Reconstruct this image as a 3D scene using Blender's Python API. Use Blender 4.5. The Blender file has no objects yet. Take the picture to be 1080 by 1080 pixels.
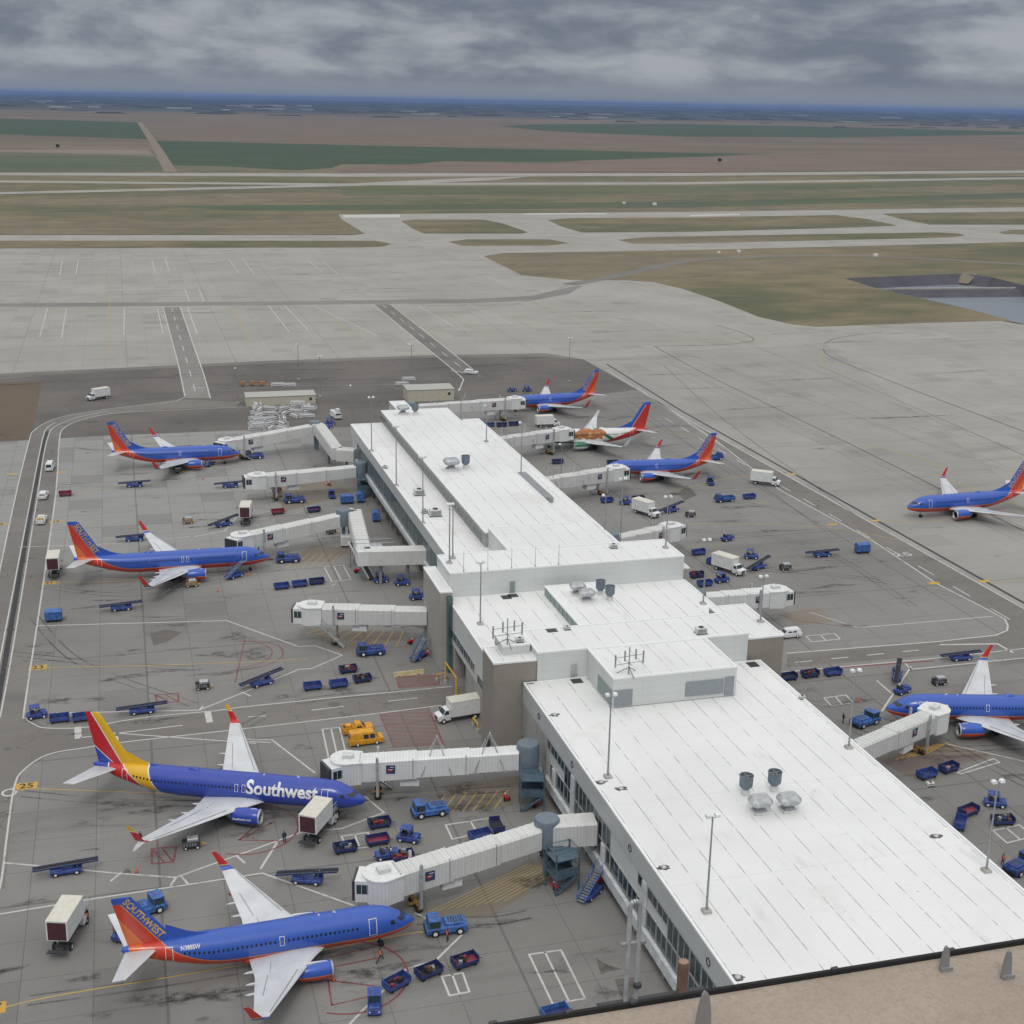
EXPO, SUNE, ZEN, HAZE = 0.0, 0.9, 1.15, 3.2e-5
import bpy, bmesh, math, random
from mathutils import Vector, Matrix
from mathutils.geometry import tessellate_polygon
random.seed(7)
S = bpy.context.scene
COL = S.collection
R = math.radians
# ---------------------------------------------------------------- surveyed camera (world: X across the concourse, Y along it)
F, CX, CY, H = 1442.4, 540.0, 540.0, 92.7
AX = Vector((0.96253207, -0.06088294, 0.26424474))
AY = Vector((-0.27054388, -0.28168148, 0.92057675))
AU = Vector((0.01838543, -0.95757444, -0.28759896))

def gp(px, py, z=0.0):
    """the place at height z seen at photo pixel (px, py)"""
    d = Vector((px-CX, py-CY, F))
    w = Vector((d.dot(AX), d.dot(AY), d.dot(AU)))
    t = (z-H)/w.z
    return Vector((w.x*t, w.y*t, z))

# ---------------------------------------------------------------- mesh builder
class MB:
    def __init__(s):
        s.v = []; s.f = []; s.m = []; s.cur = 0
    def add(s, vs, fs):
        o = len(s.v); s.v += [tuple(q) for q in vs]
        for f in fs: s.f.append([o+i for i in f]); s.m.append(s.cur)
        return s
    def box(s, x0, x1, y0, y1, z0, z1):
        return s.add([(x0,y0,z0),(x1,y0,z0),(x1,y1,z0),(x0,y1,z0),(x0,y0,z1),(x1,y0,z1),(x1,y1,z1),(x0,y1,z1)],
              [(3,2,1,0),(4,5,6,7),(0,1,5,4),(1,2,6,5),(2,3,7,6),(3,0,4,7)])
    def bbox(s, x0, x1, y0, y1, z0, z1, b=0.05, taper=0.0):
        """box with chamfered upper rim"""
        t = taper
        return s.loft([[(x0,y0,z0),(x1,y0,z0),(x1,y1,z0),(x0,y1,z0)],
            [(x0,y0,z1-b),(x1,y0,z1-b),(x1,y1,z1-b),(x0,y1,z1-b)],
            [(x0+b+t,y0+b+t,z1),(x1-b-t,y0+b+t,z1),(x1-b-t,y1-b-t,z1),(x0+b+t,y1-b-t,z1)]])
    def loft(s, rings, close=True, cap=True):
        n = len(rings[0]); o = len(s.v); vs = [p for r in rings for p in r]; fs = []
        for i in range(len(rings)-1):
            for j in range(n if close else n-1):
                a = i*n+j; b = i*n+(j+1) % n
                fs.append((a, b, b+n, a+n))
        if cap:
            fs.append(tuple(reversed(range(n)))); fs.append(tuple(range((len(rings)-1)*n, len(rings)*n)))
        return s.add(vs, fs)
    def tube(s, p0, p1, r0, r1=None, n=8, cap=True):
        if r1 is None: r1 = r0
        p0 = Vector(p0); p1 = Vector(p1); d = (p1-p0).normalized()
        a = Vector((0,0,1)) if abs(d.z) < .9 else Vector((1,0,0))
        u = d.cross(a).normalized(); w = u.cross(d)
        w = -w
        rr = []
        for p, r in ((p0, r0), (p1, r1)):
            rr.append([p+u*(r*math.cos(2*math.pi*k/n))+w*(r*math.sin(2*math.pi*k/n)) for k in range(n)])
        # orientation
        return s.loft(rr, cap=cap)
    def bar(s, p0, p1, w, h=None):
        h = h or w
        p0 = Vector(p0); p1 = Vector(p1); d = (p1-p0).normalized()
        a = Vector((0,0,1)) if abs(d.z) < .95 else Vector((1,0,0))
        u = a.cross(d).normalized()*w/2; v = d.cross(u.normalized())*h/2
        return s.loft([[p-u-v, p+u-v, p+u+v, p-u+v] for p in (p0, p1)])
    def lathe(s, prof, c=(0,0,0), axis='x', n=20, cap=True):
        rings = []
        for (t, r) in prof:
            ring = []
            for k in range(n):
                a = 2*math.pi*k/n; u, w = r*math.cos(a), r*math.sin(a)
                if axis == 'x': q = (c[0]+t, c[1]+u, c[2]+w)
                elif axis == 'z': q = (c[0]+u, c[1]+w, c[2]+t)
                else: q = (c[0]+w, c[1]+t, c[2]+u)
                ring.append(q)
            rings.append(ring)
        return s.loft(rings, cap=cap)
    def prism(s, pts, z0, z1):
        """pts counter-clockwise xy"""
        return s.loft([[(x,y,z0) for x,y in pts], [(x,y,z1) for x,y in pts]])
    def quad(s, a, b, c, d): return s.add([a,b,c,d], [(0,1,2,3)])
    def xf(s, M, start=0):
        for i in range(start, len(s.v)): s.v[i] = tuple(M @ Vector(s.v[i]))
        return s
    def build(s, name, mat, parent=None, smooth=False, fix=True):
        me = bpy.data.meshes.new(name); me.from_pydata(s.v, [], s.f)
        mats = mat if isinstance(mat, (list, tuple)) else [mat]
        for m in mats: me.materials.append(m)
        if len(mats) > 1: me.polygons.foreach_set('material_index', [min(i, len(mats)-1) for i in s.m])
        if fix:
            bm = bmesh.new(); bm.from_mesh(me); bmesh.ops.recalc_face_normals(bm, faces=bm.faces); bm.to_mesh(me); bm.free()
        if smooth:
            me.polygons.foreach_set('use_smooth', [True]*len(me.polygons))
            try: me.set_sharp_from_angle(angle=R(40))
            except Exception: pass
        me.update()
        o = bpy.data.objects.new(name, me); COL.objects.link(o)
        if parent: o.parent = parent
        return o

def tag(o, label=None, cat=None, group=None, kind=None):
    if label: o['label'] = label
    if cat: o['category'] = cat
    if group: o['group'] = group
    if kind: o['kind'] = kind
    return o
def empty(name, loc=(0,0,0), rz=0.0, label=None, cat=None, group=None):
    o = bpy.data.objects.new(name, None); COL.objects.link(o); o.location = loc; o.rotation_euler = (0,0,rz)
    o.empty_display_size = .5
    return tag(o, label, cat, group)
def kids(o): return KID.get(o.name, None) or [c for c in bpy.data.objects if c.parent == o]
KID = {}
def copy_tree(o, parent=None):
    c = o.copy(); COL.objects.link(c)
    if parent: c.parent = parent
    ch = kids(o); KID[o.name] = ch
    KID[c.name] = [copy_tree(k, c) for k in ch]
    return c

# ---------------------------------------------------------------- shader helpers
class E:
    nt = None
    def __init__(s, k): s.k = k
    @staticmethod
    def op(name, *a):
        n = E.nt.nodes.new('ShaderNodeMath'); n.operation = name
        for i, q in enumerate(a):
            if isinstance(q, E): E.nt.links.new(q.k, n.inputs[i])
            else: n.inputs[i].default_value = q
        return E(n.outputs[0])
    def __add__(s, o): return E.op('ADD', s, o)
    __radd__ = __add__
    def __sub__(s, o): return E.op('SUBTRACT', s, o)
    def __rsub__(s, o): return E.op('SUBTRACT', o, s)
    def __mul__(s, o): return E.op('MULTIPLY', s, o)
    __rmul__ = __mul__
    def __truediv__(s, o): return E.op('DIVIDE', s, o)
    def lt(s, o): return E.op('LESS_THAN', s, o)
    def gt(s, o): return E.op('GREATER_THAN', s, o)
    def mod(s, o): return E.op('FLOORED_MODULO', s, o)
    def ab(s): return E.op('ABSOLUTE', s)
    def mx(s, o): return E.op('MAXIMUM', s, o)
    def mn(s, o): return E.op('MINIMUM', s, o)
    def pw(s, o): return E.op('POWER', s, o)
    def clamp(s):
        e = E.op('ADD', s, 0.0); e.k.node.use_clamp = True; return e
def newmat(name, rough=.6, metal=0.0, spec=.5):
    m = bpy.data.materials.new(name); m.use_nodes = True
    b = m.node_tree.nodes['Principled BSDF']; b.inputs['Roughness'].default_value = rough
    b.inputs['Metallic'].default_value = metal
    if 'Specular IOR Level' in b.inputs: b.inputs['Specular IOR Level'].default_value = spec
    E.nt = m.node_tree
    return m, b
def coords(kind='Object'):
    t = E.nt.nodes.new('ShaderNodeTexCoord'); x = E.nt.nodes.new('ShaderNodeSeparateXYZ')
    E.nt.links.new(t.outputs[kind], x.inputs[0])
    return t.outputs[kind], E(x.outputs[0]), E(x.outputs[1]), E(x.outputs[2])
def noise(vec, scale, detail=4, rough=.55, stretch=None, dist=0.0, w=None):
    if stretch:
        mp = E.nt.nodes.new('ShaderNodeMapping'); mp.inputs['Scale'].default_value = stretch
        if w: mp.inputs['Location'].default_value = (w, w*1.7, w*.3)
        E.nt.links.new(vec, mp.inputs[0]); vec = mp.outputs[0]
    n = E.nt.nodes.new('ShaderNodeTexNoise'); n.inputs['Scale'].default_value = scale
    n.inputs['Detail'].default_value = detail; n.inputs['Roughness'].default_value = rough; n.inputs['Distortion'].default_value = dist
    E.nt.links.new(vec, n.inputs['Vector'])
    return E(n.outputs['Fac'] if 'Fac' in n.outputs else n.outputs[0])
def ramp(e, lo, hi):
    n = E.nt.nodes.new('ShaderNodeMapRange'); n.inputs[1].default_value = lo; n.inputs[2].default_value = hi
    n.interpolation_type = 'SMOOTHSTEP'
    E.nt.links.new(e.k, n.inputs[0]); return E(n.outputs[0])
def mixc(fac, a, b):
    n = E.nt.nodes.new('ShaderNodeMix'); n.data_type = 'RGBA'
    if isinstance(fac, E): E.nt.links.new(fac.k, n.inputs[0])
    else: n.inputs[0].default_value = fac
    for q, i in ((a, 6), (b, 7)):
        if isinstance(q, E): E.nt.links.new(q.k, n.inputs[i])
        else: n.inputs[i].default_value = (*q[:3], 1)
    return E(n.outputs[2])
def setc(b, e): E.nt.links.new(e.k, b.inputs['Base Color'])
def bump(b, e, dist=.02, strength=.5):
    n = E.nt.nodes.new('ShaderNodeBump'); n.inputs['Distance'].default_value = dist; n.inputs['Strength'].default_value = strength
    E.nt.links.new(e.k, n.inputs['Height']); E.nt.links.new(n.outputs[0], b.inputs['Normal'])
def paint(name, c, rough=.45, metal=0.0, var=.14, scale=1.5, dirt=.2, spec=.5):
    """painted or bare surface with slight wear and grime"""
    m, b = newmat(name, rough, metal, spec)
    v, x, y, z = coords()
    n1 = noise(v, scale, 5, .6); n2 = noise(v, scale*6, 3, .6)
    d = (c[0]*(1-var*1.6), c[1]*(1-var*1.6), c[2]*(1-var*1.5))
    u = tuple(min(1, q*(1+var*.5)) for q in c)
    k = mixc(ramp(n1, .35, .65), d, u)
    k = mixc(ramp(n2, .62, .8)*dirt, k, (.12,.11,.10))
    setc(b, k)
    return m
M = {}
def P(name, *a, **k):
    if name not in M: M[name] = paint(name, *a, **k)
    return M[name]
P('white_paint', (.72,.73,.73), .45, dirt=.07, var=.06)
P('roof_kit', (.62,.63,.62), .6, dirt=.1, var=.07)
P('cream_paint', (.64,.62,.54), .5, dirt=.08, var=.05)
P('blue_paint', (.040,.080,.30), .5, dirt=.35, var=.3)
P('light_blue_paint', (.055,.15,.42), .45, dirt=.35, var=.25)
P('navy_paint', (.022,.036,.14), .5, dirt=.3)
P('dark_metal', (.05,.05,.055), .55)
P('black_rubber', (.018,.018,.019), .85, var=.2)
P('grey_metal', (.32,.33,.34), .45, .3)
P('pale_metal', (.5,.52,.53), .4, .4)
P('red_paint', (.45,.025,.03), .4)
P('maroon_paint', (.20,.03,.05), .5)
P('yellow_paint', (.72,.40,.03), .45)
P('orange_yellow', (.70,.33,.02), .4)
P('hivis', (.85,.18,.05), .7)
P('skin', (.42,.25,.18), .6)
P('cloth_dark', (.03,.032,.05), .9)
P('cloth_navy', (.03,.05,.13), .9)
P('hair', (.03,.02,.015), .8)
P('steel_blue', (.15,.19,.23), .5, var=.06, dirt=.1)
P('teal_blue', (.085,.135,.175), .5, dirt=.1)
P('tan_precast', (.27,.24,.205), .85, scale=.4, var=.08)
P('grey_precast', (.36,.355,.335), .85, scale=.4, var=.1)
P('louvre_grey', (.27,.30,.32), .6, dirt=.05, var=.05)  # plain grey paint of the annex louvres
P('louvre_green', (.24,.30,.29), .6, dirt=.06, var=.06)
P('luggage_black', (.025,.023,.024), .8)
P('luggage_brown', (.12,.06,.035), .8)
P('luggage_red', (.25,.03,.04), .7)
P('lamp_head', (.75,.76,.78), .35)
P('gold_letter', (.62,.40,.13), .45, dirt=.05)
P('letter_white', (.8,.8,.8), .45, dirt=.05)
P('wing_grey', (.60,.62,.64), .35, .1, scale=.35, var=.07, dirt=.12)
P('ochre', (.35,.20,.06), .7)
P('pale_concrete', (.42,.41,.38), .9, scale=.4)
def glassm(name, c=(.02,.035,.04), rough=.08):
    m, b = newmat(name, rough, 0.0, .6)
    v, x, y, z = coords(); n = noise(v, .35, 2)
    setc(b, mixc(ramp(n, .35, .65), c, tuple(q*1.8 for q in c)))
    M[name] = m; return m
glassm('glass_dark'); glassm('glass_green', (.035,.075,.075)); glassm('cockpit_glass', (.012,.014,.018))
def project(x, y, z):
    P_ = Vector((x, y, z-H)); d = AX*P_.x + AY*P_.y + AU*P_.z
    return d.x/d.z*F+CX, d.y/d.z*F+CY
# ================================================================ GROUND
def flatpoly(name, loops, z, mat, kind='structure', holes=()):
    """loops: list of point lists (each a (px,py) photo pixel or a Vector already in the world)"""
    mb = MB()
    for lp in loops:
        pts = [Vector((p.x, p.y, z)) if isinstance(p, Vector) else gp(p[0], p[1], z) for p in lp]
        hl = [[Vector((p.x, p.y, z)) if isinstance(p, Vector) else gp(p[0], p[1], z) for p in h] for h in holes]
        allp = pts+[q for h in hl for q in h]
        tr = tessellate_polygon([pts]+hl)
        fs = []
        for t in tr:
            a, b, c = (allp[i] for i in t)
            n = (b-a).cross(c-a).z
            if abs(n) < 1e-9: continue
            fs.append(tuple(t) if n > 0 else tuple(reversed(t)))
        mb.add(allp, fs)
    o = mb.build(name, mat, fix=False)
    return tag(o, kind=kind)
def V(x, y): return Vector((x, y, 0))

# --- materials
def mat_grass():
    m, b = newmat('prairie', .95)
    v, x, y, z = coords()
    n1 = noise(v, .004, 6, .6, (1,2.2,1)); n2 = noise(v, .03, 5, .65, (1,1.6,1)); n3 = noise(v, .35, 4, .6)
    n4 = noise(v, .0012, 4, .55, (1,3,1))
    k = mixc(ramp(n1, .36, .60), (.180,.145,.085), (.085,.092,.045))
    k = mixc(ramp(n4, .45, .62)*.8, k, (.18,.145,.10))
    k = mixc(ramp(n2, .45, .75)*.55, k, (.235,.195,.105))
    k = mixc(ramp(n2*.6+n3*.4, .3, .52), (.085,.088,.045), k)
    # far plain turns to ploughed brown soil
    far = ramp(y, 2300, 3300)
    nb = noise(v, .0011, 5, .6, (1,2.5,1)); ns = noise(v, .004, 4, .6, (.25,3,1))
    br = mixc(ramp(nb, .4, .6), (.120,.094,.066), (.16,.122,.085))
    br = mixc(ramp(ns, .5, .7)*.55, br, (.13,.115,.075))
    k = mixc(far, k, br)
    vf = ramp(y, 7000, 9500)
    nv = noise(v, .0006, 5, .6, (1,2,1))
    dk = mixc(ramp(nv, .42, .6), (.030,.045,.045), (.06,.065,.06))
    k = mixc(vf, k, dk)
    setc(b, k)
    return m
def mat_field(name, c1, c2, sc=(1,2.5,1)):
    m, b = newmat(name, .95); v, x, y, z = coords()
    n = noise(v, .004, 7, .7, sc); n2 = noise(v, .012, 4, .65, (.3,2,1))
    k = mixc(ramp(n*.6+n2*.4, .38, .6), c1, c2); k = mixc(ramp(n2, .55, .72)*.5, k, tuple(q*.6 for q in c1)); setc(b, k); return m
def mat_slab(name, ca, cb, joint=7.62, stain=.5, jd=.35, rough=.85, streak=.3, seed=0.0, bl=None):
    """concrete laid in panels: joints, patched panels, tyre and fuel stains"""
    m, b = newmat(name, rough, 0, .35); v, x, y, z = coords()
    n1 = noise(v, .022, 5, .6, w=seed+3.1); n2 = noise(v, .25, 6, .7, w=seed+9); n3 = noise(v, 2.2, 3, .7)
    ns = noise(v, .03, 5, .65, (.35,3.2,1), w=seed+5)
    nst = noise(v, .09, 7, .72, (.55,1.3,1), dist=1.2, w=seed+17)
    k = mixc(ramp(n1, .32, .68), ca, cb)
    if bl: k = mixc(ramp(y+(n1-.5)*90, 225, 330)*ramp(x*-1.0+(n1-.5)*60, -62, -25)*.75, k, bl)
    # panel to panel differences
    wn = E.nt.nodes.new('ShaderNodeTexWhiteNoise'); wn.noise_dimensions = '2D'
    cb_ = E.nt.nodes.new('ShaderNodeCombineXYZ')
    fx = E.op('FLOOR', x*(1/joint)); fy = E.op('FLOOR', y*(1/joint))
    E.nt.links.new(fx.k, cb_.inputs[0]); E.nt.links.new(fy.k, cb_.inputs[1]); E.nt.links.new(cb_.outputs[0], wn.inputs['Vector'])
    pv = E(wn.outputs['Value'])
    dark = tuple(q*.72 for q in ca)
    k = mixc((pv-.5)*.22*(ramp(n1,.3,.7)), k, tuple(q*1.35 for q in cb))
    k = mixc(pv.gt(.93)*.35, k, dark)
    k = mixc(ramp(ns, .52, .75)*streak, k, dark)
    k = mixc(ramp(n2, .5, .8)*.28, k, tuple(q*.7 for q in ca))
    k = mixc(ramp(n3, .3, .7)*.12, k, tuple(q*.6 for q in ca))
    k = mixc(ramp(nst, .60, .76)*stain, k, (.055,.05,.045))
    jx = ((x*(1/joint)).mod(1.0)-.5).ab(); jy = ((y*(1/joint)).mod(1.0)-.5).ab()
    jn = jx.gt(.4925).mx(jy.gt(.4925))
    # every fifth joint is a wide sealed one
    jx5 = ((x*(1/(joint*5))).mod(1.0)-.5).ab().gt(.4955); jy5 = ((y*(1/(joint*5))).mod(1.0)-.5).ab().gt(.4955)
    jn = (jn*(.35+n2*.6)).mx(jx5.mx(jy5)*.62)
    k = mixc(jn*jd, k, tuple(q*.33 for q in ca))
    setc(b, k); bump(b, n3, .01, .3)
    return m
def mat_asphalt(name, ca, cb, seed=0.0):
    m, b = newmat(name, .9, 0, .3); v, x, y, z = coords()
    n1 = noise(v, .03, 5, .6, w=seed); n2 = noise(v, .4, 6, .7, w=seed); n3 = noise(v, 4, 3, .7)
    ns = noise(v, .05, 4, .6, (.4,3,1), w=seed+2)
    k = mixc(ramp(n1, .35, .65), ca, cb); k = mixc(ramp(ns, .5, .72)*.4, k, tuple(q*.7 for q in ca))
    k = mixc(ramp(n2, .5, .8)*.3, k, tuple(q*.7 for q in ca))
    cr = noise(v, .12, 2, .5, dist=.6, w=seed+11)
    k = mixc(((cr-.5).ab().lt(.004))*.45, k, tuple(q*.45 for q in ca))
    setc(b, k); bump(b, n3, .01, .4); return m
def mat_mark(name, c, wear=.5, scale=.9):
    """traffic paint, worn through to the slab in places"""
    m, b = newmat(name, .7); v, x, y, z = coords()
    n = noise(v, scale, 6, .75); n2 = noise(v, .06, 3, .6)
    k = mixc(ramp(n*.7+n2*.3, .50, .66)*wear, c, (.20,.195,.18)); setc(b, k); return m
M['prairie'] = mat_grass()
M['apron_far'] = mat_slab('apron_far', (.305,.293,.265), (.355,.343,.312), 7.62, .5, .5, streak=.6)
M['apron_gate'] = mat_slab('apron_gate', (.188,.184,.174), (.240,.235,.224), 7.62, 1.0, .7, streak=.7, seed=40, bl=(.300,.300,.290))
M['apron_right'] = mat_slab('apron_right', (.272,.266,.247), (.325,.318,.296), 7.62, .6, .5, streak=.6, seed=80)
M['asphalt'] = mat_asphalt('asphalt', (.115,.107,.100), (.150,.138,.128))
M['asphalt_old'] = mat_asphalt('asphalt_old', (.165,.155,.145), (.20,.19,.175), 30)
M['asphalt_pale'] = mat_asphalt('asphalt_pale', (.205,.197,.185), (.24,.23,.215), 50)
M['dirt'] = mat_field('dirt', (.095,.07,.048), (.135,.10,.07), (1,1,1))
M['mark_white'] = mat_mark('mark_white', (.50,.50,.485), .8)
M['mark_yellow'] = mat_mark('mark_yellow', (.42,.30,.09), .85)
M['mark_orange'] = mat_mark('mark_orange', (.52,.31,.05), .75)
M['mark_red'] = mat_mark('mark_red', (.20,.05,.055), .8)
M['mark_black'] = mat_mark('mark_black', (.03,.03,.03), .3)

# --- pond basin outline (right middle), needs a hole in every sheet
RIM = [(890.6,293.6),(930,291.8),(972,290),(1015,288.5),(1045,292),(1080,301),(1180,328),(1240,352),(1120,347.5),(1080,342.5),(1060,336.4),(1023,326),(960,312),(921,303)]
rim = [gp(a, b) for a, b in RIM]
BIG = 70000
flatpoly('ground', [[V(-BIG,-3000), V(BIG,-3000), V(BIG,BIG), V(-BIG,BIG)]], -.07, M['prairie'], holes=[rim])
# pavement
pave_far = [gp(-700,249.6), gp(0,248), gp(372,248), gp(385,246.5), gp(360,231), gp(357,226), gp(720,223.5), gp(1080,218.5), gp(1600,212), V(1500,300), V(1500,-200), V(-900,-200)]
flatpoly('apron', [pave_far], -.02, M['apron_far'], holes=[rim])
flatpoly('gate_apron', [[V(-300,-150), gp(-90,462), gp(0,466), gp(110,459.5), gp(250,454), gp(380,450), gp(500,430), gp(560,425), gp(672,411), gp(760,470), gp(830,506), gp(940,570), gp(1080,655), gp(1180,715), V(300,-150)]], -.004, M['apron_gate'])
flatpoly('taxilane_apron', [[gp(616,378), gp(700,373), gp(870,362), gp(1080,520), gp(1230,640), gp(1180,715), gp(1080,655), gp(940,570), gp(830,506), gp(760,470), gp(672,411)]], -.006, M['apron_right'])
flatpoly('service_asphalt', [[gp(-520,438), gp(0,398), gp(120,391), gp(270,384), gp(432,378), gp(572,376), gp(616,379), gp(672,411), gp(560,425), gp(500,430), gp(380,450), gp(250,454), gp(110,459.5), gp(0,466), gp(-520,500)]], 0, M['asphalt'])
flatpoly('bare_soil', [[gp(-420,432), gp(0,404), gp(45,402), gp(32,463.5), gp(0,465), gp(-420,487)]], .006, M['dirt'])
flatpoly('worn_apron_strip', [[gp(0,399.5), gp(0,394), gp(270,381), gp(440,375), gp(575,372.5), gp(616,379), gp(572,376), gp(432,378), gp(270,384), gp(120,391)]], .004, M['asphalt_old'])
# far side islands of grass
isl = [
 [(-700,205),(-700,246),(0,247.3),(372,247.3),(383,245.5),(358,230.5),(0,204.5)],
 [(-700,255),(0,253.8),(395,253.8),(413,257),(405,259.8),(380,261),(0,262),(-700,264)],
 [(423,233),(437,231.5),(510,231.5),(530,235.5),(557,245),(549,246.4),(447,246.3),(435,241)],
 [(473,255),(493,252.3),(580,252.5),(600,256.5),(577,259),(487,259)],
 [(578,232),(600,230),(720,229.4),(880,226.8),(915,231),(947,238),(880,240.5),(720,244.6),(613,245.2),(590,238)],
 [(930,225.2),(1080,222.9),(1500,217),(1500,233),(1080,237),(980,236.8),(950,231)],
 [(652,253),(680,250),(720,249.2),(987,245),(1012,246.3),(1018,248.5),(1000,250.5),(720,256.8),(667,256.8)],
 [(1053,245),(1065,242.5),(1500,237),(1500,243),(1080,247.2),(1060,247)],
]
for i, lp in enumerate(isl):
    flatpoly('grass_island', [lp], .02, M['prairie'])
big = [(510,270),(533,266.7),(720,264),(1080,255.2),(1500,247),(1500,330),(1300,336),(1080,341.5),(1055,338.2),(960,341),(860,344.6),(835,342),(800,334),(760,318),(720,304.5),(690,297.5),(660,295.5),(600,295),(550,290),(530,280)]
flatpoly('grass_infield', [big], .02, M['prairie'], holes=[rim])
# dirt rim road round the infield and the service road through it
def ribbon_pts(pts, w):
    pts = [Vector((p.x, p.y, 0)) if isinstance(p, Vector) else gp(*p) for p in pts]
    L, Rr = [], []
    for i, p in enumerate(pts):
        a = pts[max(i-1,0)]; c = pts[min(i+1,len(pts)-1)]
        d = (c-a); d.z = 0; d.normalize(); n = Vector((-d.y, d.x, 0))
        L.append(p+n*w/2); Rr.append(p-n*w/2)
    return L, Rr
def ribbon(mb, pts, w, z, closed=False):
    pts = [Vector((p.x, p.y, 0)) if isinstance(p, Vector) else gp(*p) for p in pts]
    if closed: pts = pts+[pts[0]]
    for a, b in zip(pts, pts[1:]):
        d = b-a; d.z = 0
        if d.length < 1e-6: continue
        d.normalize(); n = Vector((-d.y, d.x, 0))*w/2; e = d*w*.3
        q = [a-e-n, b+e-n, b+e+n, a-e+n]
        mb.add([(p.x, p.y, z) for p in q], [(0,1,2,3)])
        z += .0004
    return z
def smooth_line(pts, n=6):
    pts = [Vector((p.x, p.y, 0)) if isinstance(p, Vector) else gp(*p) for p in pts]
    out = []
    for i in range(len(pts)-1):
        p0 = pts[max(i-1,0)]; p1 = pts[i]; p2 = pts[i+1]; p3 = pts[min(i+2,len(pts)-1)]
        for k in range(n):
            t = k/n
            out.append(.5*((2*p1)+(p2-p0)*t+(2*p0-5*p1+4*p2-p3)*t*t+(3*p1-p0-3*p2+p3)*t**3))
    out.append(pts[-1]); return out
def strip(name, pts, w, z, mat):
    pts = smooth_line(pts)
    L, Rr = ribbon_pts(pts, w); mb = MB(); n = len(L)
    mb.add([(p.x,p.y,z) for p in L]+[(p.x,p.y,z) for p in Rr], [(i, n+i, n+i+1, i+1) for i in range(n-1)])
    return tag(mb.build(name, mat, fix=False), kind='structure')
strip('service_road', [(600,300),(640,293),(672,286),(720,276),(780,271),(887,269.5),(953,271.5),(1080,279),(1200,288)], 9, .05, M['asphalt_old'])
# runways and taxiways on the plain
for lp in ([(-700,184),(0,182.2),(360,182.8),(720,182.6),(1080,179.8),(1500,176),(1500,178),(1080,182.2),(720,185.6),(360,186.3),(0,184.8),(-700,187)],
           [(-700,191.5),(0,190.3),(360,193.4),(720,192),(1080,187),(1500,181),(1500,182.6),(1080,188.8),(720,194.6),(360,195.6),(0,192.4),(-700,193.5)],
           [(-700,205.5),(0,202.6),(200,198),(360,194),(420,191),(500,187.5),(560,186),(520,190),(430,194.2),(360,196.5),(200,200.5),(0,204.8),(-700,209)]):
    RWZ = globals().get('RWZ', .01)+.015; flatpoly('runway', [lp], RWZ, M['apron_far'])
# farmland
M['field_green'] = mat_field('field_green', (.028,.054,.024), (.042,.072,.030))
M['field_light'] = mat_field('field_light', (.062,.085,.045), (.090,.105,.058))
M['field_brown'] = mat_field('field_brown', (.135,.098,.073), (.18,.13,.098))
M['field_pale'] = mat_field('field_pale', (.18,.15,.11), (.22,.18,.135))
flatpoly('wheat_field', [[(-700,126),(0,125),(145,129),(160,147),(120,145.5),(0,141.7),(-700,142)]], 0.023, M['field_green'])
flatpoly('wheat_field', [[(163,148.3),(360,152.7),(540,157),(720,161),(810,162.5),(780,165.5),(720,165.7),(573,170.7),(470,170),(430,173.5),(360,173),(350,177),(310,179.5),(240,175.5),(182,174)]], 0.033, M['field_green'])
flatpoly('wheat_field', [[(510,133.5),(573,131),(720,130.7),(887,134),(1080,139),(1080,142),(880,145),(720,144),(593,139)]], 0.043, M['field_green'])
flatpoly('pasture', [[(-700,161),(0,163),(163,165.7),(177,180.5),(0,180.8),(-700,181)]], 0.053, M['field_light'])
flatpoly('fallow_field', [[(-700,152),(0,158),(155,157.5),(163,164),(0,160.5),(-700,157)]], 0.063, M['field_pale'])
flatpoly('fallow_field', [[(430,174),(470,170.5),(573,171.5),(720,166.5),(850,160),(1080,163),(1500,165),(1500,174),(1080,178.5),(720,181.5),(360,181.5),(350,178)]], 0.073, M['field_brown'])
M['field_plain'] = mat_field('field_plain', (.122,.096,.066), (.16,.124,.085))
flatpoly('ploughed_field', [[(147,129),(360,127.5),(500,130),(585,139.2),(720,144.5),(720,160),(360,151.5),(166,147.5)]], 0.083, M['field_plain'])
strip('dirt_road', [(147,128.6),(160,147.5),(168,160),(180,181.5)], 16, .12, M['field_pale'])
# grass bands between the runways
flatpoly('mown_band', [[(-700,215),(0,217),(360,216),(720,213),(1080,203),(1500,196),(1500,200),(1080,209),(720,219),(360,222),(0,222),(-700,222)]], -.04, M['field_light'])
flatpoly('mown_band', [[(360,197.5),(720,196),(1080,190.5),(1080,194),(720,204),(360,206)]], -.03, mat_field('field_olive', (.075,.095,.045), (.11,.12,.06)))
# runway paint far off
mk = MB()
for lp in ([(362,226.6),(422,226.3),(422,229.4),(362,229.8)], [(552,225.2),(640,224.8),(640,226),(552,226.4)], [(728,226.5),(780,225.5),(780,226.8),(728,228)]):
    q = [gp(*p, .04) for p in lp]; mk.add(q, [(3,2,1,0)])
tag(mk.build('runway_marking', M['mark_white'], fix=False), kind='structure')

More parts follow.
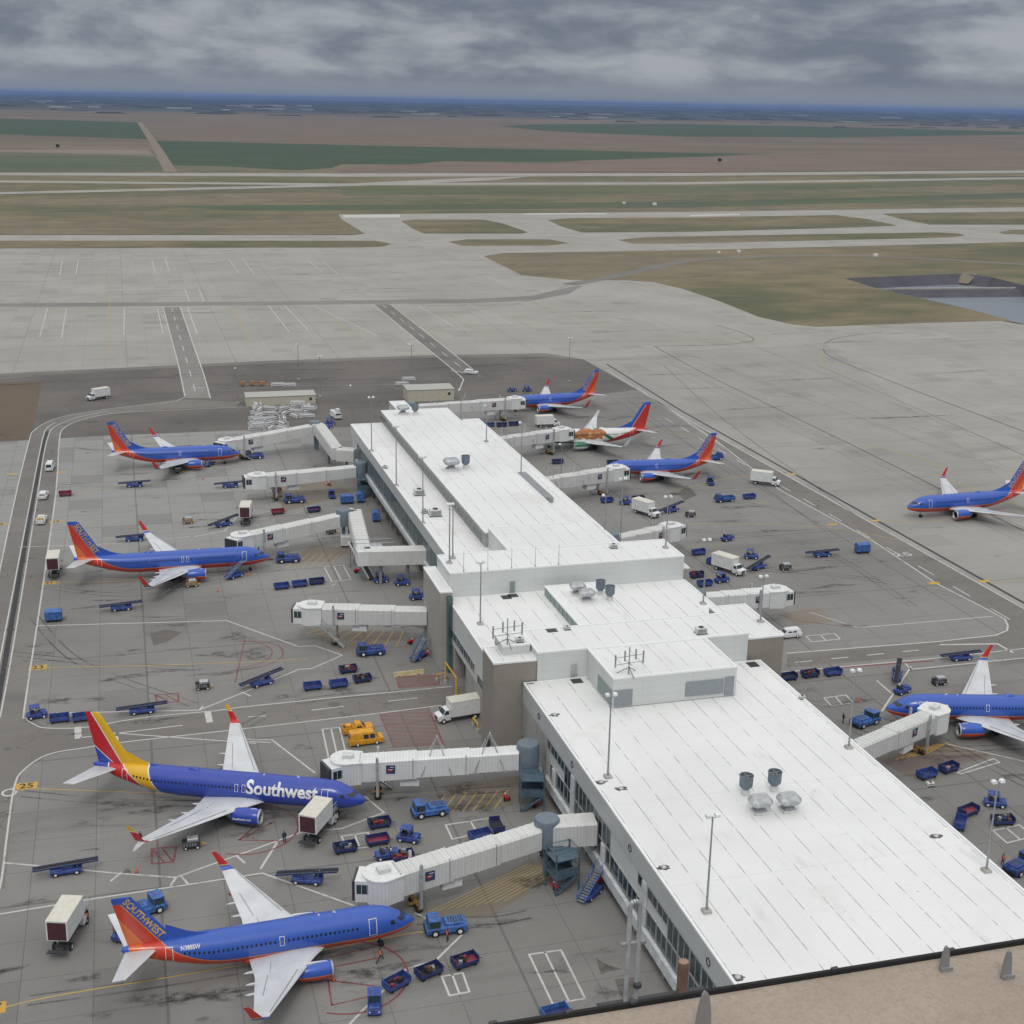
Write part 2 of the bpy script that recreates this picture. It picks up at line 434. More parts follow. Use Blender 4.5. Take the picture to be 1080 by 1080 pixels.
# --- retention pond
def inner(pts, k, z, c=None):
    c = c or sum((Vector((p.x,p.y,0)) for p in pts), Vector())/len(pts)
    return [Vector(((p.x-c.x)*k+c.x, (p.y-c.y)*k+c.y, z)) for p in pts]
mb = MB(); top = [Vector((p.x,p.y,.0)) for p in rim]; bot = inner(rim, .80, -9.0)
n = len(rim)
mb.add(top+bot, [(i, (i+1) % n, n+(i+1) % n, n+i) for i in range(n)]+[tuple(range(n, 2*n))])
m, b = newmat('pond_liner', .6); v, x, y, z = coords(); nn = noise(v, .08, 5, .65)
setc(b, mixc(ramp(nn, .35, .65), (.035,.033,.045), (.055,.052,.068))); M['liner'] = m
tag(mb.build('retention_basin', M['liner']), kind='structure')
m, b = newmat('pond_water', .22); v, x, y, z = coords(); nn = noise(v, .02, 4); setc(b, mixc(nn, (.17,.20,.235), (.21,.235,.265)))
bump(b, noise(v, .8, 3), .03, .25); M['water'] = m
wp = inner(rim, .90, -5.0)
flatpoly('water', [wp], -5.0, M['water'])
# dam across the basin: a dark ridge with a pale kerb, and a pale ramp down the bank
mb = MB(); A = gp(968,313,-4.5); B_ = gp(1230,312,-4.5)
A = gp(935,311,-4.9); B_ = gp(1160,309,-4.9); dn = Vector((0,1,0))
for (w0, w1, z0, z1) in ((26,3,-9,-2.6),):
    mb.loft([[A-dn*w0+Vector((0,0,z0+5)), A+dn*w0*.5+Vector((0,0,z0+5)), A+dn*w1+Vector((0,0,z1+5)), A-dn*w1+Vector((0,0,z1+5))],
             [B_-dn*w0+Vector((0,0,z0+5)), B_+dn*w0*.5+Vector((0,0,z0+5)), B_+dn*w1+Vector((0,0,z1+5)), B_-dn*w1+Vector((0,0,z1+5))]])
tag(mb.build('basin_dam', M['liner']), kind='structure')
mb = MB(); mb.bar(A+Vector((6,3,2.8)), B_+Vector((0,3,2.8)), 1.6, .8); tag(mb.build('dam_kerb', M['pale_concrete']), kind='structure')
mb = MB(); a = gp(1024,289); c = gp(1013,300,-5)
mb.bar(Vector((a.x,a.y,.5)), Vector((c.x,c.y,-4.4)), 9, .6); tag(mb.build('basin_ramp', M['field_pale']), kind='structure')

# ================================================================ MARKINGS
white = MB(); yellow = MB(); red = MB(); black = MB(); orange = MB()
ZW = .006
def wl(pts, w=.27, sm=0): ribbon(white, smooth_line(pts, sm) if sm else pts, w, ZW)
def yl(pts, w=.3, sm=0): ribbon(yellow, smooth_line(pts, sm) if sm else pts, w, ZW+.001)
def rl(pts, w=.28, sm=0, closed=False): ribbon(red, smooth_line(pts, sm) if sm else pts, w, ZW+.002, closed)
def bl(pts, w=.4, sm=0): ribbon(black, smooth_line(pts, sm) if sm else pts, w, ZW-.001)
def dashes(mbx, a, b, n, frac=.45, w=.3):
    a = gp(*a); b = gp(*b)
    for i in range(n):
        t0 = (i+.1)/n; t1 = t0+frac/n
        ribbon(mbx, [a.lerp(b,t0), a.lerp(b,t1)], w, ZW)
# left service road
road = [gp(47,455), gp(31,466), gp(18,514), gp(1,596), gp(-30,760), gp(26,745), gp(59,520), gp(62.5,464), gp(82,444), gp(112,437), gp(180,424), gp(125,430), gp(75,437)]
flatpoly('service_road', [[gp(50,445), gp(35,455), gp(31,464), gp(18.5,514), gp(1,595), gp(-22,700), gp(-70,940), gp(5,937), gp(16,830), gp(28,770), gp(24,750), gp(58,520), gp(62.5,464), gp(67,452), gp(82,444), gp(112,437), gp(180,431), gp(250,429), gp(250,424), gp(190,421), gp(125,430), gp(75,437.5)]], .003, M['asphalt_old'])
flatpoly('service_road', [[gp(26,752), gp(50,768), gp(92,767), gp(270,745), gp(360,735), gp(477,724), gp(500,722), gp(515,737), gp(465,744), gp(402,752), gp(260,767.5), gp(245,770), gp(137,782), gp(87,789), gp(50,797), gp(25,812), gp(10,850)]], .0035, M['asphalt_old'])
wl([(195,418.7),(188,422),(180,423.7),(125,430),(75,437.5),(50,445),(35,455),(31,464),(18.5,514),(1,595.5),(-20,700)], sm=3)
wl([(58,446),(50,451),(44.5,464),(30.5,536),(19.4,593.7),(0,695),(-10,750)], .25, sm=3)
wl([(112,434),(82,440),(57.5,450),(51,460),(46,480),(40,520),(15,675),(0,757)], .25, sm=3)
wl([(250,429.5),(150,434),(112,437),(82,444),(67,452),(62.5,464),(59,520),(42,640),(26,745),(27,757),(36,764),(50,768),(92,767),(150,757),(225,750)], sm=3)
bl([(50,455),(46.5,466),(36,520),(22,600),(4,705),(-20,840)], .9)
for a in ((35,538),(25,592),(10,664)): bl([(a[0]-3.5,a[1]),(a[0]+3.5,a[1])], .9)
wl([(-10,945),(0,936),(7.5,880),(15,830),(25,812),(50,796),(87,789),(137,782),(245,770),(402,752),(465,744)], sm=4)
wl([(225,750),(252,746),(360,735),(477,724)])
for a, b in (((262,756),(280,755)),((329,749),(362,745)),((410,739.5),(440,736)),((85,778),(192,765)),((285,783),(240,781)),((120,773),(270,784))): wl([a,b], .25)
wl([(82,767.5),(82.5,778)], 1.0); wl([(219,751),(221,761)], 1.0)
# gate safety lines
wl([(40,660),(239,654.5),(315,682),(332,681),(361,691),(329,705),(315,706),(270,725),(210,749),(60,752)])
wl([(210,749),(214,745)], .3); wl([(255,730),(264,734)], .3)
wl([(5,910),(50,914),(123,921),(185,925.5),(270,895),(320,877),(360,874),(405,857),(385,840)])
for a, b in (((128,920),(117,929)),((186,925),(180,934)),((191,924),(198,932)),((250,903),(258,910)),((292,889),(275,916))): wl([a,b], .3)
wl([(240,779),(287,780.5),(332,815)]); wl([(0,964),(98,948),(270,922),(277,921),(373,955)])
wl([(438,963),(487,986),(459,1013.5),(430,1021),(384,1064),(369,1080)])
wl([(170,627),(200,610),(237,588)],.25); wl([(205,566),(237,560),(250,545)],.25); wl([(20,577),(130,573),(200,566)],.2)
# parking boxes
def boxm(pts, mid=True):
    wl(pts+[pts[0]], .25)
    if mid:
        q = [gp(*p) for p in pts]; wl([(q[0]+q[1])/2, (q[2]+q[3])/2], .25)
boxm([(558,1006.7),(591.7,1002),(617,1053),(583,1059)])
boxm([(340,769),(358,767),(366,799),(348,806)])
boxm([(342,598),(362,596),(370,611),(350,613.5)]); wl([(350,617),(354,616)],.3)
boxm([(470,870),(522,862),(530,873),(477,885)]); boxm([(360,882),(388,878),(392,893),(367,896)])
boxm([(466,1030),(488,1026),(495,1046),(474,1050)])
boxm([(869,736),(892,733),(900,741),(877,744.5)]); boxm([(1047,876),(1075,870),(1090,882),(1062,889)])
boxm([(1009,815),(1048,800),(1054,804),(1014,816)], False)
boxm([(850,671),(880,668),(886,674),(856,677)])
# right service road
flatpoly('service_road', [[gp(640,388), gp(672,411), gp(753,463), gp(823,517), gp(920,570), gp(987,615), gp(1040,642), gp(1060,653), gp(1063,662), gp(1050,670), gp(920,682), gp(830,689), gp(830,704), gp(1000,690), gp(1090,683), gp(1250,740), gp(1085,644), gp(900,541), gp(720,440), gp(660,402)]], .003, M['asphalt_old'])
wl([(640,390),(720,440),(900,541),(1080,642),(1150,681)], .35)
wl([(672,409),(753,463),(823,517),(920,570),(987,615),(1040,642),(1060,653),(1063,660),(1062,665),(1050,670),(985,677),(920,682),(830,689)], .35)
bl([(640,384),(720,434),(900,535),(1080,636),(1150,675)], .7)
dashes(white, (700,440), (1085,665), 14)
wl([(910,661.7),(1047,650)], .25); wl([(855,646),(905,662)], .2)
wl([(825,709),(988.5,694),(1080,684)], .3); wl([(960,706),(1080,694)], .3); wl([(992,680),(1052,679),(1068,688)], .5); dashes(white,(835,699),(985,684), 4)
wl([(961,703),(940,735),(930,750)], .3); wl([(925,718),(940,731)], .3); wl([(955,700),(961,706)], .3)
wl([(1000,785),(1050,796),(1080,803)], .3);
# terminal-side and red lines, equipment hatch boxes
def hatch(q, n, mbx, w=.22, border=True, diag=True):
    q = [gp(*p) for p in q]
    if border: ribbon(mbx, q, w*1.2, ZW+.0025, True)
    for i in range(n):
        t = (i+.5)/n; s_ = 1.0/n*.7 if diag else 0
        a = q[0].lerp(q[1], max(0, t-s_)); b = q[3].lerp(q[2], min(1, t+s_))
        ribbon(mbx, [a, b], w, ZW+.0015)
M['tint_brown'] = mat_slab('tint_brown', (.185,.162,.130), (.225,.200,.165), 7.62, .7, .5, seed=60)
M['tint_red'] = mat_slab('tint_red', (.165,.135,.122), (.20,.170,.155), 7.62, .7, .5, seed=70)
for q in ([(432,667),(320,662),(362,688),(425,672)], [(470,828),(548,818),(552,848),(470,856)], [(560,905),(600,915),(520,965),(440,975)],
          [(300,612-20),(330,575),(375,578),(350,592)], [(822,648),(862,640),(880,655),(840,660)],
          [(925,800),(990,782),(1050,796),(965,822)], [(290,515),(350,505),(370,520),(300,540)]):
    flatpoly('stained_bay', [q], .0045, M['tint_brown'])
for q in ([(400,752),(452,747),(468,785),(415,788)], [(418,714),(462,712),(463,722),(421,726)], [(925,800),(1044,794),(1040,800),(950,815)]):
    flatpoly('painted_bay', [q], .005, M['tint_red'])
hatch([(400,752),(415,788),(468,785),(452,747)], 9, red, .18)
hatch([(418,714),(421,726),(463,722),(462,712)], 6, red, .2)
hatch([(160,895),(186,893),(183,909),(160,911)], 2, red, .25); hatch([(164,733),(188,731),(188,740),(166,742)], 2, red, .25)
for k in range(9):
    a = gp(500+k*11, 908).lerp(gp(480+k*9, 962), 0); ribbon(yellow, [gp(556+k*5, 912+k*.3), gp(452+k*10, 962-k*1.5)], .13, ZW+.001)
for k in range(7): ribbon(yellow, [gp(470+k*11, 838-k*.8), gp(455+k*11, 858-k*.8)], .2, ZW+.001)
for k in range(9): ribbon(yellow, [gp(345+k*10, 662+k*.5), gp(322+k*12, 668+k*1.8)], .18, ZW+.001)
for k in range(6): ribbon(yellow, [gp(318+k*8, 583+k*.3), gp(300+k*9, 600-k*.5)], .16, ZW+.001)
for k in range(6): ribbon(orange, [gp(1000-k*5, 783+k), gp(975-k*6, 796+k)], .2, ZW+.001)
# engine danger rings and spokes
def ring_arc(c, r, a0, a1, n, mbx, w=.25):
    c = gp(*c); pts = [c+Vector((math.cos(R(a0+(a1-a0)*i/n))*r, math.sin(R(a0+(a1-a0)*i/n))*r, 0)) for i in range(n+1)]
    ribbon(mbx, pts, w, ZW+.002)
ring_arc((262,874), 6.5, -120, 100, 22, red); ring_arc((368,1030), 6.5, -120, 110, 22, red); ring_arc((250,705-15), 6, -90, 90, 18, red, .2)
ring_arc((262,690), 6, -90, 90, 18, red, .18); ring_arc((265,543), 5.5, -90, 90, 18, red, .18)
for a, b in (((252,886),(290,866)),((252,886),(275,866)),((252,886),(305,887)),((345,1010),(398,998)),((340,1022),(400,1010)),((346,1034),(395,1040)),((346,1034),(350,1060)),((350,1060),(390,1051)),((248,720),(258,675)),((252,560-10),(285,540)),((965,760),(985,745)),((1010,770),(1065,752)),((1010,770),(1040,782))):
    rl([a, b], .2)
rl([(821,711),(900,703),(985,697)], .4); rl([(820,648),(845,655),(900,662)], .2)
# yellow lead-in lines
for ln in ([(12,831),(230,839),(330,845),(392,846)], [(3,1063),(60,1050),(200,1027),(300,1010),(430,985),(445,984)], [(45,704),(150,702),(240,699),(325,695)],
           [(60,614),(150,612),(230,602),(300,585)], [(80,520),(160,505),(240,485)], [(960,572),(870,556),(750,552),(700,553)], [(1100,610),(1045,615)], [(935,550),(1010,548),(1090,538)],
           [(700,520),(760,506),(800,500)], [(600,440),(660,450),(740,460)]):
    yl(ln, .22, 4)
for a, b in (((700,455),(760,470)),((330,450),(250,470))): yl([a,b], .15)
yl([(150,280-165),(151,281)], .01)
# far apron stand outlines
for ln in ([(50,325),(42,355)], [(70,325),(65,356)], [(44,357),(68,356)], [(131,324),(131,353)], [(166,325),(172,352)], [(198,325),(208,352)], [(195,305),(200,318)], [(210,305),(215,318)],
           [(66,275),(63,290)], [(83,274),(80,289)], [(160,274),(164,288)], [(174,273),(179,287)], [(241,273),(252,288)], [(256,273),(268,289)], [(325,275),(340,287)], [(340,275),(356,289)],
           [(283,322),(305,350)], [(300,322),(325,348)]):
    wl(ln, .38)
for ln in ([(115,285),(116,330),(115,375)], [(245,325),(265,362)], [(345,330),(385,365)], [(425,330),(470,362)], [(455,322),(520,358)], [(505,320),(560,345)], [(560,318),(640,345)]): yl(ln, .3)
for ln in ([(492,320),(540,342)], [(440,322),(480,345)], [(400,355),(330,322)]): wl(ln, .35)
# the cross road and two cut roads on the far apron
flatpoly('cross_road', [[gp(-600,329), gp(0,320), gp(270,318), gp(500,315.5), gp(560,312), gp(600,303), gp(615,301), gp(600,310), gp(560,317), gp(500,319.5), gp(270,322), gp(0,324), gp(-600,336)]], -.012, M['asphalt_pale'])
flatpoly('cut_road', [[gp(172,324), gp(190,324), gp(222,420), gp(196,420)]], .008, M['asphalt_pale'])
flatpoly('cut_road', [[gp(394,321), gp(412,321), gp(510,398), gp(480,392)]], .008, M['asphalt_old'])
ZW = .012
wl([(172,324),(188,384),(195,418)], .4); wl([(190,324),(215,395),(222,420)], .4); wl([(394,321),(478,390),(489,400),(485,410)], .4); wl([(412,321),(497,388)], .4)
dashes(white, (181,324), (208,420), 8, w=.3); dashes(white, (403,321), (492,392), 8, w=.3); wl([(203,409),(216,409)], .5); wl([(476,391),(490,393)], .5)
wl([(250,429.5),(290,428)], .25); wl([(235,412),(300,407),(450,405)], .15)
ZW = .006
# taxi lines on the right apron
for ln in ([(756,343),(780,350),(795,358),(780,362),(750,364),(690,365)], [(868,368),(880,378),(960,410),(1080,455)], [(690,365),(745,395),(900,470),(1080,560)],
           [(710,372),(740,378)], [(870,362),(885,356),(930,350)]): bl(ln, .35, 4)
for ln in ([(700,360),(800,362)], [(868,370),(866,384),(900,400)], [(1000,496),(960,480),(900,465)], [(985,500),(1040,520),(1080,535)]): yl(ln, .35, 4)
for ln in ([(700,385),(760,440),(905,545)], [(660,420),(770,500)], [(862,385),(1080,480)], [(600,300),(540,322),(460,318)], [(745,470),(870,560)]): bl(ln, .18, 3)
# stand number pads
pads = [((28,829),'25'),((-9,1064),'27'),((40,704),'23'),((52,615),'21'),((59,550),'19'),((0,553),'18'),((13,500),''),((65,498),''),((924,549),''),((878,553),''),((1038,613),''),((985,615),''),((795,503),''),((836,500),''),((883,384),'')]
def txt_mesh(s, size, bold=0.0, align='CENTER'):
    cu = bpy.data.curves.new('lettering', 'FONT'); cu.body = s; cu.size = size; cu.align_x = align; cu.align_y = 'CENTER'; cu.offset = bold; cu.resolution_u = 3
    o = bpy.data.objects.new('t', cu); COL.objects.link(o); bpy.context.view_layer.update()
    dg = bpy.context.evaluated_depsgraph_get(); me = bpy.data.meshes.new_from_object(o.evaluated_get(dg))
    bpy.data.objects.remove(o); return me
ptext = MB()
for (p, s) in pads:
    c = gp(*p); w, d = (2.6, 1.5) if s else (2.4,1.2)
    if p[0] < 45 and p[1] > 700: w, d = 2.9, 2.0
    orange.add([(c.x-w/2,c.y-d/2,.011),(c.x+w/2,c.y-d/2,.011),(c.x+w/2,c.y+d/2,.011),(c.x-w/2,c.y+d/2,.011)], [(0,1,2,3)])
    if s:
        me = txt_mesh(s, d*1.0, .04); ptext.add([(v.co.x+c.x, v.co.y+c.y, .016) for v in me.vertices], [tuple(f.vertices) for f in me.polygons])
me = txt_mesh('LO', 3.2, .03); c = gp(4,837); ptext_w = MB()
white.add([(v.co.x*.9+c.x, v.co.y+c.y, .011) for v in me.vertices], [tuple(f.vertices) for f in me.polygons])
me = txt_mesh('25', 3.0, .04); c = gp(696,586) if 0 else gp(952,585)
white.add([(v.co.x*1.6+c.x, v.co.y+c.y, .011) for v in me.vertices], [tuple(f.vertices) for f in me.polygons])
for nm, mbx, mt in (('white_road_marking', white, 'mark_white'), ('yellow_taxi_marking', yellow, 'mark_yellow'), ('red_stand_marking', red, 'mark_red'), ('sealed_joint', black, 'mark_black'), ('stand_number_pad', orange, 'mark_orange'), ('stand_number', ptext, 'mark_black')):
    tag(mbx.build(nm, M[mt], fix=False), kind='structure')
# patches: dark repair patches on the slabs
for q in ([(158,668),(175,664),(192,667),(178,676),(162,681)], [(628,1010),(640,1017),(656,1022),(640,1025),(634,1028)], [(648,1033),(672,1030),(665,1058),(655,1052)], [(478,845),(488,843),(500,850),(486,856)], [(715,520),(725,512),(735,522),(722,528)]):
    flatpoly('repair_patch', [q], .0055, M['asphalt'])

# ---- oil, fuel and tyre stains: ragged smudges with their own outline, worn into the slabs
m, b = newmat('oil_stain', .7, 0, .3); v, x, y, z = coords(); nt_ = m.node_tree
at = nt_.nodes.new('ShaderNodeAttribute'); at.attribute_name = 'amount'
b.inputs['Base Color'].default_value = (.045,.042,.038,1)
tr_ = nt_.nodes.new('ShaderNodeBsdfTransparent'); mx_ = nt_.nodes.new('ShaderNodeMixShader')
n_ = noise(v, .9, 6, .75, (.6,1,1)); fa = (E(at.outputs['Fac'])*ramp(n_, .38, .66)).clamp()
nt_.links.new(fa.k, mx_.inputs[0]); nt_.links.new(tr_.outputs[0], mx_.inputs[1]); nt_.links.new(b.outputs[0], mx_.inputs[2])
nt_.links.new(mx_.outputs[0], [q for q in nt_.nodes if q.type == 'OUTPUT_MATERIAL'][0].inputs['Surface']); M['oil_stain'] = m
sv, sf, sa = [], [], []; rs = random.Random(21)
def smudge(px, py, rx, ry, ang, amt):
    c = gp(px, py) if not isinstance(px, Vector) else px; o = len(sv); n = 18; zz = .0085+len(sf)*1e-6
    sv.append((c.x, c.y, zz)); sa.append(amt)
    for rr_, am in ((.55, amt*.8), (1.0, 0.0)):
        for k in range(n):
            a = 2*math.pi*k/n; q = 1+.35*math.sin(3*a+c.x)+rs.uniform(-.12,.12); X_, Y_ = rx*rr_*q*math.cos(a), ry*rr_*q*math.sin(a)
            sv.append((c.x+X_*math.cos(ang)-Y_*math.sin(ang), c.y+X_*math.sin(ang)+Y_*math.cos(ang), zz)); sa.append(am)
    for k in range(n):
        k2 = (k+1) % n; sf.append((o, o+1+k, o+1+k2)); sf.append((o+1+k, o+1+n+k, o+1+n+k2, o+1+k2))
for (px, py, rx, ry) in ((92,1032,2.2,.9),(108,1070,1.6,.8),(180,1052,6,1.3),(228,1050,5,1.2),(111,863,1.1,.7),(137,850,5,1.0),(160,855,4,1.1),(118,846,3,.6),(508,977,2.2,.6),(539,972,2.8,.8),
    (45,690,3,1.6),(175,708,7,.8),(237,709,6,.9),(225,690,3,1.2),(187,659,5,.9),(250,672,3.5,2.6),(420,842,1.2,.9),(763,550,7,1.6),(753,570,6,1.4),(880,618,6,1),(850,625,8,.8),(214,541,6,.6),(218,548,6,.6),(216,555,7,.6),
    (265,545,5,1.8),(300,528,5,1.6),(262,690,5,3),(330,640,5,1),(365,820,6,2.4),(350,862,5,2),(290,860,4,1.6),(262,880,3,1.4),(360,1005,4,1.4),(385,1030,3,1.6),(410,1020,5,.8),(440,1000,4,.8),(160,760,6,1),(130,715,5,.9),
    (60,740,3,1.2),(300,735,3,1),(660,640,1,1),(900,740,5,1.2),(1000,800,5,1.5),(960,845,4,1.4),(1030,760,5,1.2),(700,470,6,1.6),(620,440,6,1.6),(730,500,6,1.6),(590,470,7,1.8),(820,560,9,1.0),(860,600,9,.9),(780,535,7,1.3),
    (500,850,5,2.6),(485,835,4,1.6),(560,930,3,2),(440,660,4,2),(410,590,4,2),(140,500,7,.8),(200,470,5,1),(100,640,6,.8),(130,600,8,.9),(170,620,7,1),(640,1048,2,1.4),(850,400,16,1.2),(950,440,20,1.4),(800,430,16,1.0),(700,395,10,1.0),(200,395,9,1),(330,400,12,1.2),(100,445,8,1)):
    smudge(px, py, rx, ry, rs.uniform(-.12,.12), rs.uniform(.4,.75))
for k in range(150):
    p_ = V(rs.uniform(-45,50), rs.uniform(105,400)) if k % 3 else V(rs.uniform(92,200), rs.uniform(120,400))
    smudge(p_, 0, rs.uniform(.5,3.5), rs.uniform(.3,1.0), rs.uniform(-.4,.4), rs.uniform(.3,.8))
for k in range(90):
    p_ = V(rs.uniform(-250,420), rs.uniform(420,900)); smudge(p_, 0, rs.uniform(4,22), rs.uniform(.8,2.2), rs.uniform(-.15,.15), rs.uniform(.15,.5))
me = bpy.data.meshes.new('oil_stain'); me.from_pydata(sv, [], sf); me.materials.append(m)
at_ = me.attributes.new('amount', 'FLOAT', 'POINT'); at_.data.foreach_set('value', sa); me.update()
o = bpy.data.objects.new('oil_stain', me); COL.objects.link(o); tag(o, kind='structure')
# tyre tracks: long faint dark lines swept into the stands
m2, b2 = newmat('tyre_mark', .8, 0, .3); v, x, y, z = coords(); nt_ = m2.node_tree; b2.inputs['Base Color'].default_value = (.05,.048,.045,1)
tr_ = nt_.nodes.new('ShaderNodeBsdfTransparent'); mx_ = nt_.nodes.new('ShaderNodeMixShader'); n_ = noise(v, .08, 5, .7); fa = (ramp(n_, .35, .7)*.42).clamp()
nt_.links.new(fa.k, mx_.inputs[0]); nt_.links.new(tr_.outputs[0], mx_.inputs[1]); nt_.links.new(b2.outputs[0], mx_.inputs[2])
nt_.links.new(mx_.outputs[0], [q for q in nt_.nodes if q.type == 'OUTPUT_MATERIAL'][0].inputs['Surface'])
tm = MB(); ZT = .0095
for ln in ([(0,690),(120,703),(250,708)], [(20,840),(150,850),(330,848)], [(30,1060),(200,1036),(380,1003)], [(40,620),(150,628),(300,600)], [(60,510),(160,515),(260,492)], [(300,850),(420,842),(540,835)], [(440,975),(520,975),(560,968)],
    [(260,768),(330,740),(470,730)], [(30,650),(80,700),(200,745)], [(700,640),(800,600),(1000,590)], [(720,560),(850,575),(960,640)], [(760,600),(900,610),(1060,640)], [(640,520),(740,525),(860,545)], [(560,470),(700,480),(800,495)],
    [(870,760),(960,790),(1080,790)], [(830,740),(940,760),(1080,830)], [(700,380),(820,440),(1080,560)], [(720,372),(900,440),(1080,505)], [(760,350),(950,430),(1080,480)], [(0,300),(260,297),(520,292),(640,285)], [(0,340),(260,337),(500,333)], [(100,400),(260,396),(450,392)], [(60,430),(200,408),(420,400)]):
    for of in (0, 1.6):
        pts = smooth_line(ln, 8); L_, R_ = ribbon_pts(pts, of*2+.001); 
        q = L_ if of else pts
        for i_ in range(len(q)-1): ribbon(tm, [q[i_], q[i_+1]], .32, ZT)
        ZT += .00002
tag(tm.build('tyre_mark', m2, fix=False), kind='structure')
# ================================================================ CONCOURSE
def mat_roof(name='roof_membrane'):
    m, b = newmat(name, .55, 0, .3); v, x, y, z = coords()
    n1 = noise(v, .05, 5, .6); n2 = noise(v, .5, 5, .7); n3 = noise(v, .22, 3, .6, (.3,1,1)); n5 = noise(v, 1.2, 4, .7, (1,.35,1))
    k = mixc(ramp(n1, .3, .7), (.69,.70,.695), (.755,.765,.76))
    k = mixc(ramp(n2, .55, .85)*.3, k, (.52,.54,.52))
    # dirt caught along the welded seams, broken into dashes
    sx = ((x*(1/3.05)+n3*.01).mod(1.0)-.5).ab().gt(.487)
    gap = ramp(n5*.7+n3*.3, .44, .53)
    k = mixc(sx*gap*.88, k, (.10,.10,.095))
    k = mixc(((x*(1/3.05)).mod(1.0)-.5).ab().gt(.492)*.26, k, (.40,.41,.41))
    k = mixc(((y*(1/18.3)).mod(1.0)-.5).ab().gt(.4975)*.3, k, (.4,.41,.41))
    sp = noise(v, .7, 5, .75, w=33); k = mixc(ramp(sp, .66, .74)*.6*ramp(n1,.35,.6), k, (.22,.21,.2)); wp_ = noise(v, .35, 6, .7, (1,.28,1), w=21); k = mixc(ramp(wp_, .56, .72)*.35, k, (.48,.48,.46))
    pn = noise(v, .11, 4, .6, w=12); k = mixc(ramp(pn, .6, .72)*.35, k, (.60,.59,.54))
    setc(b, k); bump(b, n2, .03, .25); return m
M['roof'] = mat_roof()
def mat_panel(name, c, w=1.1, hz=True, vs=7.6):
    m, b = newmat(name, .45, .05, .4); v, x, y, z = coords(); n = noise(v, .15, 4, .6); n2 = noise(v, .8, 4, .7, (1,1,.25))
    k = mixc(ramp(n, .3, .7), tuple(q*.93 for q in c), c)
    k = mixc(ramp(n2, .55, .8)*.2, k, tuple(q*.72 for q in c))
    j = ((z*(1/w)).mod(1.0)-.5).ab().gt(.475)
    j2 = (((x+y)*(1/vs)).mod(1.0)-.5).ab().gt(.4955)
    k = mixc(j.mx(j2)*.35, k, tuple(q*.55 for q in c)); setc(b, k); return m
M['panel'] = mat_panel('panel', (.62,.645,.635)); M['fascia'] = mat_panel('fascia', (.52,.545,.545), 1.5)
M['sill_white'] = P('sill_white', (.62,.645,.65), .5)
M['coping'] = P('coping', (.80,.82,.82), .4, scale=.3, var=.02, dirt=.05)
def mat_cmu(name, c):
    m, b = newmat(name, .9, 0, .25); v, x, y, z = coords(); n = noise(v, .3, 5, .65); n2 = noise(v, 1, 4, .7, (1,1,.2)); n3 = noise(v, 6, 3)
    k = mixc(ramp(n, .3, .7), tuple(q*.9 for q in c), c); k = mixc(ramp(n2, .5, .8)*.25, k, tuple(q*.7 for q in c))
    j = ((z*(1/3.0)).mod(1.0)-.5).ab().gt(.492); k = mixc(j*.4, k, tuple(q*.6 for q in c)); setc(b, k); bump(b, n3, .02, .3); return m
M['tan_block'] = mat_cmu('tan_block', (.30,.275,.24)); M['grey_block'] = mat_cmu('grey_block', (.40,.385,.35))
B0 = empty('concourse_building', (71.3,175,0), 0, 'long white roofed airport concourse running up the picture between the two rows of aircraft', 'building')
OFF = Vector((71.3,175,0))
def bpart(mb, name, mat, parent=B0, **k):
    mb.xf(Matrix.Translation(-OFF)); return mb.build(name, mat, parent, **k)
def volume(nm, x0, x1, y0, y1, z0, z1, wallm, rim=.24, rw=.26, roofm='roof', skirt=True):
    """a walled block with a membrane roof set inside a raised coping"""
    bpart(MB().box(x0, x1, y0, y1, z0, z1-.02), nm+'_wall', M[wallm])
    bpart(MB().box(x0+rw, x1-rw, y0+rw, y1-rw, z1-.03, z1), nm+'_roof', M[roofm])
    mb = MB(); e = .06
    mb.box(x0-e, x1+e, y0-e, y0+rw, z1-.12, z1+rim-.1); mb.box(x0-e, x1+e, y1-rw, y1+e, z1-.12, z1+rim-.1)
    mb.box(x0-e, x0+rw, y0+rw, y1-rw, z1-.12, z1+rim-.1); mb.box(x1-rw, x1+e, y0+rw, y1-rw, z1-.12, z1+rim-.1)
    bpart(mb, nm+'_coping', M['coping'])
def window(face, a0, a1, z0, z1, pos, out=-1, mull=0, glass='glass_dark', fr='pale_metal'):
    """face 'x': plane x=pos, spans y; 'y': plane y=pos, spans x"""
    def bx(mb, u0, u1, w0, w1, d0, d1):
        if face == 'x': mb.box(min(pos+out*d0,pos+out*d1), max(pos+out*d0,pos+out*d1), u0, u1, w0, w1)
        else: mb.box(u0, u1, min(pos+out*d0,pos+out*d1), max(pos+out*d0,pos+out*d1), w0, w1)
    f = MB(); t = .07
    bx(f, a0, a1, z0, z0+t, -.02, .10); bx(f, a0, a1, z1-t, z1, -.02, .10); bx(f, a0, a0+t, z0+t, z1-t, -.02, .10); bx(f, a1-t, a1, z0+t, z1-t, -.02, .10)
    for i in range(mull):
        c = a0+(a1-a0)*(i+1)/(mull+1); bx(f, c-.035, c+.035, z0+t, z1-t, -.02, .09)
    fo = bpart(f, 'window', M[fr])
    g = MB(); bx(g, a0+t, a1-t, z0+t, z1-t, -.01, .04); g.xf(Matrix.Translation(-OFF)); g.build('pane', M[glass], fo)
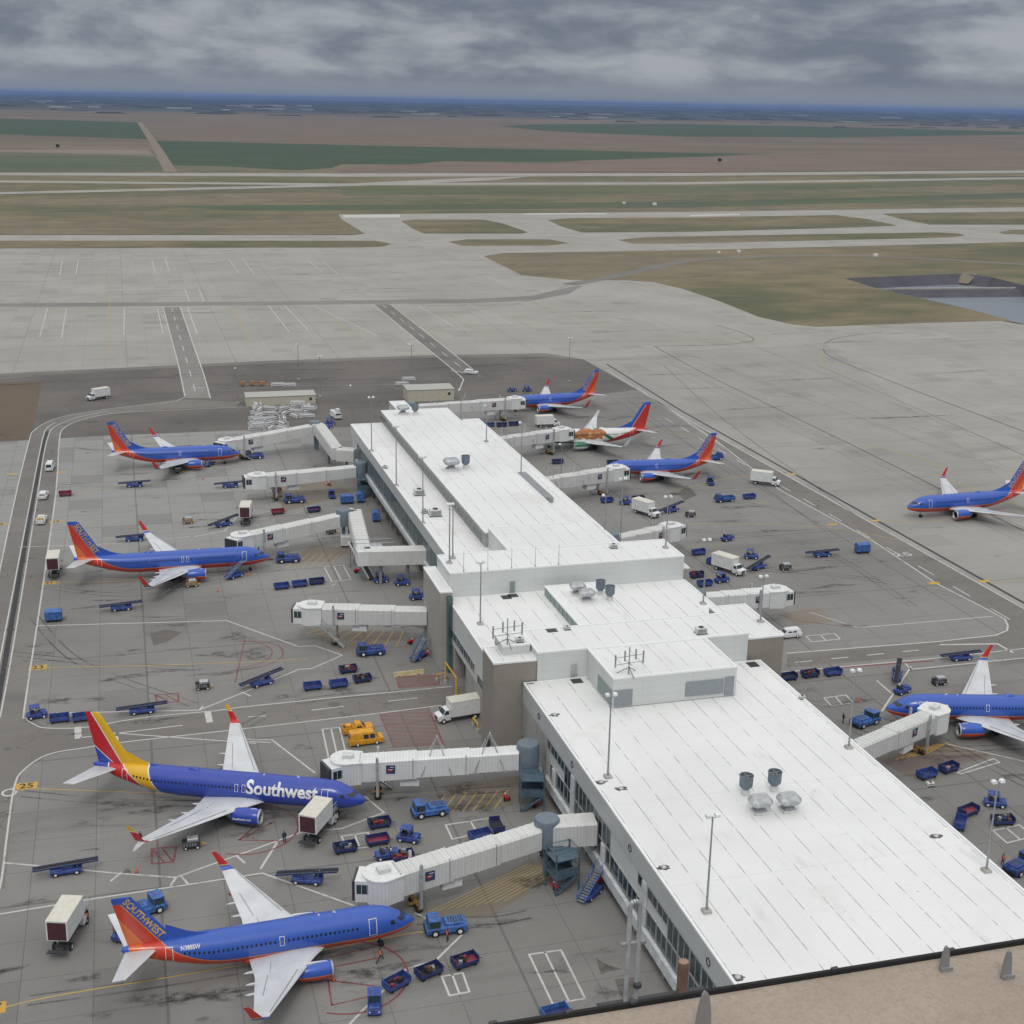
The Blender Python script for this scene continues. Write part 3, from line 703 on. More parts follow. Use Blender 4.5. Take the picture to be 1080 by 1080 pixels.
# near hall
HX0, HX1, HY1, HZ = 52.6, 90.2, 175.5, 11.7
bpart(MB().box(HX0+1.6, HX1-1.6, 62, HY1-.2, 0, 2.6), 'hall_ground_floor', M['grey_block'])
bpart(MB().box(HX0+.15, HX1-.15, 60, HY1-.1, 1.9, HZ-.6), 'hall_wall', M['panel'])
volume('hall', HX0, HX1, 60, HY1, 8.8, HZ, 'fascia')
bpart(MB().box(HX0-.35, HX0+.3, 60, 163.5, 1.75, 3.15), 'sill_band', M['sill_white'])
bpart(MB().box(HX1-.3, HX1+.35, 60, 168, 1.75, 3.15), 'sill_band', M['sill_white'])
bpart(MB().box(HX0-.05, HX0+.2, 163.5, HY1-.1, 3.6, 8.7), 'wall_panel', M['grey_precast'])
y = 98.0
while y < 162:
    window('x', y, y+2.94, 3.3, 5.75, HX0+.15, -1, 1); y += 3.05
y = 98.0
while y < 163:
    if y < 118 or 137 < y < 155: window('x', y, y+2.94, 5.85, 8.65, HX0+.15, -1, 1)
    elif y < 127 or y > 155: window('x', y, y+2.94, 7.2, 8.65, HX0+.15, -1, 1)
    y += 3.05
y = 63.0
while y < 98:
    window('x', y, y+2.94, 3.3, 8.6, HX0+.15, -1, 1); y += 3.05
for y in (125.5, 151.5): bpart(MB().box(HX0-.12, HX0+.1, y, y+1.2, 3.3, 8.7), 'pier', M['sill_white'])
for y in (167.5, 152.5, 131, 108.5):
    mb = MB(); n_ = 16
    for k in range(n_):
        a = 2*math.pi*k/n_; c_ = 2*math.pi*(k+1)/n_
        mb.bar((HX0-.04, y+.42*math.cos(a), 10.2+.42*math.sin(a)), (HX0-.04, y+.42*math.cos(c_), 10.2+.42*math.sin(c_)), .1, .08)
    bpart(mb, 'ring_emblem', M['dark_metal'])
# service doors opposite the bridges
for y in (159.6, 139.4): bpart(MB().box(HX0-.1, HX0+.2, y, y+1.1, 3.2, 5.6), 'door', M['white_paint'])
for y in range(66, 172, 9): bpart(MB().box(HX0+.3, HX0+.9, y, y+.6, 0, 1.9), 'column', M['tan_block'])
# middle block
volume('plant_room', 54.7, 88.0, 175.6, 184.5, 11.8, 16.2, 'panel')
volume('annex', 62.3, 81.0, 164.4, 175.55, 11.8, 16.15, 'panel')
def lou(x0, x1, y, z0, z1, nm='louvre', mat='louvre_grey'):
    mb = MB(); mb.box(x0, x1, y-.08, y, z0, z1); bpart(mb, nm, M[mat])
lou(73.2, 79.0, 164.35, 12.4, 14.6); lou(78.0+1.2, 80.6, 164.35, 12.0, 14.8)
lou(62.5, 65.2, 164.35, 12.0, 14.4)
bpart(MB().box(62.2, 62.28, 164.6, 170.5, 12.0, 14.3), 'louvre', M['louvre_green'])
bpart(MB().box(59.8, 60.8, 175.5, 175.6, 11.8, 14.0), 'door', M['pale_metal'])
# left and right stair blocks
volume('stair_block', 48.2, 54.65, 175.9, 182.2, 0, 15.0, 'tan_block')
volume('stair_block', 88.1, 94.4, 176.4, 190.4, 0, 15.0, 'tan_block')
volume('penthouse', 50.3, 54.4, 178.6, 183.4, 15.0, 16.4, 'panel')
bpart(MB().box(47.9, 48.15, 177.2, 178.4, 0, 2.3), 'door', M['dark_metal'])
# link block
volume('link_block', 49.7, 92.8, 184.55, 211.5, 5.2, 12.0, 'panel')
bpart(MB().box(51.5, 91, 184.6, 211.4, 0, 5.3), 'link_ground_floor', M['grey_block'])
bpart(MB().box(49.8, 51.5, 184.7, 199.0, 0, 5.2), 'ground_wall', M['grey_precast'])
bpart(MB().box(49.8, 51.5, 206.5, 211.3, 0, 5.2), 'ground_wall', M['grey_precast'])
bpart(MB().box(51.45, 51.5, 199.2, 206.3, .1, 4.9), 'vehicle_opening', M['dark_metal'])
for i in range(7): window('x', 192.6+i*2.4, 192.6+i*2.4+2.3, 6.3, 7.9, 49.7, -1, 1)
for i in range(2): window('x', 186+i*2.4, 186+i*2.4+2.3, 4.3+1.2, 7.2, 49.7, -1, 1)
volume('roof_room', 66.2, 75.5, 186.8, 209.5, 12.0, 13.6, 'louvre_green')
for i in range(9): bpart(MB().box(66.05, 66.18, 188+i*2.3, 188.15+i*2.3, 12.2, 13.3), 'louvre_rib', M['pale_metal'])
# tall cross block
volume('cross_block', 50.1, 92.5, 211.6, 221.5, 11.0, 16.4, 'panel')
bpart(MB().box(51.5, 91, 211.7, 221.4, 0, 11.0), 'cross_ground_floor', M['grey_block'])
volume('core_roof', 63.2, 84.0, 221.6, 236, 12.0, 16.1, 'panel')
bpart(MB().box(60.6, 61.5, 211.45, 211.55, 12.0, 14.2), 'door', M['louvre_green'])
volume('stair_tower', 47.9, 50.0, 209.3, 222.5, 0, 14.0, 'grey_block')
bpart(MB().box(49.0, 49.75, 207.9, 209.25, 0, 13.4), 'stair_glazing', M['glass_green'])
volume('stair_tower', 92.6, 94.0, 212.5, 221, 0, 13.8, 'grey_block')
# far wing
volume('wing', 54.4, 88.4, 221.7, 341.5, 9.7, 12.3, 'fascia')
bpart(MB().box(54.7, 88.1, 221.8, 341.3, 5.0, 9.7), 'wing_wall', M['panel'])
bpart(MB().box(56.3, 86.5, 222, 341, 0, 5.0), 'wing_ground_floor', M['tan_block'])
bpart(MB().box(54.1, 54.7, 222, 334, 4.1, 5.1), 'sill_band', M['sill_white'])
y = 224.0
while y < 333:
    window('x', y, y+3.9, 5.3, 9.5, 54.7, -1, 2, 'glass_green', 'grey_metal'); y += 4.05
y = 224.0
while y < 338:
    bpart(MB().box(55.1, 55.7, y, y+.55, 0, 4.1), 'column', M['tan_block']); y += 6.1
for y in range(226, 336, 8): bpart(MB().box(56.2, 56.3, y, y+3.2, 0, 3.0), 'dock_door', M['grey_metal'])
volume('high_roof', 62.6, 80.2, 236.05, 343, 12.2, 15.2, 'grey_precast')
y = 238.0
while y < 341:
    window('x', y, y+2.7, 13.0, 14.3, 62.6, -1, 1, 'glass_green', 'grey_metal'); y += 3.2
volume('end_corridor', 72.5, 77.0, 343.1, 384, 4.5, 8.6, 'panel')
for y in (352, 366, 380): bpart(MB().box(74, 75.2, y, y+1.2, 0, 4.5), 'column', M['grey_metal'])
for (x0, y0, x1, y1) in ((82, 262, 84.2, 283),):
    bpart(MB().box(x0, x1, y0, y1, 12.3, 13.5), 'roof_monitor', M['grey_metal'])
# low raised pads and black walkway mats
for (px, py, z) in ((556,719,11.7),(608,718,11.7),(534,630,12.0),(541,628,12.0),(581.5,664.5,16.2),(794,701,11.7),(712,521,12.3)):
    p = gp(px, py, z); bpart(MB().box(p.x-.8, p.x+.8, p.y-.9, p.y+.9, z+.005, z+.06), 'walkway_mat', M['dark_metal'])

# ================================================================ ROOF FURNITURE (things of their own)
def stain_disc(mb, r, seed):
    rnd = random.Random(seed); n = 22; pts = []
    for k in range(n):
        a = 2*math.pi*k/n; q = r*.72*(.7+.6*rnd.random()); pts.append((q*math.cos(a)*1.25, q*math.sin(a)*.8))
    mb.add([(x,y,.012) for x,y in pts], [tuple(range(n))])
def drain(px, py, z, label, seed):
    p = gp(px, py, z); t = empty('roof_drain', p, 0, label, 'roof drain', 'domed drains on the hall roof')
    mb = MB(); stain_disc(mb, .85, seed); mb.build('dirt_ring', P('dirt_ring', (.13,.12,.11), .9, var=.4, scale=3), t)
    MB().lathe([(0,.34),(.1,.34),(.22,.25),(.28,.08)], axis='z', n=14).build('dome', M['pale_metal'], t, smooth=True)
drain(585,754,11.7,'roof drain with a dark dirt ring, nearest the brown stair block',1)
drain(634,825,11.7,'roof drain with a dirt ring at the foot of the near left lamp mast',2)
drain(700,915,11.7,'large dirty roof drain between the two left lamp masts of the near hall',3)
drain(778,1031,11.7,'roof drain by the left roof edge just above the tan ledge',4)
drain(655,832,11.7,'smaller stained roof drain right of the near left lamp mast',5)
drain(987,882,11.7,'stained roof drain near the right edge of the hall roof',6)
def hood(p, label, s=1.0, rz=0):
    t = empty('roof_exhaust_hood', p, rz, label, 'exhaust hood', 'exhaust hoods on the concourse roof')
    MB().box(-.9*s,.9*s,-.8*s,.8*s,0,.35*s).build('curb', M['roof_kit'], t)
    MB().loft([[(-.75*s,-.65*s,.35*s),(.75*s,-.65*s,.35*s),(.75*s,.65*s,.35*s),(-.75*s,.65*s,.35*s)],[(-.5*s,-.45*s,.75*s),(.5*s,-.45*s,.75*s),(.5*s,.45*s,.75*s),(-.5*s,.45*s,.75*s)],[(-.5*s,-.45*s,1.2*s),(.5*s,-.45*s,1.2*s),(.5*s,.45*s,1.2*s),(-.5*s,.45*s,1.2*s)]]).build('neck', M['grey_metal'], t)
    ring = lambda w, d, z: [(-w*s,-d*s*.6,z*s),(-w*s*.7,-d*s,z*s),(w*s*.7,-d*s,z*s),(w*s,-d*s*.6,z*s),(w*s,d*s*.6,z*s),(w*s*.7,d*s,z*s),(-w*s*.7,d*s,z*s),(-w*s,d*s*.6,z*s)]
    MB().loft([ring(1.15,.95,1.15),ring(1.35,1.15,1.45),ring(1.35,1.15,1.8),ring(1.05,.85,2.15)]).build('cap', M['pale_metal'], t)
    mb = MB()
    for k in range(4): mb.box(-.42*s+k*.25*s-.03, -.42*s+k*.25*s+.03, -.5*s, -.45*s, .8*s, 1.2*s)
    mb.build('grille', M['dark_metal'], t); return t
def ductfan(p, label, s=1.0):
    t = empty('roof_exhaust_fan', p, 0, label, 'exhaust fan', 'round exhaust fans on the concourse roof')
    MB().lathe([(0,.55*s),(.5*s,.5*s),(.8*s,.42*s)], axis='z', n=18).build('base', M['roof_kit'], t, smooth=True)
    mb = MB(); mb.lathe([(.8*s,.42*s),(1.2*s,.8*s),(1.5*s,.84*s),(2.5*s,.84*s),(2.55*s,.90*s),(2.65*s,.90*s),(2.65*s,.78*s),(2.0*s,.74*s),(1.95*s,.05)], axis='z', n=22); mb.build('drum', M['steel_blue'], t, smooth=True)
    mb = MB(); mb.bar((-.72*s,0,2.45*s),(.72*s,0,2.45*s),.08*s,.25*s); mb.bar((0,-.72*s,2.45*s),(0,.72*s,2.45*s),.08*s,.25*s); mb.build('damper', M['grey_metal'], t)
    return t
hood(gp(801,857,11.7), 'left of the two boxy hoods among the big fans on the near hall roof', 1.0)
hood(gp(831,855,11.7), 'right of the two boxy hoods among the big fans on the near hall roof', 1.0)
ductfan(gp(786,838,11.7), 'left round blue grey fan drum on the near hall roof', 1.0)
ductfan(gp(816,834,11.7), 'right round blue grey fan drum on the near hall roof', 1.0)
hood(gp(619,634,13.6), 'front boxy hood on the green sided roof room', .95)
hood(gp(609,627,13.6), 'rear boxy hood on the green sided roof room', .95)
ductfan(gp(633,627,13.6), 'rear blue fan drum beside the hoods on the green sided roof room', .95)
ductfan(gp(643,633,13.6), 'front blue fan drum beside the hoods on the green sided roof room', .95)
hood(gp(476,496,15.2), 'wide grey hood on the middle of the long high roof', 1.25)
ductfan(gp(491,494,15.2), 'grey fan drum on the middle of the long high roof', 1.1)
hood(gp(425,437,15.2), 'grey hood at the far end of the long high roof', 1.1)
ductfan(gp(438,437,15.2), 'fan drum at the far end of the long high roof', 1.0)
def acunit(px, py, z, label, s=1.0, rz=0.0):
    t = empty('rooftop_unit', gp(px,py,z), rz, label, 'rooftop unit')
    MB().bbox(-.9*s,.9*s,-.6*s,.6*s,.15,1.1*s,.05).build('cabinet', M['roof_kit'], t)
    MB().lathe([(1.1*s,.42*s),(1.22*s,.42*s)], (0,0,0), 'z', 14).build('fan_guard', M['dark_metal'], t)
    mb = MB(); mb.box(-.8*s,.8*s,-.64*s,-.6*s,.3,.9*s); mb.build('grille', M['grey_metal'], t)
    mb = MB(); mb.box(-1*s,1*s,-.7*s,-.55*s,0,.15); mb.box(-1*s,1*s,.55*s,.7*s,0,.15); mb.build('skid', M['dark_metal'], t)
acunit(442,522,12.3,'grey rooftop unit on the far left roof, nearer the end of two',1.2)
acunit(459,544,12.3,'grey rooftop unit on the far left roof by the third lamp mast',1.3)
acunit(448,541,12.3,'small rooftop unit left of the larger one on the far left roof',.7)
acunit(406,494,12.3,'tiny rooftop unit on the far left roof near the second lamp mast',.6)
acunit(598,664,16.2,'small white box standing in the middle of the plant room roof',.5)
acunit(739,668,16.2,'small square curb on the right end of the plant room roof',.9)
acunit(605,578,16.4,'small box on the tall cross block roof near its far right corner',.8) if 0 else None
acunit(647,578,16.4,'small box on the tall cross block roof near its right corner',.7)
acunit(548,677,16.4,'small square hatch on the penthouse of the brown stair block',.6)
acunit(1003,832,11.7,'small white box on the right edge of the near hall roof',.5) if 0 else None
acunit(981,829,11.7,'small white box by the right coping of the near hall roof',.5)
acunit(846,737,11.7,'tiny white box by the right coping behind the near right lamp mast',.45)
def antenna(p, label, s=1.0, mast=0):
    t = empty('antenna_frame', p, R(8), label, 'antenna', 'sector antenna frames on the concourse roofs')
    mb = MB(); mb.tube((0,0,0),(0,0,3.9*s),.10,.08,8); mb.build('mast', M['grey_metal'], t)
    mb = MB()
    for a in range(3):
        an = a*2.09+.5; mb.tube((0,0,1.0*s),(1.6*s*math.cos(an),1.6*s*math.sin(an),.03),.05)
    mb.build('tripod', M['dark_metal'], t)
    mb = MB(); mb.tube((-2.1*s,0,2.6*s),(2.1*s,0,2.6*s),.05); mb.tube((-2.1*s,0,1.6*s),(2.1*s,0,1.6*s),.05); mb.tube((0,-.9*s,1.6*s),(0,.9*s,1.6*s),.05)
    mb.build('cross_arm', M['grey_metal'], t)
    for x in (-2.1,-.7,.95,2.1):
        MB().bbox(x*s-.09,x*s+.09,-.15,.02,(1.3 if abs(x) > 1 else 2.0)*s,(3.1 if abs(x) > 1 else 3.5)*s,.04).build('panel_antenna', M['grey_metal'], t)
antenna(gp(535,681,16.4), 'tall grey antenna frame on the penthouse of the brown stair block', 1.1)
antenna(gp(663,711,16.15), 'grey antenna frame on the front edge of the annex roof', 1.05)
def mast(p, h, label, heads=2, rz=0.0, nm='lamp_mast', cat='lamp mast'):
    t = empty(nm, p, rz, label, cat, 'tall floodlight masts')
    MB().bbox(-.45,.45,-.45,.45,0,.35,.04).build('base', M['pale_concrete'], t)
    MB().tube((0,0,.35),(0,0,h),.13,.075,10).build('pole', M['grey_metal'], t, smooth=True)
    mb = MB(); mb.tube((-.55,0,h-.15),(.55,0,h-.15),.045,n=6); mb.tube((0,-.25,h-.5),(0,.25,h-.5),.04,n=6); mb.build('bracket', M['grey_metal'], t)
    for k in range(heads):
        x = -.5+k*1.0/(max(1,heads-1))
        hd = MB(); hd.loft([[(x-.28,-.25,h-.05),(x+.28,-.25,h-.05),(x+.28,.3,h+.02),(x-.28,.3,h+.02)],[(x-.25,-.2,h+.22),(x+.25,-.2,h+.22),(x+.22,.22,h+.3),(x-.22,.22,h+.3)]])
        hd.build('lamp_head', M['lamp_head'], t)
    return t
mast(gp(641,820,11.7), 11.2, 'lamp mast on the left edge of the near hall roof, beside two stained drains')
mast(gp(745,962,11.7), 11.2, 'lamp mast nearest the tan ledge on the left side of the near hall roof')
mast(gp(1040,919,11.7), 11.0, 'lamp mast on the right edge of the near hall roof, farthest right in the photo')
mast(gp(895,789,11.7), 11.0, 'lamp mast on the right roof edge beside the angled bridge and pale tractor')
mast(gp(741.5,637,12.0), 11.3, 'lamp mast on the link block roof in front of the right hand catering truck')
mast(gp(506.5,658.5,12.0), 10.5, 'lamp mast on the link block roof, left of its rooftop hoods')
mast(gp(474,594,16.4), 10.5, 'tallest thick mast at the left corner of the cross block roof', 3)
mast(gp(477.5,589,16.4), 9.0, 'thin companion mast just behind the thick one on the cross block roof', 1)
mast(gp(418,512.5,12.3), 13.2, 'second lamp mast from the far end on the far left roof')
mast(gp(446,552,12.3), 13.5, 'third lamp mast from the far end on the far left roof')
mast(gp(392,476,12.3), 13.0, 'lamp mast closest to the far left roof corner')
mast(gp(802,656,15.0), 7.5, 'short lamp mast on the right stair block beside the white bridge')
mast(gp(549.5,501,12.3), 12.0, 'slim mast on the far right roof edge beside the third right bridge', 1)
mast(gp(513,466,12.3), 9.0, 'slim mast on the far right roof edge at the second right bridge', 1)
mast(gp(486,443,12.3), 8.0, 'slim mast at the far right roof corner', 1)
mast(gp(591,523,0), 13.0, 'slim ground mast beside the third right bridge', 1)
mast(gp(637,576,12.3), 10.0, 'slim mast behind the tall cross block by the blue rotunda', 1)
mast(gp(654,575,12.3), 13.0, 'white headed mast behind the tall cross block over the fourth right bridge')
mast(gp(702,578,16.4), 9.5, 'mast at the right back corner of the tall cross block')
for px, py, h, lb in ((600,402,12.0,'floodlight mast standing on dark asphalt behind the farthest tail'), (434,400,9,'thin mast by the crossing of the cut road'), (315,400,9,'thin mast on the dark asphalt behind the shed'),
    (251,425,8,'thin mast left of the pale shed'), (338,418,10,'mast at the right end of the pale shed'), (372,449,9,'thin mast at the far left corner of the wing')):
    mast(gp(px,py,0), h+3, lb, 2 if px in (600,338) else 1)
for i, (px, py) in enumerate(((511,640),(518,614),(543,612),(570,609),(597,608))):
    t = empty('lightning_rod', gp(px,py-22,16.4) if i else gp(506,596,16.4), 0, 'rod', 'lightning rod', 'thin rods on the cross block coping')
    p = (52.5+i*4.2, 211.75, 16.6); t.location = p
    t['label'] = ['thin rod at the left corner of the cross block coping','thin rod above the left part of the cross block wall, next to the corner rod','thin rod over the small door of the cross block','thin rod right of the small cross block door','thin rod over the middle of the cross block wall, behind the green sided roof room'][i]
    MB().tube((0,0,0),(0,0,3.6),.05,.03,6).build('rod', M['grey_metal'], t)
    MB().lathe([(0,.14),(.12,.12),(.2,.05)], axis='z', n=8).build('foot', M['grey_metal'], t)

# ================================================================ TAN LEDGE OF THE TOWER
led = empty('tower_parapet', (0,3.4,90), 0, 'tan stucco ledge of the lookout tower with dark metal edge across the bottom right corner', 'parapet')
m, b = newmat('stucco', .95, 0, .2); v, x, y, z = coords(); n1 = noise(v, 55, 4, .7); n2 = noise(v, 3, 4, .6); n3 = noise(v, 160, 2, .6)
k = mixc(ramp(n2, .35, .65), (.34,.285,.235), (.385,.325,.27)); k = mixc(ramp(n1, .4, .7)*.5, k, (.25,.205,.168)); k = mixc(ramp(n3,.5,.7)*.35, k, (.50,.42,.35)); setc(b, k); bump(b, n1, .006, .7); M['stucco'] = m
e0 = gp(530,1079,90); e1 = gp(740,1047.5,90); e2 = gp(1110,986,90)
def off(p): return Vector((p.x, p.y-3.4, 0))
dr = (e2-e0).normalized(); a = e0-dr*2.5; c = e2+dr*4; nn = Vector((-dr.y, dr.x, 0))
def slab(mb, p, q, w0, w1, z0, z1):
    pts = [p+nn*w0, q+nn*w0, q+nn*w1, p+nn*w1]
    mb.loft([[(r.x, r.y-3.4, z0) for r in pts], [(r.x, r.y-3.4, z1) for r in pts]])
mb = MB(); slab(mb, a, c, -2.2, -.012, -1.2, -.012); mb.build('stucco_cap', M['stucco'], led)
mb = MB(); slab(mb, a, c, -.010, .002, -.25, .004); mb.build('metal_edge', M['black_rubber'], led)
mb = MB(); p0 = gp(955,1028,90); slab(mb, gp(938,1033,90), c, -.34, -.255, -.02, .012); o = mb.build('stucco_seam', M['stucco'], led)
for (px, py) in ((520,1080),(600,1068),(668,1058),(880,1023),(1003,1003)):
    q = gp(px, py, 90); mb = MB(); mb.bar((q.x-.012,q.y-3.403,.005),(q.x+.012,q.y-3.4,.005),.014,.008); mb.build('edge_clip', M['dark_metal'], led)
# three grey metal fins standing on the ledge
for (bx, by, tx, ty, w, lb) in ((741,1088,737,1045,.052,'grey metal fin at the lower left of the tan ledge'), (996,1020,994,998,.032,'left of the two small grey fins on the tan ledge'), (1061,1028,1058,1002,.034,'right of the two small grey fins on the tan ledge')):
    p = gp(bx, by, 90.0)
    # height so the tip shows where it does
    best = min([i*.004 for i in range(1, 90)], key=lambda hh: abs(project(p.x, p.y, 90+hh)[1]-ty))
    t = empty('ledge_fin', p, 0, lb, 'metal fin', 'grey fins along the tan ledge')
    hh = best
    mb = MB(); prof = [(-.5,0),(.5,0),(.46,.35),(.36,.7),(.2,.93),(0,1),(-.16,.93),(-.3,.7),(-.44,.35)]
    mb.loft([[(x*w, -.004+y*.0, z*hh) for x, z in prof] for y in (0,)]+[[(x*w, .006, z*hh) for x, z in prof]])
    mb.build('fin', M['grey_metal'], t); mb = MB(); mb.box(-w*.5, w*.8, -.012, .008, -.012, .003); mb.build('foot', M['grey_metal'], t)
# light metal handrail and pipes seen just over the edge (on the terminal side below the tower)
# ================================================================ AIRLINERS
# stations: s (from the nose), centre height, half height, half width
ST = [(0,2.72,.03,.03),(.15,2.72,.27,.27),(.5,2.74,.56,.58),(1.1,2.80,.88,.93),(1.8,2.90,1.18,1.23),(2.6,3.04,1.50,1.48),(3.4,3.16,1.74,1.66),(4.5,3.23,1.92,1.80),(6,3.25,2.0,1.88),
      (8,3.25,2.0,1.88),(12,3.25,2.0,1.88),(16,3.25,2.0,1.88),(20,3.26,1.99,1.88),(22,3.34,1.92,1.85),(24,3.52,1.76,1.74),(26,3.80,1.52,1.56),(28,4.12,1.22,1.28),(29.6,4.38,.93,.98),(31,4.58,.62,.62),(32,4.72,.36,.34),(32.3,4.76,.20,.20)]
def st(s):
    for a, b in zip(ST, ST[1:]):
        if s <= b[0]:
            t = (s-a[0])/(b[0]-a[0]); t = max(0, min(1, t))
            return [a[i]+(b[i]-a[i])*t for i in (1,2,3)]
    return list(ST[-1][1:])
def text_bm(s, size, bold, subz):
    me = txt_mesh(s, size, bold, 'LEFT'); bm = bmesh.new(); bm.from_mesh(me)
    z = -size
    while z < size*1.5:
        bmesh.ops.bisect_plane(bm, geom=bm.verts[:]+bm.edges[:]+bm.faces[:], plane_co=(0,z,0), plane_no=(0,1,0)); z += subz
    vs = [tuple(v.co) for v in bm.verts]; fs = [tuple(v.index for v in f.verts) for f in bm.faces]; bm.free()
    return vs, fs

def plane_mats(key, K):
    """body / fin / engine / winglet paint of one livery; K: length of the body and fin numbers"""
    dm, dt = K['dm'], K['dt']
    out = {}
    BL = (.030,.095,.44); RD = (.56,.045,.022); OR = (.66,.13,.022); GD = (.55,.30,.07)
    for part in ('body', 'fin', 'cowl'):
        m, b = newmat('livery_%s_%s' % (key, part), .28, 0, .5); v, x, y, z = coords()
        b.inputs['Coat Weight'].default_value = .25
        s = x*-1.0
        sr = s-dt                       # tail-relative station
        n = noise(v, .5, 5, .65, (.5,1,1))
        finLE = (z-5.2)*K['fs']+26.5    # leading edge station of the fin at height z
        if key in ('canyon', 'canyon300', 'canyonlong'):
            if part == 'cowl':
                k = mixc(z.lt(1.42), BL, RD); k = mixc(((z-1.42).ab()).lt(.04), k, GD)
            elif part == 'body':
                t = ((sr-20.0)*(1/8.6)).mx(0.0).mn(1.3)
                line = t.pw(2.2)*3.2+2.5+(s.lt(5.0))*((5.0-s)*.05)
                red = z.lt(line); k = mixc(red, BL, RD); k = mixc((z-line).ab().lt(.05), k, GD)
                o = ((sr-29.5)*-.9+3.2); org = z.lt(2.95+0.0)*0.0
                k = mixc((sr-28.0-(z-3.4)*1.2).gt(0.0)*z.lt(5.6)*sr.gt(28.4), k, OR)
                k = mixc(sr.gt(31.5), k, BL)
            else:
                d = sr-finLE
                k = mixc(d.gt(1.62), BL, RD); k = mixc((d-1.62).ab().lt(.07), k, GD)
                d2 = (sr-28.7)-(z-3.4)*.72
                k = mixc(d2.gt(0.0), k, OR); k = mixc(d2.ab().lt(.05), k, GD)
                k = mixc(z.gt(K['ft']-.75), k, BL)
        elif key == 'heart':
            YE = (.72,.42,.015); WH = (.72,.72,.72); RH = (.52,.012,.02); BH = (.028,.062,.37)
            if part == 'cowl': k = mixc(x.gt(99), BH, BH)
            else:
                if part == 'body':
                    zz_ = z-1.5
                    a1 = zz_*.62+22.2+zz_*zz_*-.02; a2 = zz_*.95+23.6+zz_*zz_*.05; a3 = zz_*.35+28.7
                else:
                    q = finLE
                    f1 = q*0.0-9.0
                    a1 = (z-5.2)*.0+10.0; a2 = q+1.15+(z-12.5)*-.06; a3 = (z-4.8)*1.15+28.9
                    a3 = a3+0.0
                e = sr
                k = mixc(e.gt(a1), BH, YE); k = mixc((e-a1).ab().lt(.09), k, WH)
                k = mixc(e.gt(a2), k, RH); k = mixc((e-a2).ab().lt(.09), k, WH)
                k = mixc(e.gt(a3), k, BH); k = mixc((e-a3).ab().lt(.09)*e.gt(a2), k, WH)
        else:   # white, green and red with a brown bear patch
            WH = (.70,.70,.68); GR = (.03,.16,.09); R2 = (.50,.03,.02)
            if part == 'cowl': k = mixc(z.lt(1.5), GR, WH)
            elif part == 'body':
                u = sr-(z-3.2)*-1.7
                t = ((sr-20.5)*(1/8.0)).mx(0.0).mn(1.3)
                k = mixc(z.lt(1.9), WH, GR)
                k = mixc((sr-20.6+(3.2-z)*-1.6).ab().lt(.9), k, GR)
                k = mixc((sr-23.0-(z-3.0)*2.6).gt(0.0), k, R2)
                bn = noise(v, .9, 3, .6)
                bear = ((s-15.2)*(1/4.9)).pw(2.0)+((z-4.0+E.op('SINE', s*1.25)*.22)*(1/1.35)).pw(2.0)
                legs = (s*1.05).mod(2.1).lt(1.0)*s.gt(11.2)*s.lt(19.4)*z.lt(4.0)*z.gt(2.55)
                k = mixc(bear.lt(1.0).mx(legs)*s.gt(0.0), k, mixc(ramp(bn,.4,.6),(.30,.10,.02),(.42,.17,.035)))
                k = mixc(s.lt(2.6), k, (.03,.10,.28))
            else:
                d = sr-finLE
                k = mixc(d.gt(1.05), BL, R2); k = mixc((d-1.05).ab().lt(.07), k, WH); k = mixc(z.gt(K['ft']-.75), k, BL)
        # pannel seams and grime
        seam = ((s*(1/2.54)).mod(1.0)-.5).ab().gt(.4935)
        if part == 'body': k = mixc(seam*.12, k, (.02,.02,.05))
        k = mixc(ramp(n, .5, .8)*.16, k, (.10,.10,.11))
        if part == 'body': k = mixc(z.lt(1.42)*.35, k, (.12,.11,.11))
        setc(b, k); out[part] = m
    return out
M['winglet_canyon'] = None
def winglet_mat(key):
    m, b = newmat('winglet_'+key, .3); v, x, y, z = coords(); b.inputs['Coat Weight'].default_value = .2
    if key == 'heart': k = mixc(z.gt(5.6), (.52,.02,.02), (.70,.40,.02)); k = mixc((z-5.6).ab().lt(.05), k, (.7,.7,.7))
    elif key == 'california': k = mixc(z.gt(99.), (.68,.69,.70), (.68,.69,.70))
    else: k = mixc(z.gt(4.4), (.05,.09,.42), (.50,.035,.03)); k = mixc((z-4.4).ab().lt(.05), k, (.6,.4,.1))
    setc(b, k); return m

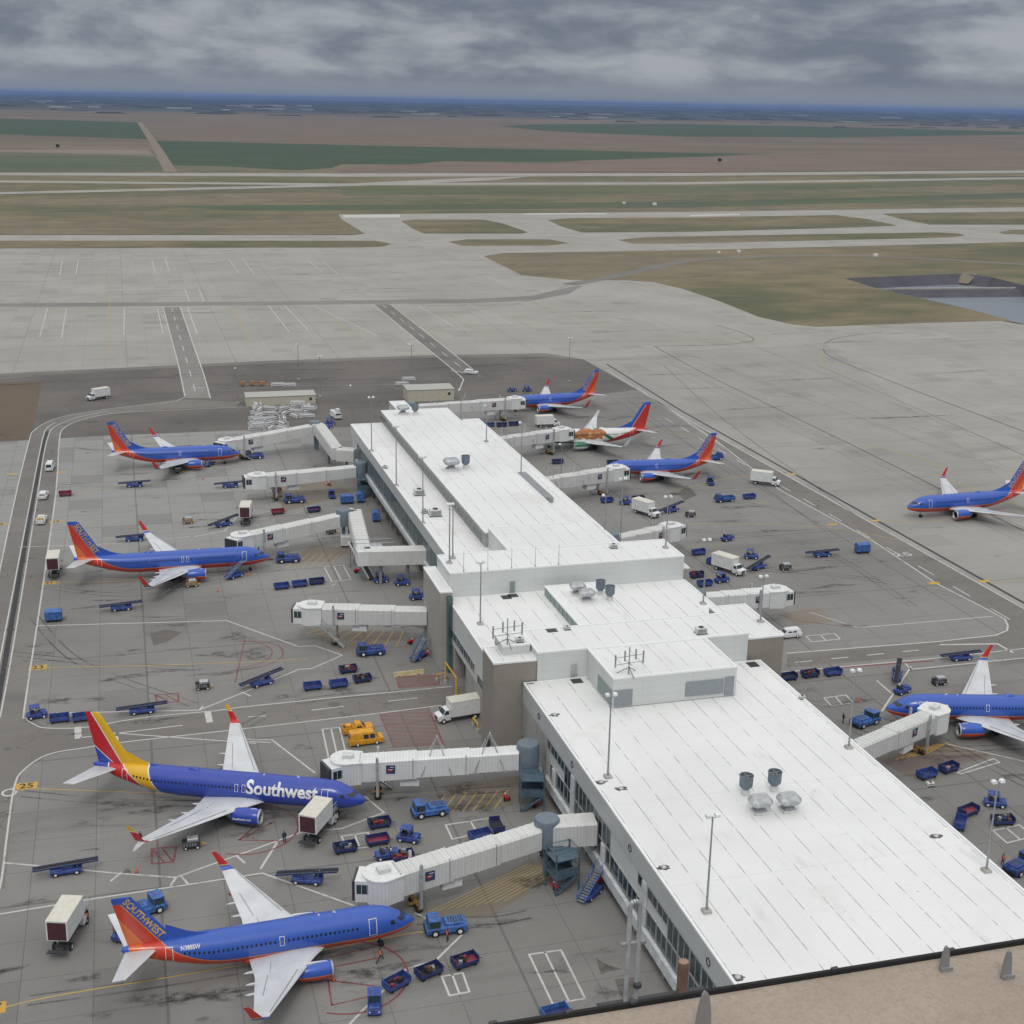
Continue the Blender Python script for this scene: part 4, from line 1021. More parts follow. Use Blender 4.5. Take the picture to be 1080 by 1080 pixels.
def airliner(kind, key, label, loc, ang, lettering=True, scale_text=True, group=None, noseup=0):
    plug1, plug2 = (3.0, 2.84) if kind == 800 else (0.0, 0.0)
    dm, dt = plug1, plug1+plug2
    small = kind == 300
    ft = 11.1 if small else 12.5
    fs = (31.0-26.5)/(ft-5.2)
    mats = plane_mats(key, dict(dm=dm, dt=dt, fs=fs, ft=ft)); wm = winglet_mat(key)
    stn = lambda s: s+(plug1 if s > 9 else 0)+(plug2 if s > 19 else 0)
    inv = lambda S_: (S_ if S_ <= 9 else (max(9, S_-plug1) if S_ <= 19+plug1 else max(19, S_-plug1-plug2)))
    root = empty('airliner', loc, ang, label, 'airliner', group)
    # ---- body
    mb = MB(); rings = []; NS = 32
    ss = [0,.06,.15,.3,.5,.8,1.1,1.45,1.8,2.2,2.6,3.0,3.4,3.9,4.5,5.2,6,8,9.0]+([10.5,12.0] if plug1 else [])
    S_all = [q for q in [0,.06,.15,.3,.5,.8,1.1,1.45,1.8,2.2,2.6,3.0,3.4,3.9,4.5,5.2,6]]
    S_all += [stn(q) for q in (8,12,16,18.9,19.9,21,22,23,24,25,26,27,28,28.8,29.6,30.3,31,31.5,32,32.3)]
    for q in S_all:
        zc, hh, hw = st(inv(q))
        if q < .3: hh *= 1.0
        # windscreen brow: flatten the top of the nose a little
        ring = []
        for k in range(NS):
            a = 2*math.pi*k/NS; yy = math.sin(a)*hw; zz = math.cos(a)*hh
            ring.append((-q, yy, zc+zz))
        rings.append(ring)
    mb.loft(rings); body = mb.build('fuselage', mats['body'], root, smooth=True)
    def surf(s, z, out=.012):
        zc, hh, hw = st(inv(s)); t = max(-1, min(1, (z-zc)/hh)); return hw*math.sqrt(max(0, 1-t*t))+out
    # wing-to-body fairing
    mb = MB(); w0 = 10.2+dm; L = 10.4; rr = []
    for i in range(9):
        t = i/8; q = w0+L*t; h = math.sin(math.pi*min(1, max(0,t)))**.5
        ring = []
        for k in range(16):
            a = 2*math.pi*k/16; ring.append((-q, math.sin(a)*(.4+1.68*h), 1.75+math.cos(a)*(.25+.62*h)))
        rr.append(ring)
    mb.loft(rr); mb.build('belly_fairing', mats['body'], root, smooth=True)
    # ---- wings
    tipy = 14.4 if small else 17.0; tips = (18.6 if small else 20.2)+dm; rl0 = 11.0+dm; rte = 19.0+dm
    tz = 4.0 if not small else 3.9
    for sd_ in (-1, 1):
        def wing_sec(y):
            t = (y-1.2)/(tipy-1.2)
            le = rl0+(tips-rl0)*t + (-.9*(1-t*6) if t < .16 else 0)*.6
            yk = 5.6; te_k = 18.9+dm
            tch = 1.55; te_t = tips+tch
            te = rte+(te_k-rte)*((y-1.2)/(yk-1.2)) if y < yk else te_k+(te_t-te_k)*((y-yk)/(tipy-yk))
            z = 1.95+(tz-1.95)*t**1.15
            return le, te, z
        prof = [(0,0),(.02,.35),(.08,.72),(.2,.98),(.38,1.0),(.6,.72),(.8,.38),(1,.03),(.8,-.12),(.5,-.45),(.25,-.6),(.08,-.42),(.02,-.22)]
        rr = []
        for y in (1.2,1.9,3,4.2,5.6,8,10.5,13,tipy-1.2,tipy):
            if y > tipy: continue
            le, te, z = wing_sec(y); c = te-le; th = c*(.062 if y < 6 else .055)
            rr.append([(-(le+c*u), sd_*y, z+th*w) for u, w in prof])
        mb = MB(); mb.loft(rr); wing = mb.build('wing', M['wing_grey'], root, smooth=True)
        # slat and flap strips: dark joints
        mb = MB()
        for y0, y1, u in ((2.2,5.4,.70),(5.8,12.0 if not small else 10,.74),(5.8,tipy-.8,.13)):
            a = wing_sec(y0); c = wing_sec(y1)
            h0 = (a[1]-a[0])*(.062*.42 if u > .5 else .062*.86)+.03; h1 = (c[1]-c[0])*(.055*.52 if u > .5 else .055*.86)+.03
            p0 = Vector((-(a[0]+(a[1]-a[0])*u), sd_*y0, a[2]+h0)); p1 = Vector((-(c[0]+(c[1]-c[0])*u), sd_*y1, c[2]+h1))
            mb.bar(p0, p1, .07, .03)
        mb.build('flap_joint', M['grey_metal'], wing)
        # flap track fairings
        for y in ((4.0,6.6,8.8) if small else (3.6,6.9,9.6)):
            le, te, z = wing_sec(y); f = MB(); cx = -(te-.9)
            f.lathe([(-1.9,.02),(-1.5,.13),(-.6,.19),(.6,.2),(1.5,.06)], (cx, sd_*y, z-.18), 'x', 8); f.build('flap_track_fairing', M['wing_grey'], wing, smooth=True)
        # winglet
        le, te, z = wing_sec(tipy); rr = []
        for (dy, dz_, ds, ch) in ((0,0,0,1.55),(.25,.06,.16,1.45),(.48,.28,.42,1.28),(.62,.65,.74,1.08),(.78,1.5,1.35,.82),(.98,2.45,2.05,.55)):
            h = 1.0 if not small else .9
            th = ch*.06
            ring = []
            for u, w in prof:
                # thickness turns from vertical to sideways
                q = min(1, dz_/.65)
                ring.append((-(le+ds+ch*u), sd_*(tipy+dy*h-w*th*q), z+dz_*h+w*th*(1-q)))
            rr.append(ring)
        wl_ = MB().loft(rr).build('winglet', wm, wing, smooth=True)
        if key == 'heart':
            rr = []
            for (dy, dz_, ds, ch) in ((.3,.05,.4,.95),(.7,-.35,.95,.7),(1.05,-.95,1.6,.3)):
                rr.append([(-(le+ds+ch*u), sd_*(tipy+dy), z+dz_+w*ch*.06) for u, w in prof])
            MB().loft(rr).build('lower_winglet', M['wing_grey'], wing, smooth=True)
        # engine
        ey = 4.83; es = (10.4 if small else 10.0)+dm; r = .98 if small else 1.08; ez = 1.55 if small else 1.62
        mb = MB(); mb.lathe([(-.02-es,r*.86),(-.28-es,r*.97),(-1.0-es,r*1.04),(-2.0-es,r*1.04),(-3.2-es,r*.93),(-3.9-es,r*.78)], (0, sd_*ey, ez), 'x', 26, cap=False)
        eng = mb.build('engine', mats['cowl'], root, smooth=True)
        mb = MB(); mb.lathe([(-.3-es,r*.76),(-.06-es,r*.80),(.02-es,r*.86),(-.06-es,r*.93),(-.2-es,r*.965)], (0, sd_*ey, ez), 'x', 26, cap=False); mb.build('intake_lip', M['pale_metal'], eng, smooth=True)
        mb = MB(); mb.lathe([(-.3-es,r*.76),(-.9-es,r*.76)], (0, sd_*ey, ez), 'x', 26, cap=False); mb.lathe([(-.9-es,r*.76),(-.91-es,.01)], (0, sd_*ey, ez), 'x', 26, cap=False)
        mb.build('fan', M['dark_metal'], eng, smooth=True)
        mb = MB(); mb.lathe([(-.55-es,.02),(-.88-es,.24)], (0, sd_*ey, ez), 'x', 12, cap=False); mb.build('spinner', M['grey_metal'], eng, smooth=True)
        mb = MB(); mb.lathe([(-3.7-es,r*.74),(-3.9-es,r*.60),(-4.5-es,r*.42),(-4.9-es,.02)], (0, sd_*ey, ez), 'x', 18, cap=False); mb.build('exhaust_cone', M['grey_metal'], eng, smooth=True)
        le, te, z = wing_sec(ey); mb = MB()
        mb.loft([[(-(es+.5), sd_*ey-.06, ez+r*.98),(-(es+.5), sd_*ey+.06, ez+r*.98),(-(es+.7), sd_*ey+.06, ez+r*1.1),(-(es+.7), sd_*ey-.06, ez+r*1.1)],
                 [(-(es+2.4), sd_*ey-.17, ez+r*.8),(-(es+2.4), sd_*ey+.17, ez+r*.8),(-(es+2.4), sd_*ey+.15, z+.28),(-(es+2.4), sd_*ey-.15, z+.28)],
                 [(-(es+5.2), sd_*ey-.1, z-.35),(-(es+5.2), sd_*ey+.1, z-.35),(-(es+5.2), sd_*ey+.1, z+.1),(-(es+5.2), sd_*ey-.1, z+.1)]])
        mb.build('pylon', M['wing_grey'], eng)
        if key == 'heart':
            vs, fs_ = text_bm('Southwest.com', .42, .012, .1); t_ = MB()
            vv = []
            for (a, c, _) in vs:
                q = -(es+3.5)+a*.95 if sd_ < 0 else -(es+.6)-a*.95
                zz = ez+.05+c; yy = math.sqrt(max(.01, (r*1.05)**2-(zz-ez)**2))+.02; vv.append((q, sd_*(ey+yy), zz))
            t_.add(vv, fs_); t_.build('lettering', M['letter_white'], eng)
        # main gear
        g = MB(); gs = 16.6+dm; g.tube((-gs, sd_*2.86, .56), (-gs, sd_*2.75, 1.9), .11); g.bar((-gs+.6, sd_*2.5, 1.7), (-gs, sd_*2.86, .8), .08); gear = g.build('main_gear', M['grey_metal'], root)
        for w_ in (-.43,.43): MB().lathe([(-.19,.40),(-.15,.55),(.15,.55),(.19,.40),(.12,.25),(-.12,.25)], (-gs, sd_*2.86+w_, .56), 'y', 18).build('wheel', M['black_rubber'], gear, smooth=True)
        # tailplane
        rr = []; hs = .88 if small else 1.0; tb = 4.62
        for t in (0, .5, 1):
            y = .3+6.85*hs*t; le = 28.3+dt+(31.9-28.3)*t+(.25 if small else 0)*t; te = 31.9+dt+(33.45-31.9)*t; z = tb+.72*t; c = te-le
            rr.append([(-(le+c*u), sd_*y, z+c*.05*w) for u, w in prof])
        MB().loft(rr).build('tailplane', M['wing_grey'], root, smooth=True)
        # doors as painted outlines with a handle, windows one by one
        def frame(s0, s1, z0, z1, nm, w=.05, cab=None):
            f = MB(); nz = 6
            def P_(s, z, o=.014): return (-s, sd_*surf(s, z, o), z)
            for i in range(nz):
                za = z0+(z1-z0)*i/nz; zb = z0+(z1-z0)*(i+1)/nz
                for sa, sb in ((s0, s0+w), (s1-w, s1)): f.add([P_(sa,za),P_(sb,za),P_(sb,zb),P_(sa,zb)], [(0,1,2,3)])
            for za, zb in ((z0, z0+w), (z1-w, z1)): f.add([P_(s0,za,.016),P_(s1,za,.016),P_(s1,zb,.016),P_(s0,zb,.016)], [(0,1,2,3)])
            d = f.build(nm, M['letter_white'], root)
            h = MB(); zm = (z0+z1)/2; h.add([P_((s0+s1)/2-.12,zm-.03,.02),P_((s0+s1)/2+.12,zm-.03,.02),P_((s0+s1)/2+.12,zm+.03,.02),P_((s0+s1)/2-.12,zm+.03,.02)], [(0,1,2,3)]); h.build('handle', M['grey_metal'], d)
        frame(4.75, 5.65, 2.75, 4.6, 'door', .06); frame(27.2+dt-.2, 28.0+dt-.2, 3.25, 4.9, 'door', .06)
        if kind == 800: frame(16.1, 16.6, 3.35, 4.35, 'exit_door'); frame(17.1, 17.6, 3.35, 4.35, 'exit_door')
        else: frame(14.9+.2, 15.45+.2, 3.35, 4.35, 'exit_door')
        if small or kind == 700 or key == 'heart' or kind == 800:
            ws = MB(); wz = 3.86
            n0 = 7.0; n1 = 26.3+dt; k_ = 0; me_w = None
            q = n0
            while q < n1:
                wq = MB(); zt = wz+(max(0, q-dt-23))*.10
                p = [(-(q-.09),zt-.15),(-(q+.09),zt-.15),(-(q+.13),zt),(-(q+.09),zt+.15),(-(q-.09),zt+.15),(-(q-.13),zt)]
                wq.add([(a, sd_*surf(-a, c, .013), c) for a, c in p], [tuple(range(6))])
                if k_ % 17 != 16 or small: 
                    if me_w is None or True:
                        o = wq.build('cabin_window', M['cockpit_glass'], root)
                q += .508*(1.0 if kind != 800 else 1.0); k_ += 1
    # cockpit windows: three a side, wrapped on the nose
    for sd_ in (-1, 1):
        for (s0, s1, y_in, y_out, zb, zt) in ((1.78,2.34,.06,.62,3.62,4.02),(1.95,2.62,.68,1.05,3.56,3.98),(2.5,3.1,.0,.0,3.56,4.0)):
            w_ = MB()
            if y_out:
                pts = []
                for (yy, zz) in ((y_in,zb),(y_out,zb-.02),(y_out,zt-.04),(y_in,zt)):
                    # find station where the skin passes (yy, zz)
                    best = 1.0
                    q = .6
                    while q < 4.5:
                        zc, hh, hw = st(q)
                        if (yy/hw)**2+((zz-zc)/hh)**2 <= 1: best = q; break
                        q += .01
                    pts.append((-best+.03, sd_*(yy+.01), zz+.015))
                w_.add(pts, [(0,1,2,3)])
            else:
                def P_(s, z): return (-s, sd_*surf(s, z, .02), z)
                w_.add([P_(2.52,3.5),P_(3.1,3.52),P_(3.16,3.93),P_(2.72,3.96)], [(0,1,2,3)])
            w_.build('cockpit_window', M['cockpit_glass'], root)
    # nose gear
    g = MB(); g.tube((-4.0,0,.4),(-3.9,0,1.7),.08); g.bar((-3.4,0,1.5),(-3.95,0,.9),.06); ng = g.build('nose_gear', M['grey_metal'], root)
    for w_ in (-.22,.22): MB().lathe([(-.1,.25),(-.09,.34),(.09,.34),(.1,.25)], (-4.0, w_, .35), 'y', 16).build('wheel', M['black_rubber'], ng, smooth=True)
    # ---- fin
    topz = ft; rr = []; base = 4.95
    LEb = 26.5-.15
    def finsec(z):
        le = 26.5+(z-5.2)*fs; te = 31.55+(33.05-31.55)*(z-5.0)/(ft-5.0)
        return le+dt, te+dt
    pf = [(0,0),(.03,.4),(.12,.85),(.3,1),(.6,.7),(.85,.3),(1,.04)]
    sec = pf+[(u,-w) for u, w in reversed(pf[1:-1])]
    sec = [(0,0)]+[(u,w) for u,w in pf[1:]]+[(u,-w) for u,w in reversed(pf[1:-1])]+[]
    for z in (base-.5, base+.4, 7, 9, 11, ft-.25, ft):
        le, te = finsec(max(z, 4.6)); c = te-le; th = .30-(z-5)*.022
        if z == ft: le += .25; th *= .3; c = te-le-.1
        rr.append([(-(le+c*u), w*th, z) for u, w in sec])
    fin = MB().loft(rr).build('fin', mats['fin'], root, smooth=True)
    # dorsal fillet
    mb = MB(); rr = []
    for (s_, ztop) in ((22.6,5.22),(24,5.48),(25.4,5.95),(26.9,6.75),(27.6,7.1)):
        zc, hh, hw = st(s_); zb = zc+hh*.9; q = s_+dt
        rr.append([(-q, -.16, zb-.1),(-q, -.07, (zb+ztop)/2),(-q,0,ztop),(-q,.07,(zb+ztop)/2),(-q,.16,zb-.1)])
    mb.loft(rr); mb.build('dorsal_fillet', mats['body'] if key == 'heart' else mats['fin'], root, smooth=True)
    if key == 'heart': pass
    # beacon and aerials
    mb = MB(); mb.lathe([(0,.12),(.1,.1),(.16,.03)], (-(11+dm),0,5.24), 'z', 8); mb.build('beacon', M['letter_white'], root)
    mb = MB(); mb.loft([[(-9,-.03,5.2),(-9.4,-.03,5.2),(-9.4,.03,5.2),(-9,.03,5.2)],[(-9.25,-.01,5.55),(-9.45,-.01,5.55),(-9.45,.01,5.55),(-9.25,.01,5.55)]]); mb.build('blade_aerial', M['letter_white'], root)
    if kind != 300: 
        mb = MB(); mb.lathe([(-1.1,.03),(-.7,.34),(0,.42),(.6,.34),(1.0,.05)], (-(19+dm+plug2*.6),0,5.12), 'x', 12); mb.build('radome', mats['body'], root, smooth=True)
    # ---- lettering
    if key != 'california' and key != 'heart':
        size = 1.28*(ft-5)/7.5; vs, fs_ = text_bm('SOUTHWEST', size, .03, 5)
        wt = max(v[0] for v in vs); need = 7.0 if not small else 6.1
        for sd_ in (-1, 1):
            t_ = MB(); vv = []
            ex = Vector((fs, 1)).normalized()   # up along the leading edge (station, z)
            for (a, c, _) in vs:
                a2 = a*need/wt
                # both sides read down the fin from its tip
                if sd_ < 0: along, across = need-a2, c
                else: along, across = a2, c
                # start low near the root
                s0 = 26.5+(5.9-5.2)*fs+.88; z0 = 5.9
                pxx = s0+ex.x*along; pzz = z0+ex.y*along
                nrm = (ex.y, -ex.x)
                # reading from the tip down on the right-hand side: tops towards the leading edge
                pxx -= nrm[0]*c*(1); pzz -= nrm[1]*c*(1)
                le, te = finsec(pzz); th = (.30-(pzz-5)*.022); u = max(.03, min(1, (pxx+dt-le)/(te-le)))
                yy = th*min(1, (.4+.5*(u-.03)/.09 if u < .12 else .85+.15*(u-.12)/.18 if u < .3 else 1-.3*(u-.3)/.3))+.02
                vv.append((-(pxx+dt), sd_*(yy), pzz))
            t_.add(vv, fs_); t_.build('tail_lettering', M['gold_letter'], fin)
    if key == 'heart':
        vs, fs_ = text_bm('Southwest', 2.45, .07, .12); wt = max(v[0] for v in vs)
        for sd_ in (-1, 1):
            vv = []
            for (a, c, _) in vs:
                a2 = a*9.9/wt; s_ = (16.0-a2) if sd_ < 0 else (6.1+a2); zz = 3.98+c*.95
                vv.append((-s_, sd_*surf(s_, zz, .022), zz))
            MB().add(vv, fs_).build('lettering', M['letter_white'], body)
    reg = {'canyon300': 'N388SW', 'canyon': 'N218SW', 'canyonlong': 'N8301J', 'heart': 'N8642E', 'california': 'N943WN'}[key]
    reg = 'N388SW' if key == 'canyon300' else None
    if reg:
        vs, fs_ = text_bm(reg, .55, .01, .2)
        for sd_ in (-1, 1):
            vv = []
            for (a, c, _) in vs:
                s_ = (26.2+dt-a) if sd_ < 0 else (23.8+dt+a); zz = 4.62+c; vv.append((-s_, sd_*surf(s_, zz, .015), zz))
            MB().add(vv, fs_).build('registration', M['letter_white'], body)
    return root
# gate aircraft: surveyed nose positions and headings (radians from +X)
airliner(300, 'canyon300', 'blue and red airliner nearest the camera, lowest in the photo, lettered SOUTHWEST down its fin', (27.84,134.17,0), .0334, group='parked airliners in blue, red and orange')
airliner(800, 'heart', 'airliner with large white Southwest lettering and a yellow, red and blue tail', (27.2,162.95,0), -.4152)
airliner(800, 'canyonlong', 'long blue and red airliner beside the left road, parked behind the heart tailed one', (25.64,267.96,0), -.0179, group='parked airliners in blue, red and orange')
p7 = airliner(700, 'canyon', 'farthest airliner on the left side, parked under the bridge by the stacked racks', (27.09,354.84,0), -.0109, group='parked airliners in blue, red and orange')
def clone_plane(label, loc, ang):
    c = copy_tree(p7); c.location = loc; c.rotation_euler = (0,0,ang); c['label'] = label; return c
def aim(nose, tail_top, L=700, ftz=12.5, srel=32.0):
    """heading from the photo positions of the nose and the fin tip"""
    a = gp(*nose, 2.75); b = gp(*tail_top, ftz); d = a-b; d.z = 0; d.normalize(); n_ = b+d*srel; return ((n_.x, n_.y, 0) if srel else (a.x, a.y, 0)), math.atan2(d.y, d.x)
for lb, nz, tt in (('farthest airliner on the right side of the concourse', (545,425), (629,390)),
                   ('blue airliner with winglets at the third right bridge, in front of the white bear one', (650,494), (752.5,456.5)),
                   ):
    sc_ = .92 if 'third' in lb else .96; l, a = aim(nz, tt, srel=32.0*sc_, ftz=12.5*sc_); clone_plane(lb, l, a).scale = (sc_,)*3
l, a = aim((956.5,535), (1095,484), srel=0); clone_plane('airliner taxiing alone on the open apron at the right edge', l, a)
l, a = aim((934,747.5), (1205,690), srel=0); clone_plane('airliner at the lower right bridge, cut off by the right edge', l, a)
l, a = aim((582,462), (683,424)); airliner(700, 'california', 'white, green and red airliner with a brown bear on its side', l, a)
# ================================================================ JET BRIDGES
def ribbed(mb, x0, x1, hw, zb0, zt0, zb1, zt1, step=.9):
    """a ribbed box tunnel from x0 to x1 whose floor and roof slope"""
    def sec(x, g=0.0):
        t = (x-x0)/(x1-x0); zb = zb0+(zb1-zb0)*t-g; zt = zt0+(zt1-zt0)*t+g; w = hw+g
        return [(x,-w,zb),(x,w,zb),(x,w,zt-.25),(x,w-.25,zt),(x,-w+.25,zt),(x,-w,zt-.25)]
    mb.loft([sec(x0), sec(x1)])
    x = x0+.1
    while x < x1-.2:
        a, b = sec(x, .05), sec(x+.11, .05); mb.loft([a, b]); x += step
def wheelset(parent, pts, r, w, name='wheel', mat='black_rubber', rim='letter_white', n=14):
    for (x, y) in pts:
        t = MB().lathe([(-w/2,r*.55),(-w/2,r*.9),(-w*.3,r),(w*.3,r),(w/2,r*.9),(w/2,r*.55)], (x,y,r), 'y', n).build(name, M[mat], parent, smooth=True)
        if rim: MB().lathe([(-w/2-.012,r*.12),(-w/2-.012,r*.52),(w/2+.012,r*.52),(w/2+.012,r*.12)], (x,y,r), 'y', 10).build('rim', M[rim], t)
def mat_tunnel(name, c):
    m, b = newmat(name, .45, .05, .4); v, x, y, z = coords(); n = noise(v, .35, 5, .65); n2 = noise(v, 1.2, 4, .7, (1,1,.2))
    k = mixc(ramp(n, .3, .7), tuple(q*.9 for q in c), c); k = mixc(ramp(n2, .52, .78)*.25, k, tuple(q*.65 for q in c))
    k = mixc(((x*(1/.42)).mod(1.0)-.5).ab().gt(.40)*.30, k, tuple(q*.55 for q in c)); setc(b, k); return m
M['tunnel'] = mat_tunnel('tunnel', (.66,.67,.655)); M['tunnel_clean'] = mat_tunnel('tunnel_clean', (.75,.765,.76))
def jet_bridge(rot, cab, zr, zc, label, walk=None, nsec=3, tower=True, bend=0.0, frames=False, mat='tunnel', towerside=-1, rotr=1.6, stairs=True, cabturn=0.0, drum=True):
    """rot, cab: world xy of the two ends; zr, zc floor heights there"""
    d = Vector((cab[0]-rot[0], cab[1]-rot[1])); L = d.length; an = math.atan2(d.y, d.x)
    t = empty('jet_bridge', (rot[0],rot[1],0), an, label, 'jet bridge', 'passenger boarding bridges')
    zf = lambda x: zr+(zc-zr)*x/L
    # rotunda
    if drum:
        MB().lathe([(zr-.35,rotr),(zr+2.9,rotr),(zr+3.15,rotr*.92),(zr+3.2,.1)], axis='z', n=22, cap=True).build('rotunda', M['steel_blue'], t, smooth=True)
    MB().tube((0,0,0),(0,0,zr-.3),.38,.38,14).build('rotunda_column', M['steel_blue'], t, smooth=True)
    Lt = L-3.6
    if drum: s0 = rotr-.3
    else: s0 = 0
    edges = [s0+(Lt-s0)*k/nsec for k in range(nsec+1)]
    for k in range(nsec):
        a, b = edges[k], edges[k+1]; w = 1.25+.11*k; h0 = 2.4+.13*k
        mb = MB(); ribbed(mb, a-(.5 if k else 0), b, w, zf(a)-.28-.05*k, zf(a)+h0, zf(b)-.28-.05*k, zf(b)+h0)
        sec = mb.build('tunnel_section', M[mat], t)
        mb = MB()
        for yy in (-1, 1): mb.bar((b, yy*(w+.03), zf(b)-.35), (b, yy*(w+.03), zf(b)+h0+.02), .16, .12)
        mb.bar((b, -w, zf(b)+h0+.04), (b, w, zf(b)+h0+.04), .16, .1); mb.build('end_frame', M['pale_metal'], sec)
        if k == nsec-1:
            for sd_ in (-1, 1):
                c = a+(b-a)*.42; q = MB(); zc_ = zf(c)+1.3
                q.box(c-.62, c+.62, *sorted((sd_*(w+.075), sd_*(w+.095))), zc_-.62, zc_+.62); sg = q.build('sign', M['cloth_navy'], sec)
                q = MB(); yy = sd_*(w+.10); 
                q.add([(c+math.cos(u)*.34+(.08), yy, zc_-.12+math.sin(u)*.26) for u in [i*.6283 for i in range(10)]], [tuple(range(10))]); q.build('red_emblem', M['red_paint'], sg)
                q = MB(); q.box(c-.48, c+.1, *sorted((yy, yy+sd_*.006)), zc_+.3, zc_+.38); q.box(c-.3, c+.34, *sorted((yy+sd_*.007, yy+sd_*.012)), zc_-.06, zc_+.02); q.build('white_stroke', M['letter_white'], sg)
    # cab
    xc = L-1.7
    mb = MB(); n = 18; prof = []
    for k in range(n+1):
        a = math.pi/2-math.pi*k/n; prof.append((xc+2.15*math.cos(a), 2.15*math.sin(a)))
    prof = [(Lt-.2, 1.75)]+prof+[(Lt-.2,-1.75)]; prof.reverse()
    mb.prism(prof, zc-.35, zc+2.75); cabo = mb.build('cab', M['tunnel_clean'], t)
    MB().prism([(x*1.0+(x-xc)*.03, y*1.04) for x, y in prof], zc+2.75, zc+2.95).build('cab_roof', M['white_paint'], cabo)
    # canopy box turned to the aircraft
    ct = R(cabturn); ca, sa = math.cos(ct), math.sin(ct)
    def cabbox(mb, x0, x1, y0, y1, z0, z1):
        st_ = len(mb.v); mb.box(x0, x1, y0, y1, z0, z1)
        mb.xf(Matrix.Translation((xc,0,0)) @ Matrix.Rotation(ct, 4, 'Z'), st_)
    mb = MB(); cabbox(mb, .6, 2.9, -1.65, 1.65, zc-.2, zc+2.55); cn = mb.build('canopy', M['tunnel_clean'], t)
    mb = MB(); cabbox(mb, 2.9, 3.25, -1.55, 1.55, zc-.1, zc+2.45); mb.build('bellows', M['dark_metal'], cn)
    mb = MB(); cabbox(mb, .7, 2.7, 1.651, 1.68, zc+.9, zc+2.1); cabbox(mb, .7, 2.7, -1.68, -1.651, zc+.9, zc+2.1); mb.build('cab_window', M['glass_dark'], cn)
    mb = MB()
    for k in range(3):
        for sd_ in (-1,1): cabbox(mb, .75+k*.66, .8+k*.66, *sorted((sd_*1.69,sd_*1.70)), zc+.9, zc+2.1)
    mb.build('window_bar', M['white_paint'], cn)
    MB().bbox(xc-1.0, xc+.5, -.55, .55, zc+2.95, zc+3.5, .05).build('cab_roof_unit', M['roof_kit'], t)
    # lift columns
    xl = edges[-1]-2.4; wl_ = 1.25+.11*(nsec-1)
    lc = MB()
    for sd_ in (-1, 1): lc.bar((xl, sd_*(wl_+.28), .9), (xl, sd_*(wl_+.28), zf(xl)+3.3), .32, .32)
    lc.bar((xl, -wl_-.3, zf(xl)-.55), (xl, wl_+.3, zf(xl)-.55), .3, .35); lc.build('lift_column', M['pale_metal'], t)
    bg_ = MB(); bg_.bar((xl, -1.5, .75), (xl, 1.5, .75), .5, .45); bg_.bar((xl-.9,0,.7),(xl+.9,0,.7),.3,.25); bo = bg_.build('bogie', M['ochre'], t)
    wheelset(bo, [(xl,-1.15),(xl,-.62),(xl,.62),(xl,1.15)], .5, .34, rim=None)
    # air unit and stair below the tunnel
    ax = xl-4.2; MB().bbox(ax-1.5, ax+1.1, -1.1, .9, zf(ax)-1.75, zf(ax)-.5, .05).build('air_unit', M['white_paint'], t)
    if stairs:
        sx, sy = xl+2.1, 1.75*(-towerside); mb = MB(); tt = zc-.1
        n_ = max(6, int(tt/.24)); bx, by = sx-4.6*.7, sy+.2
        for k in range(n_):
            u = k/n_; x = sx-4.0*u; z = tt*(1-u); mb.box(x-.2, x+.12, sy-.02 if sy > 0 else sy-.85, sy+.85 if sy > 0 else sy+.02, z-.05, z)
        y_ = (sy, sy+.85) if sy > 0 else (sy-.85, sy)
        for yy in y_:
            mb.bar((sx, yy, tt), (sx-4.0, yy, .1), .06, .22); mb.bar((sx, yy, tt+1.0), (sx-4.0, yy, 1.1), .05, .05)
            for k in range(5): u = k/4; mb.bar((sx-4.0*u, yy, tt*(1-u)+.05), (sx-4.0*u, yy, tt*(1-u)+1.0), .04, .04)
        mb.box(sx, sx+1.2, min(y_), max(y_), tt-.06, tt); mb.build('service_stair', M['pale_metal'], t)
    cos_, sin_ = math.cos(-an), math.sin(-an)
    loc = lambda X, Y: ((X-rot[0])*cos_-(Y-rot[1])*sin_, (X-rot[0])*sin_+(Y-rot[1])*cos_)
    # fixed walkways to the building (world points)
    if walk:
        for (a, b) in zip(walk, walk[1:]):
            pa, pb = Vector(loc(*a)), Vector(loc(*b)); dd = (pb-pa); ll = dd.length; ang = math.atan2(dd.y, dd.x)
            mb = MB(); ribbed(mb, 0, ll, 1.5, zr-.35, zr+2.75, zr-.35, zr+2.75, 1.1)
            mb.xf(Matrix.Translation((pa.x,pa.y,0)) @ Matrix.Rotation(ang, 4, 'Z')); wk = mb.build('fixed_walkway', M[mat], t)
            mb = MB()
            for u in (.5,):
                q = pa.lerp(pb, u); mb.tube((q.x,q.y,0),(q.x,q.y,zr-.3),.3,.3,12)
            mb.build('walkway_column', M['steel_blue'], wk, smooth=True)
    if tower:
        # open blue steel stair beside the rotunda: posts, landings, one flight
        mb = MB(); ox, oy = -.4, towerside*3.6
        for x in (-1.6,1.6):
            for y in (-1.3,1.3): mb.bar((ox+x,oy+y,0),(ox+x,oy+y,zr+.9),.16,.16)
        for z in (zr*.5, zr-.1): mb.box(ox-1.7, ox+1.7, oy-1.4, oy+1.4, z-.12, z)
        for z in (zr*.5+1.0, zr+.9):
            for a, b in (((-1.6,-1.3),(1.6,-1.3)),((-1.6,1.3),(1.6,1.3)),((-1.6,-1.3),(-1.6,1.3)),((1.6,-1.3),(1.6,1.3))): mb.bar((ox+a[0],oy+a[1],z),(ox+b[0],oy+b[1],z),.07,.07)
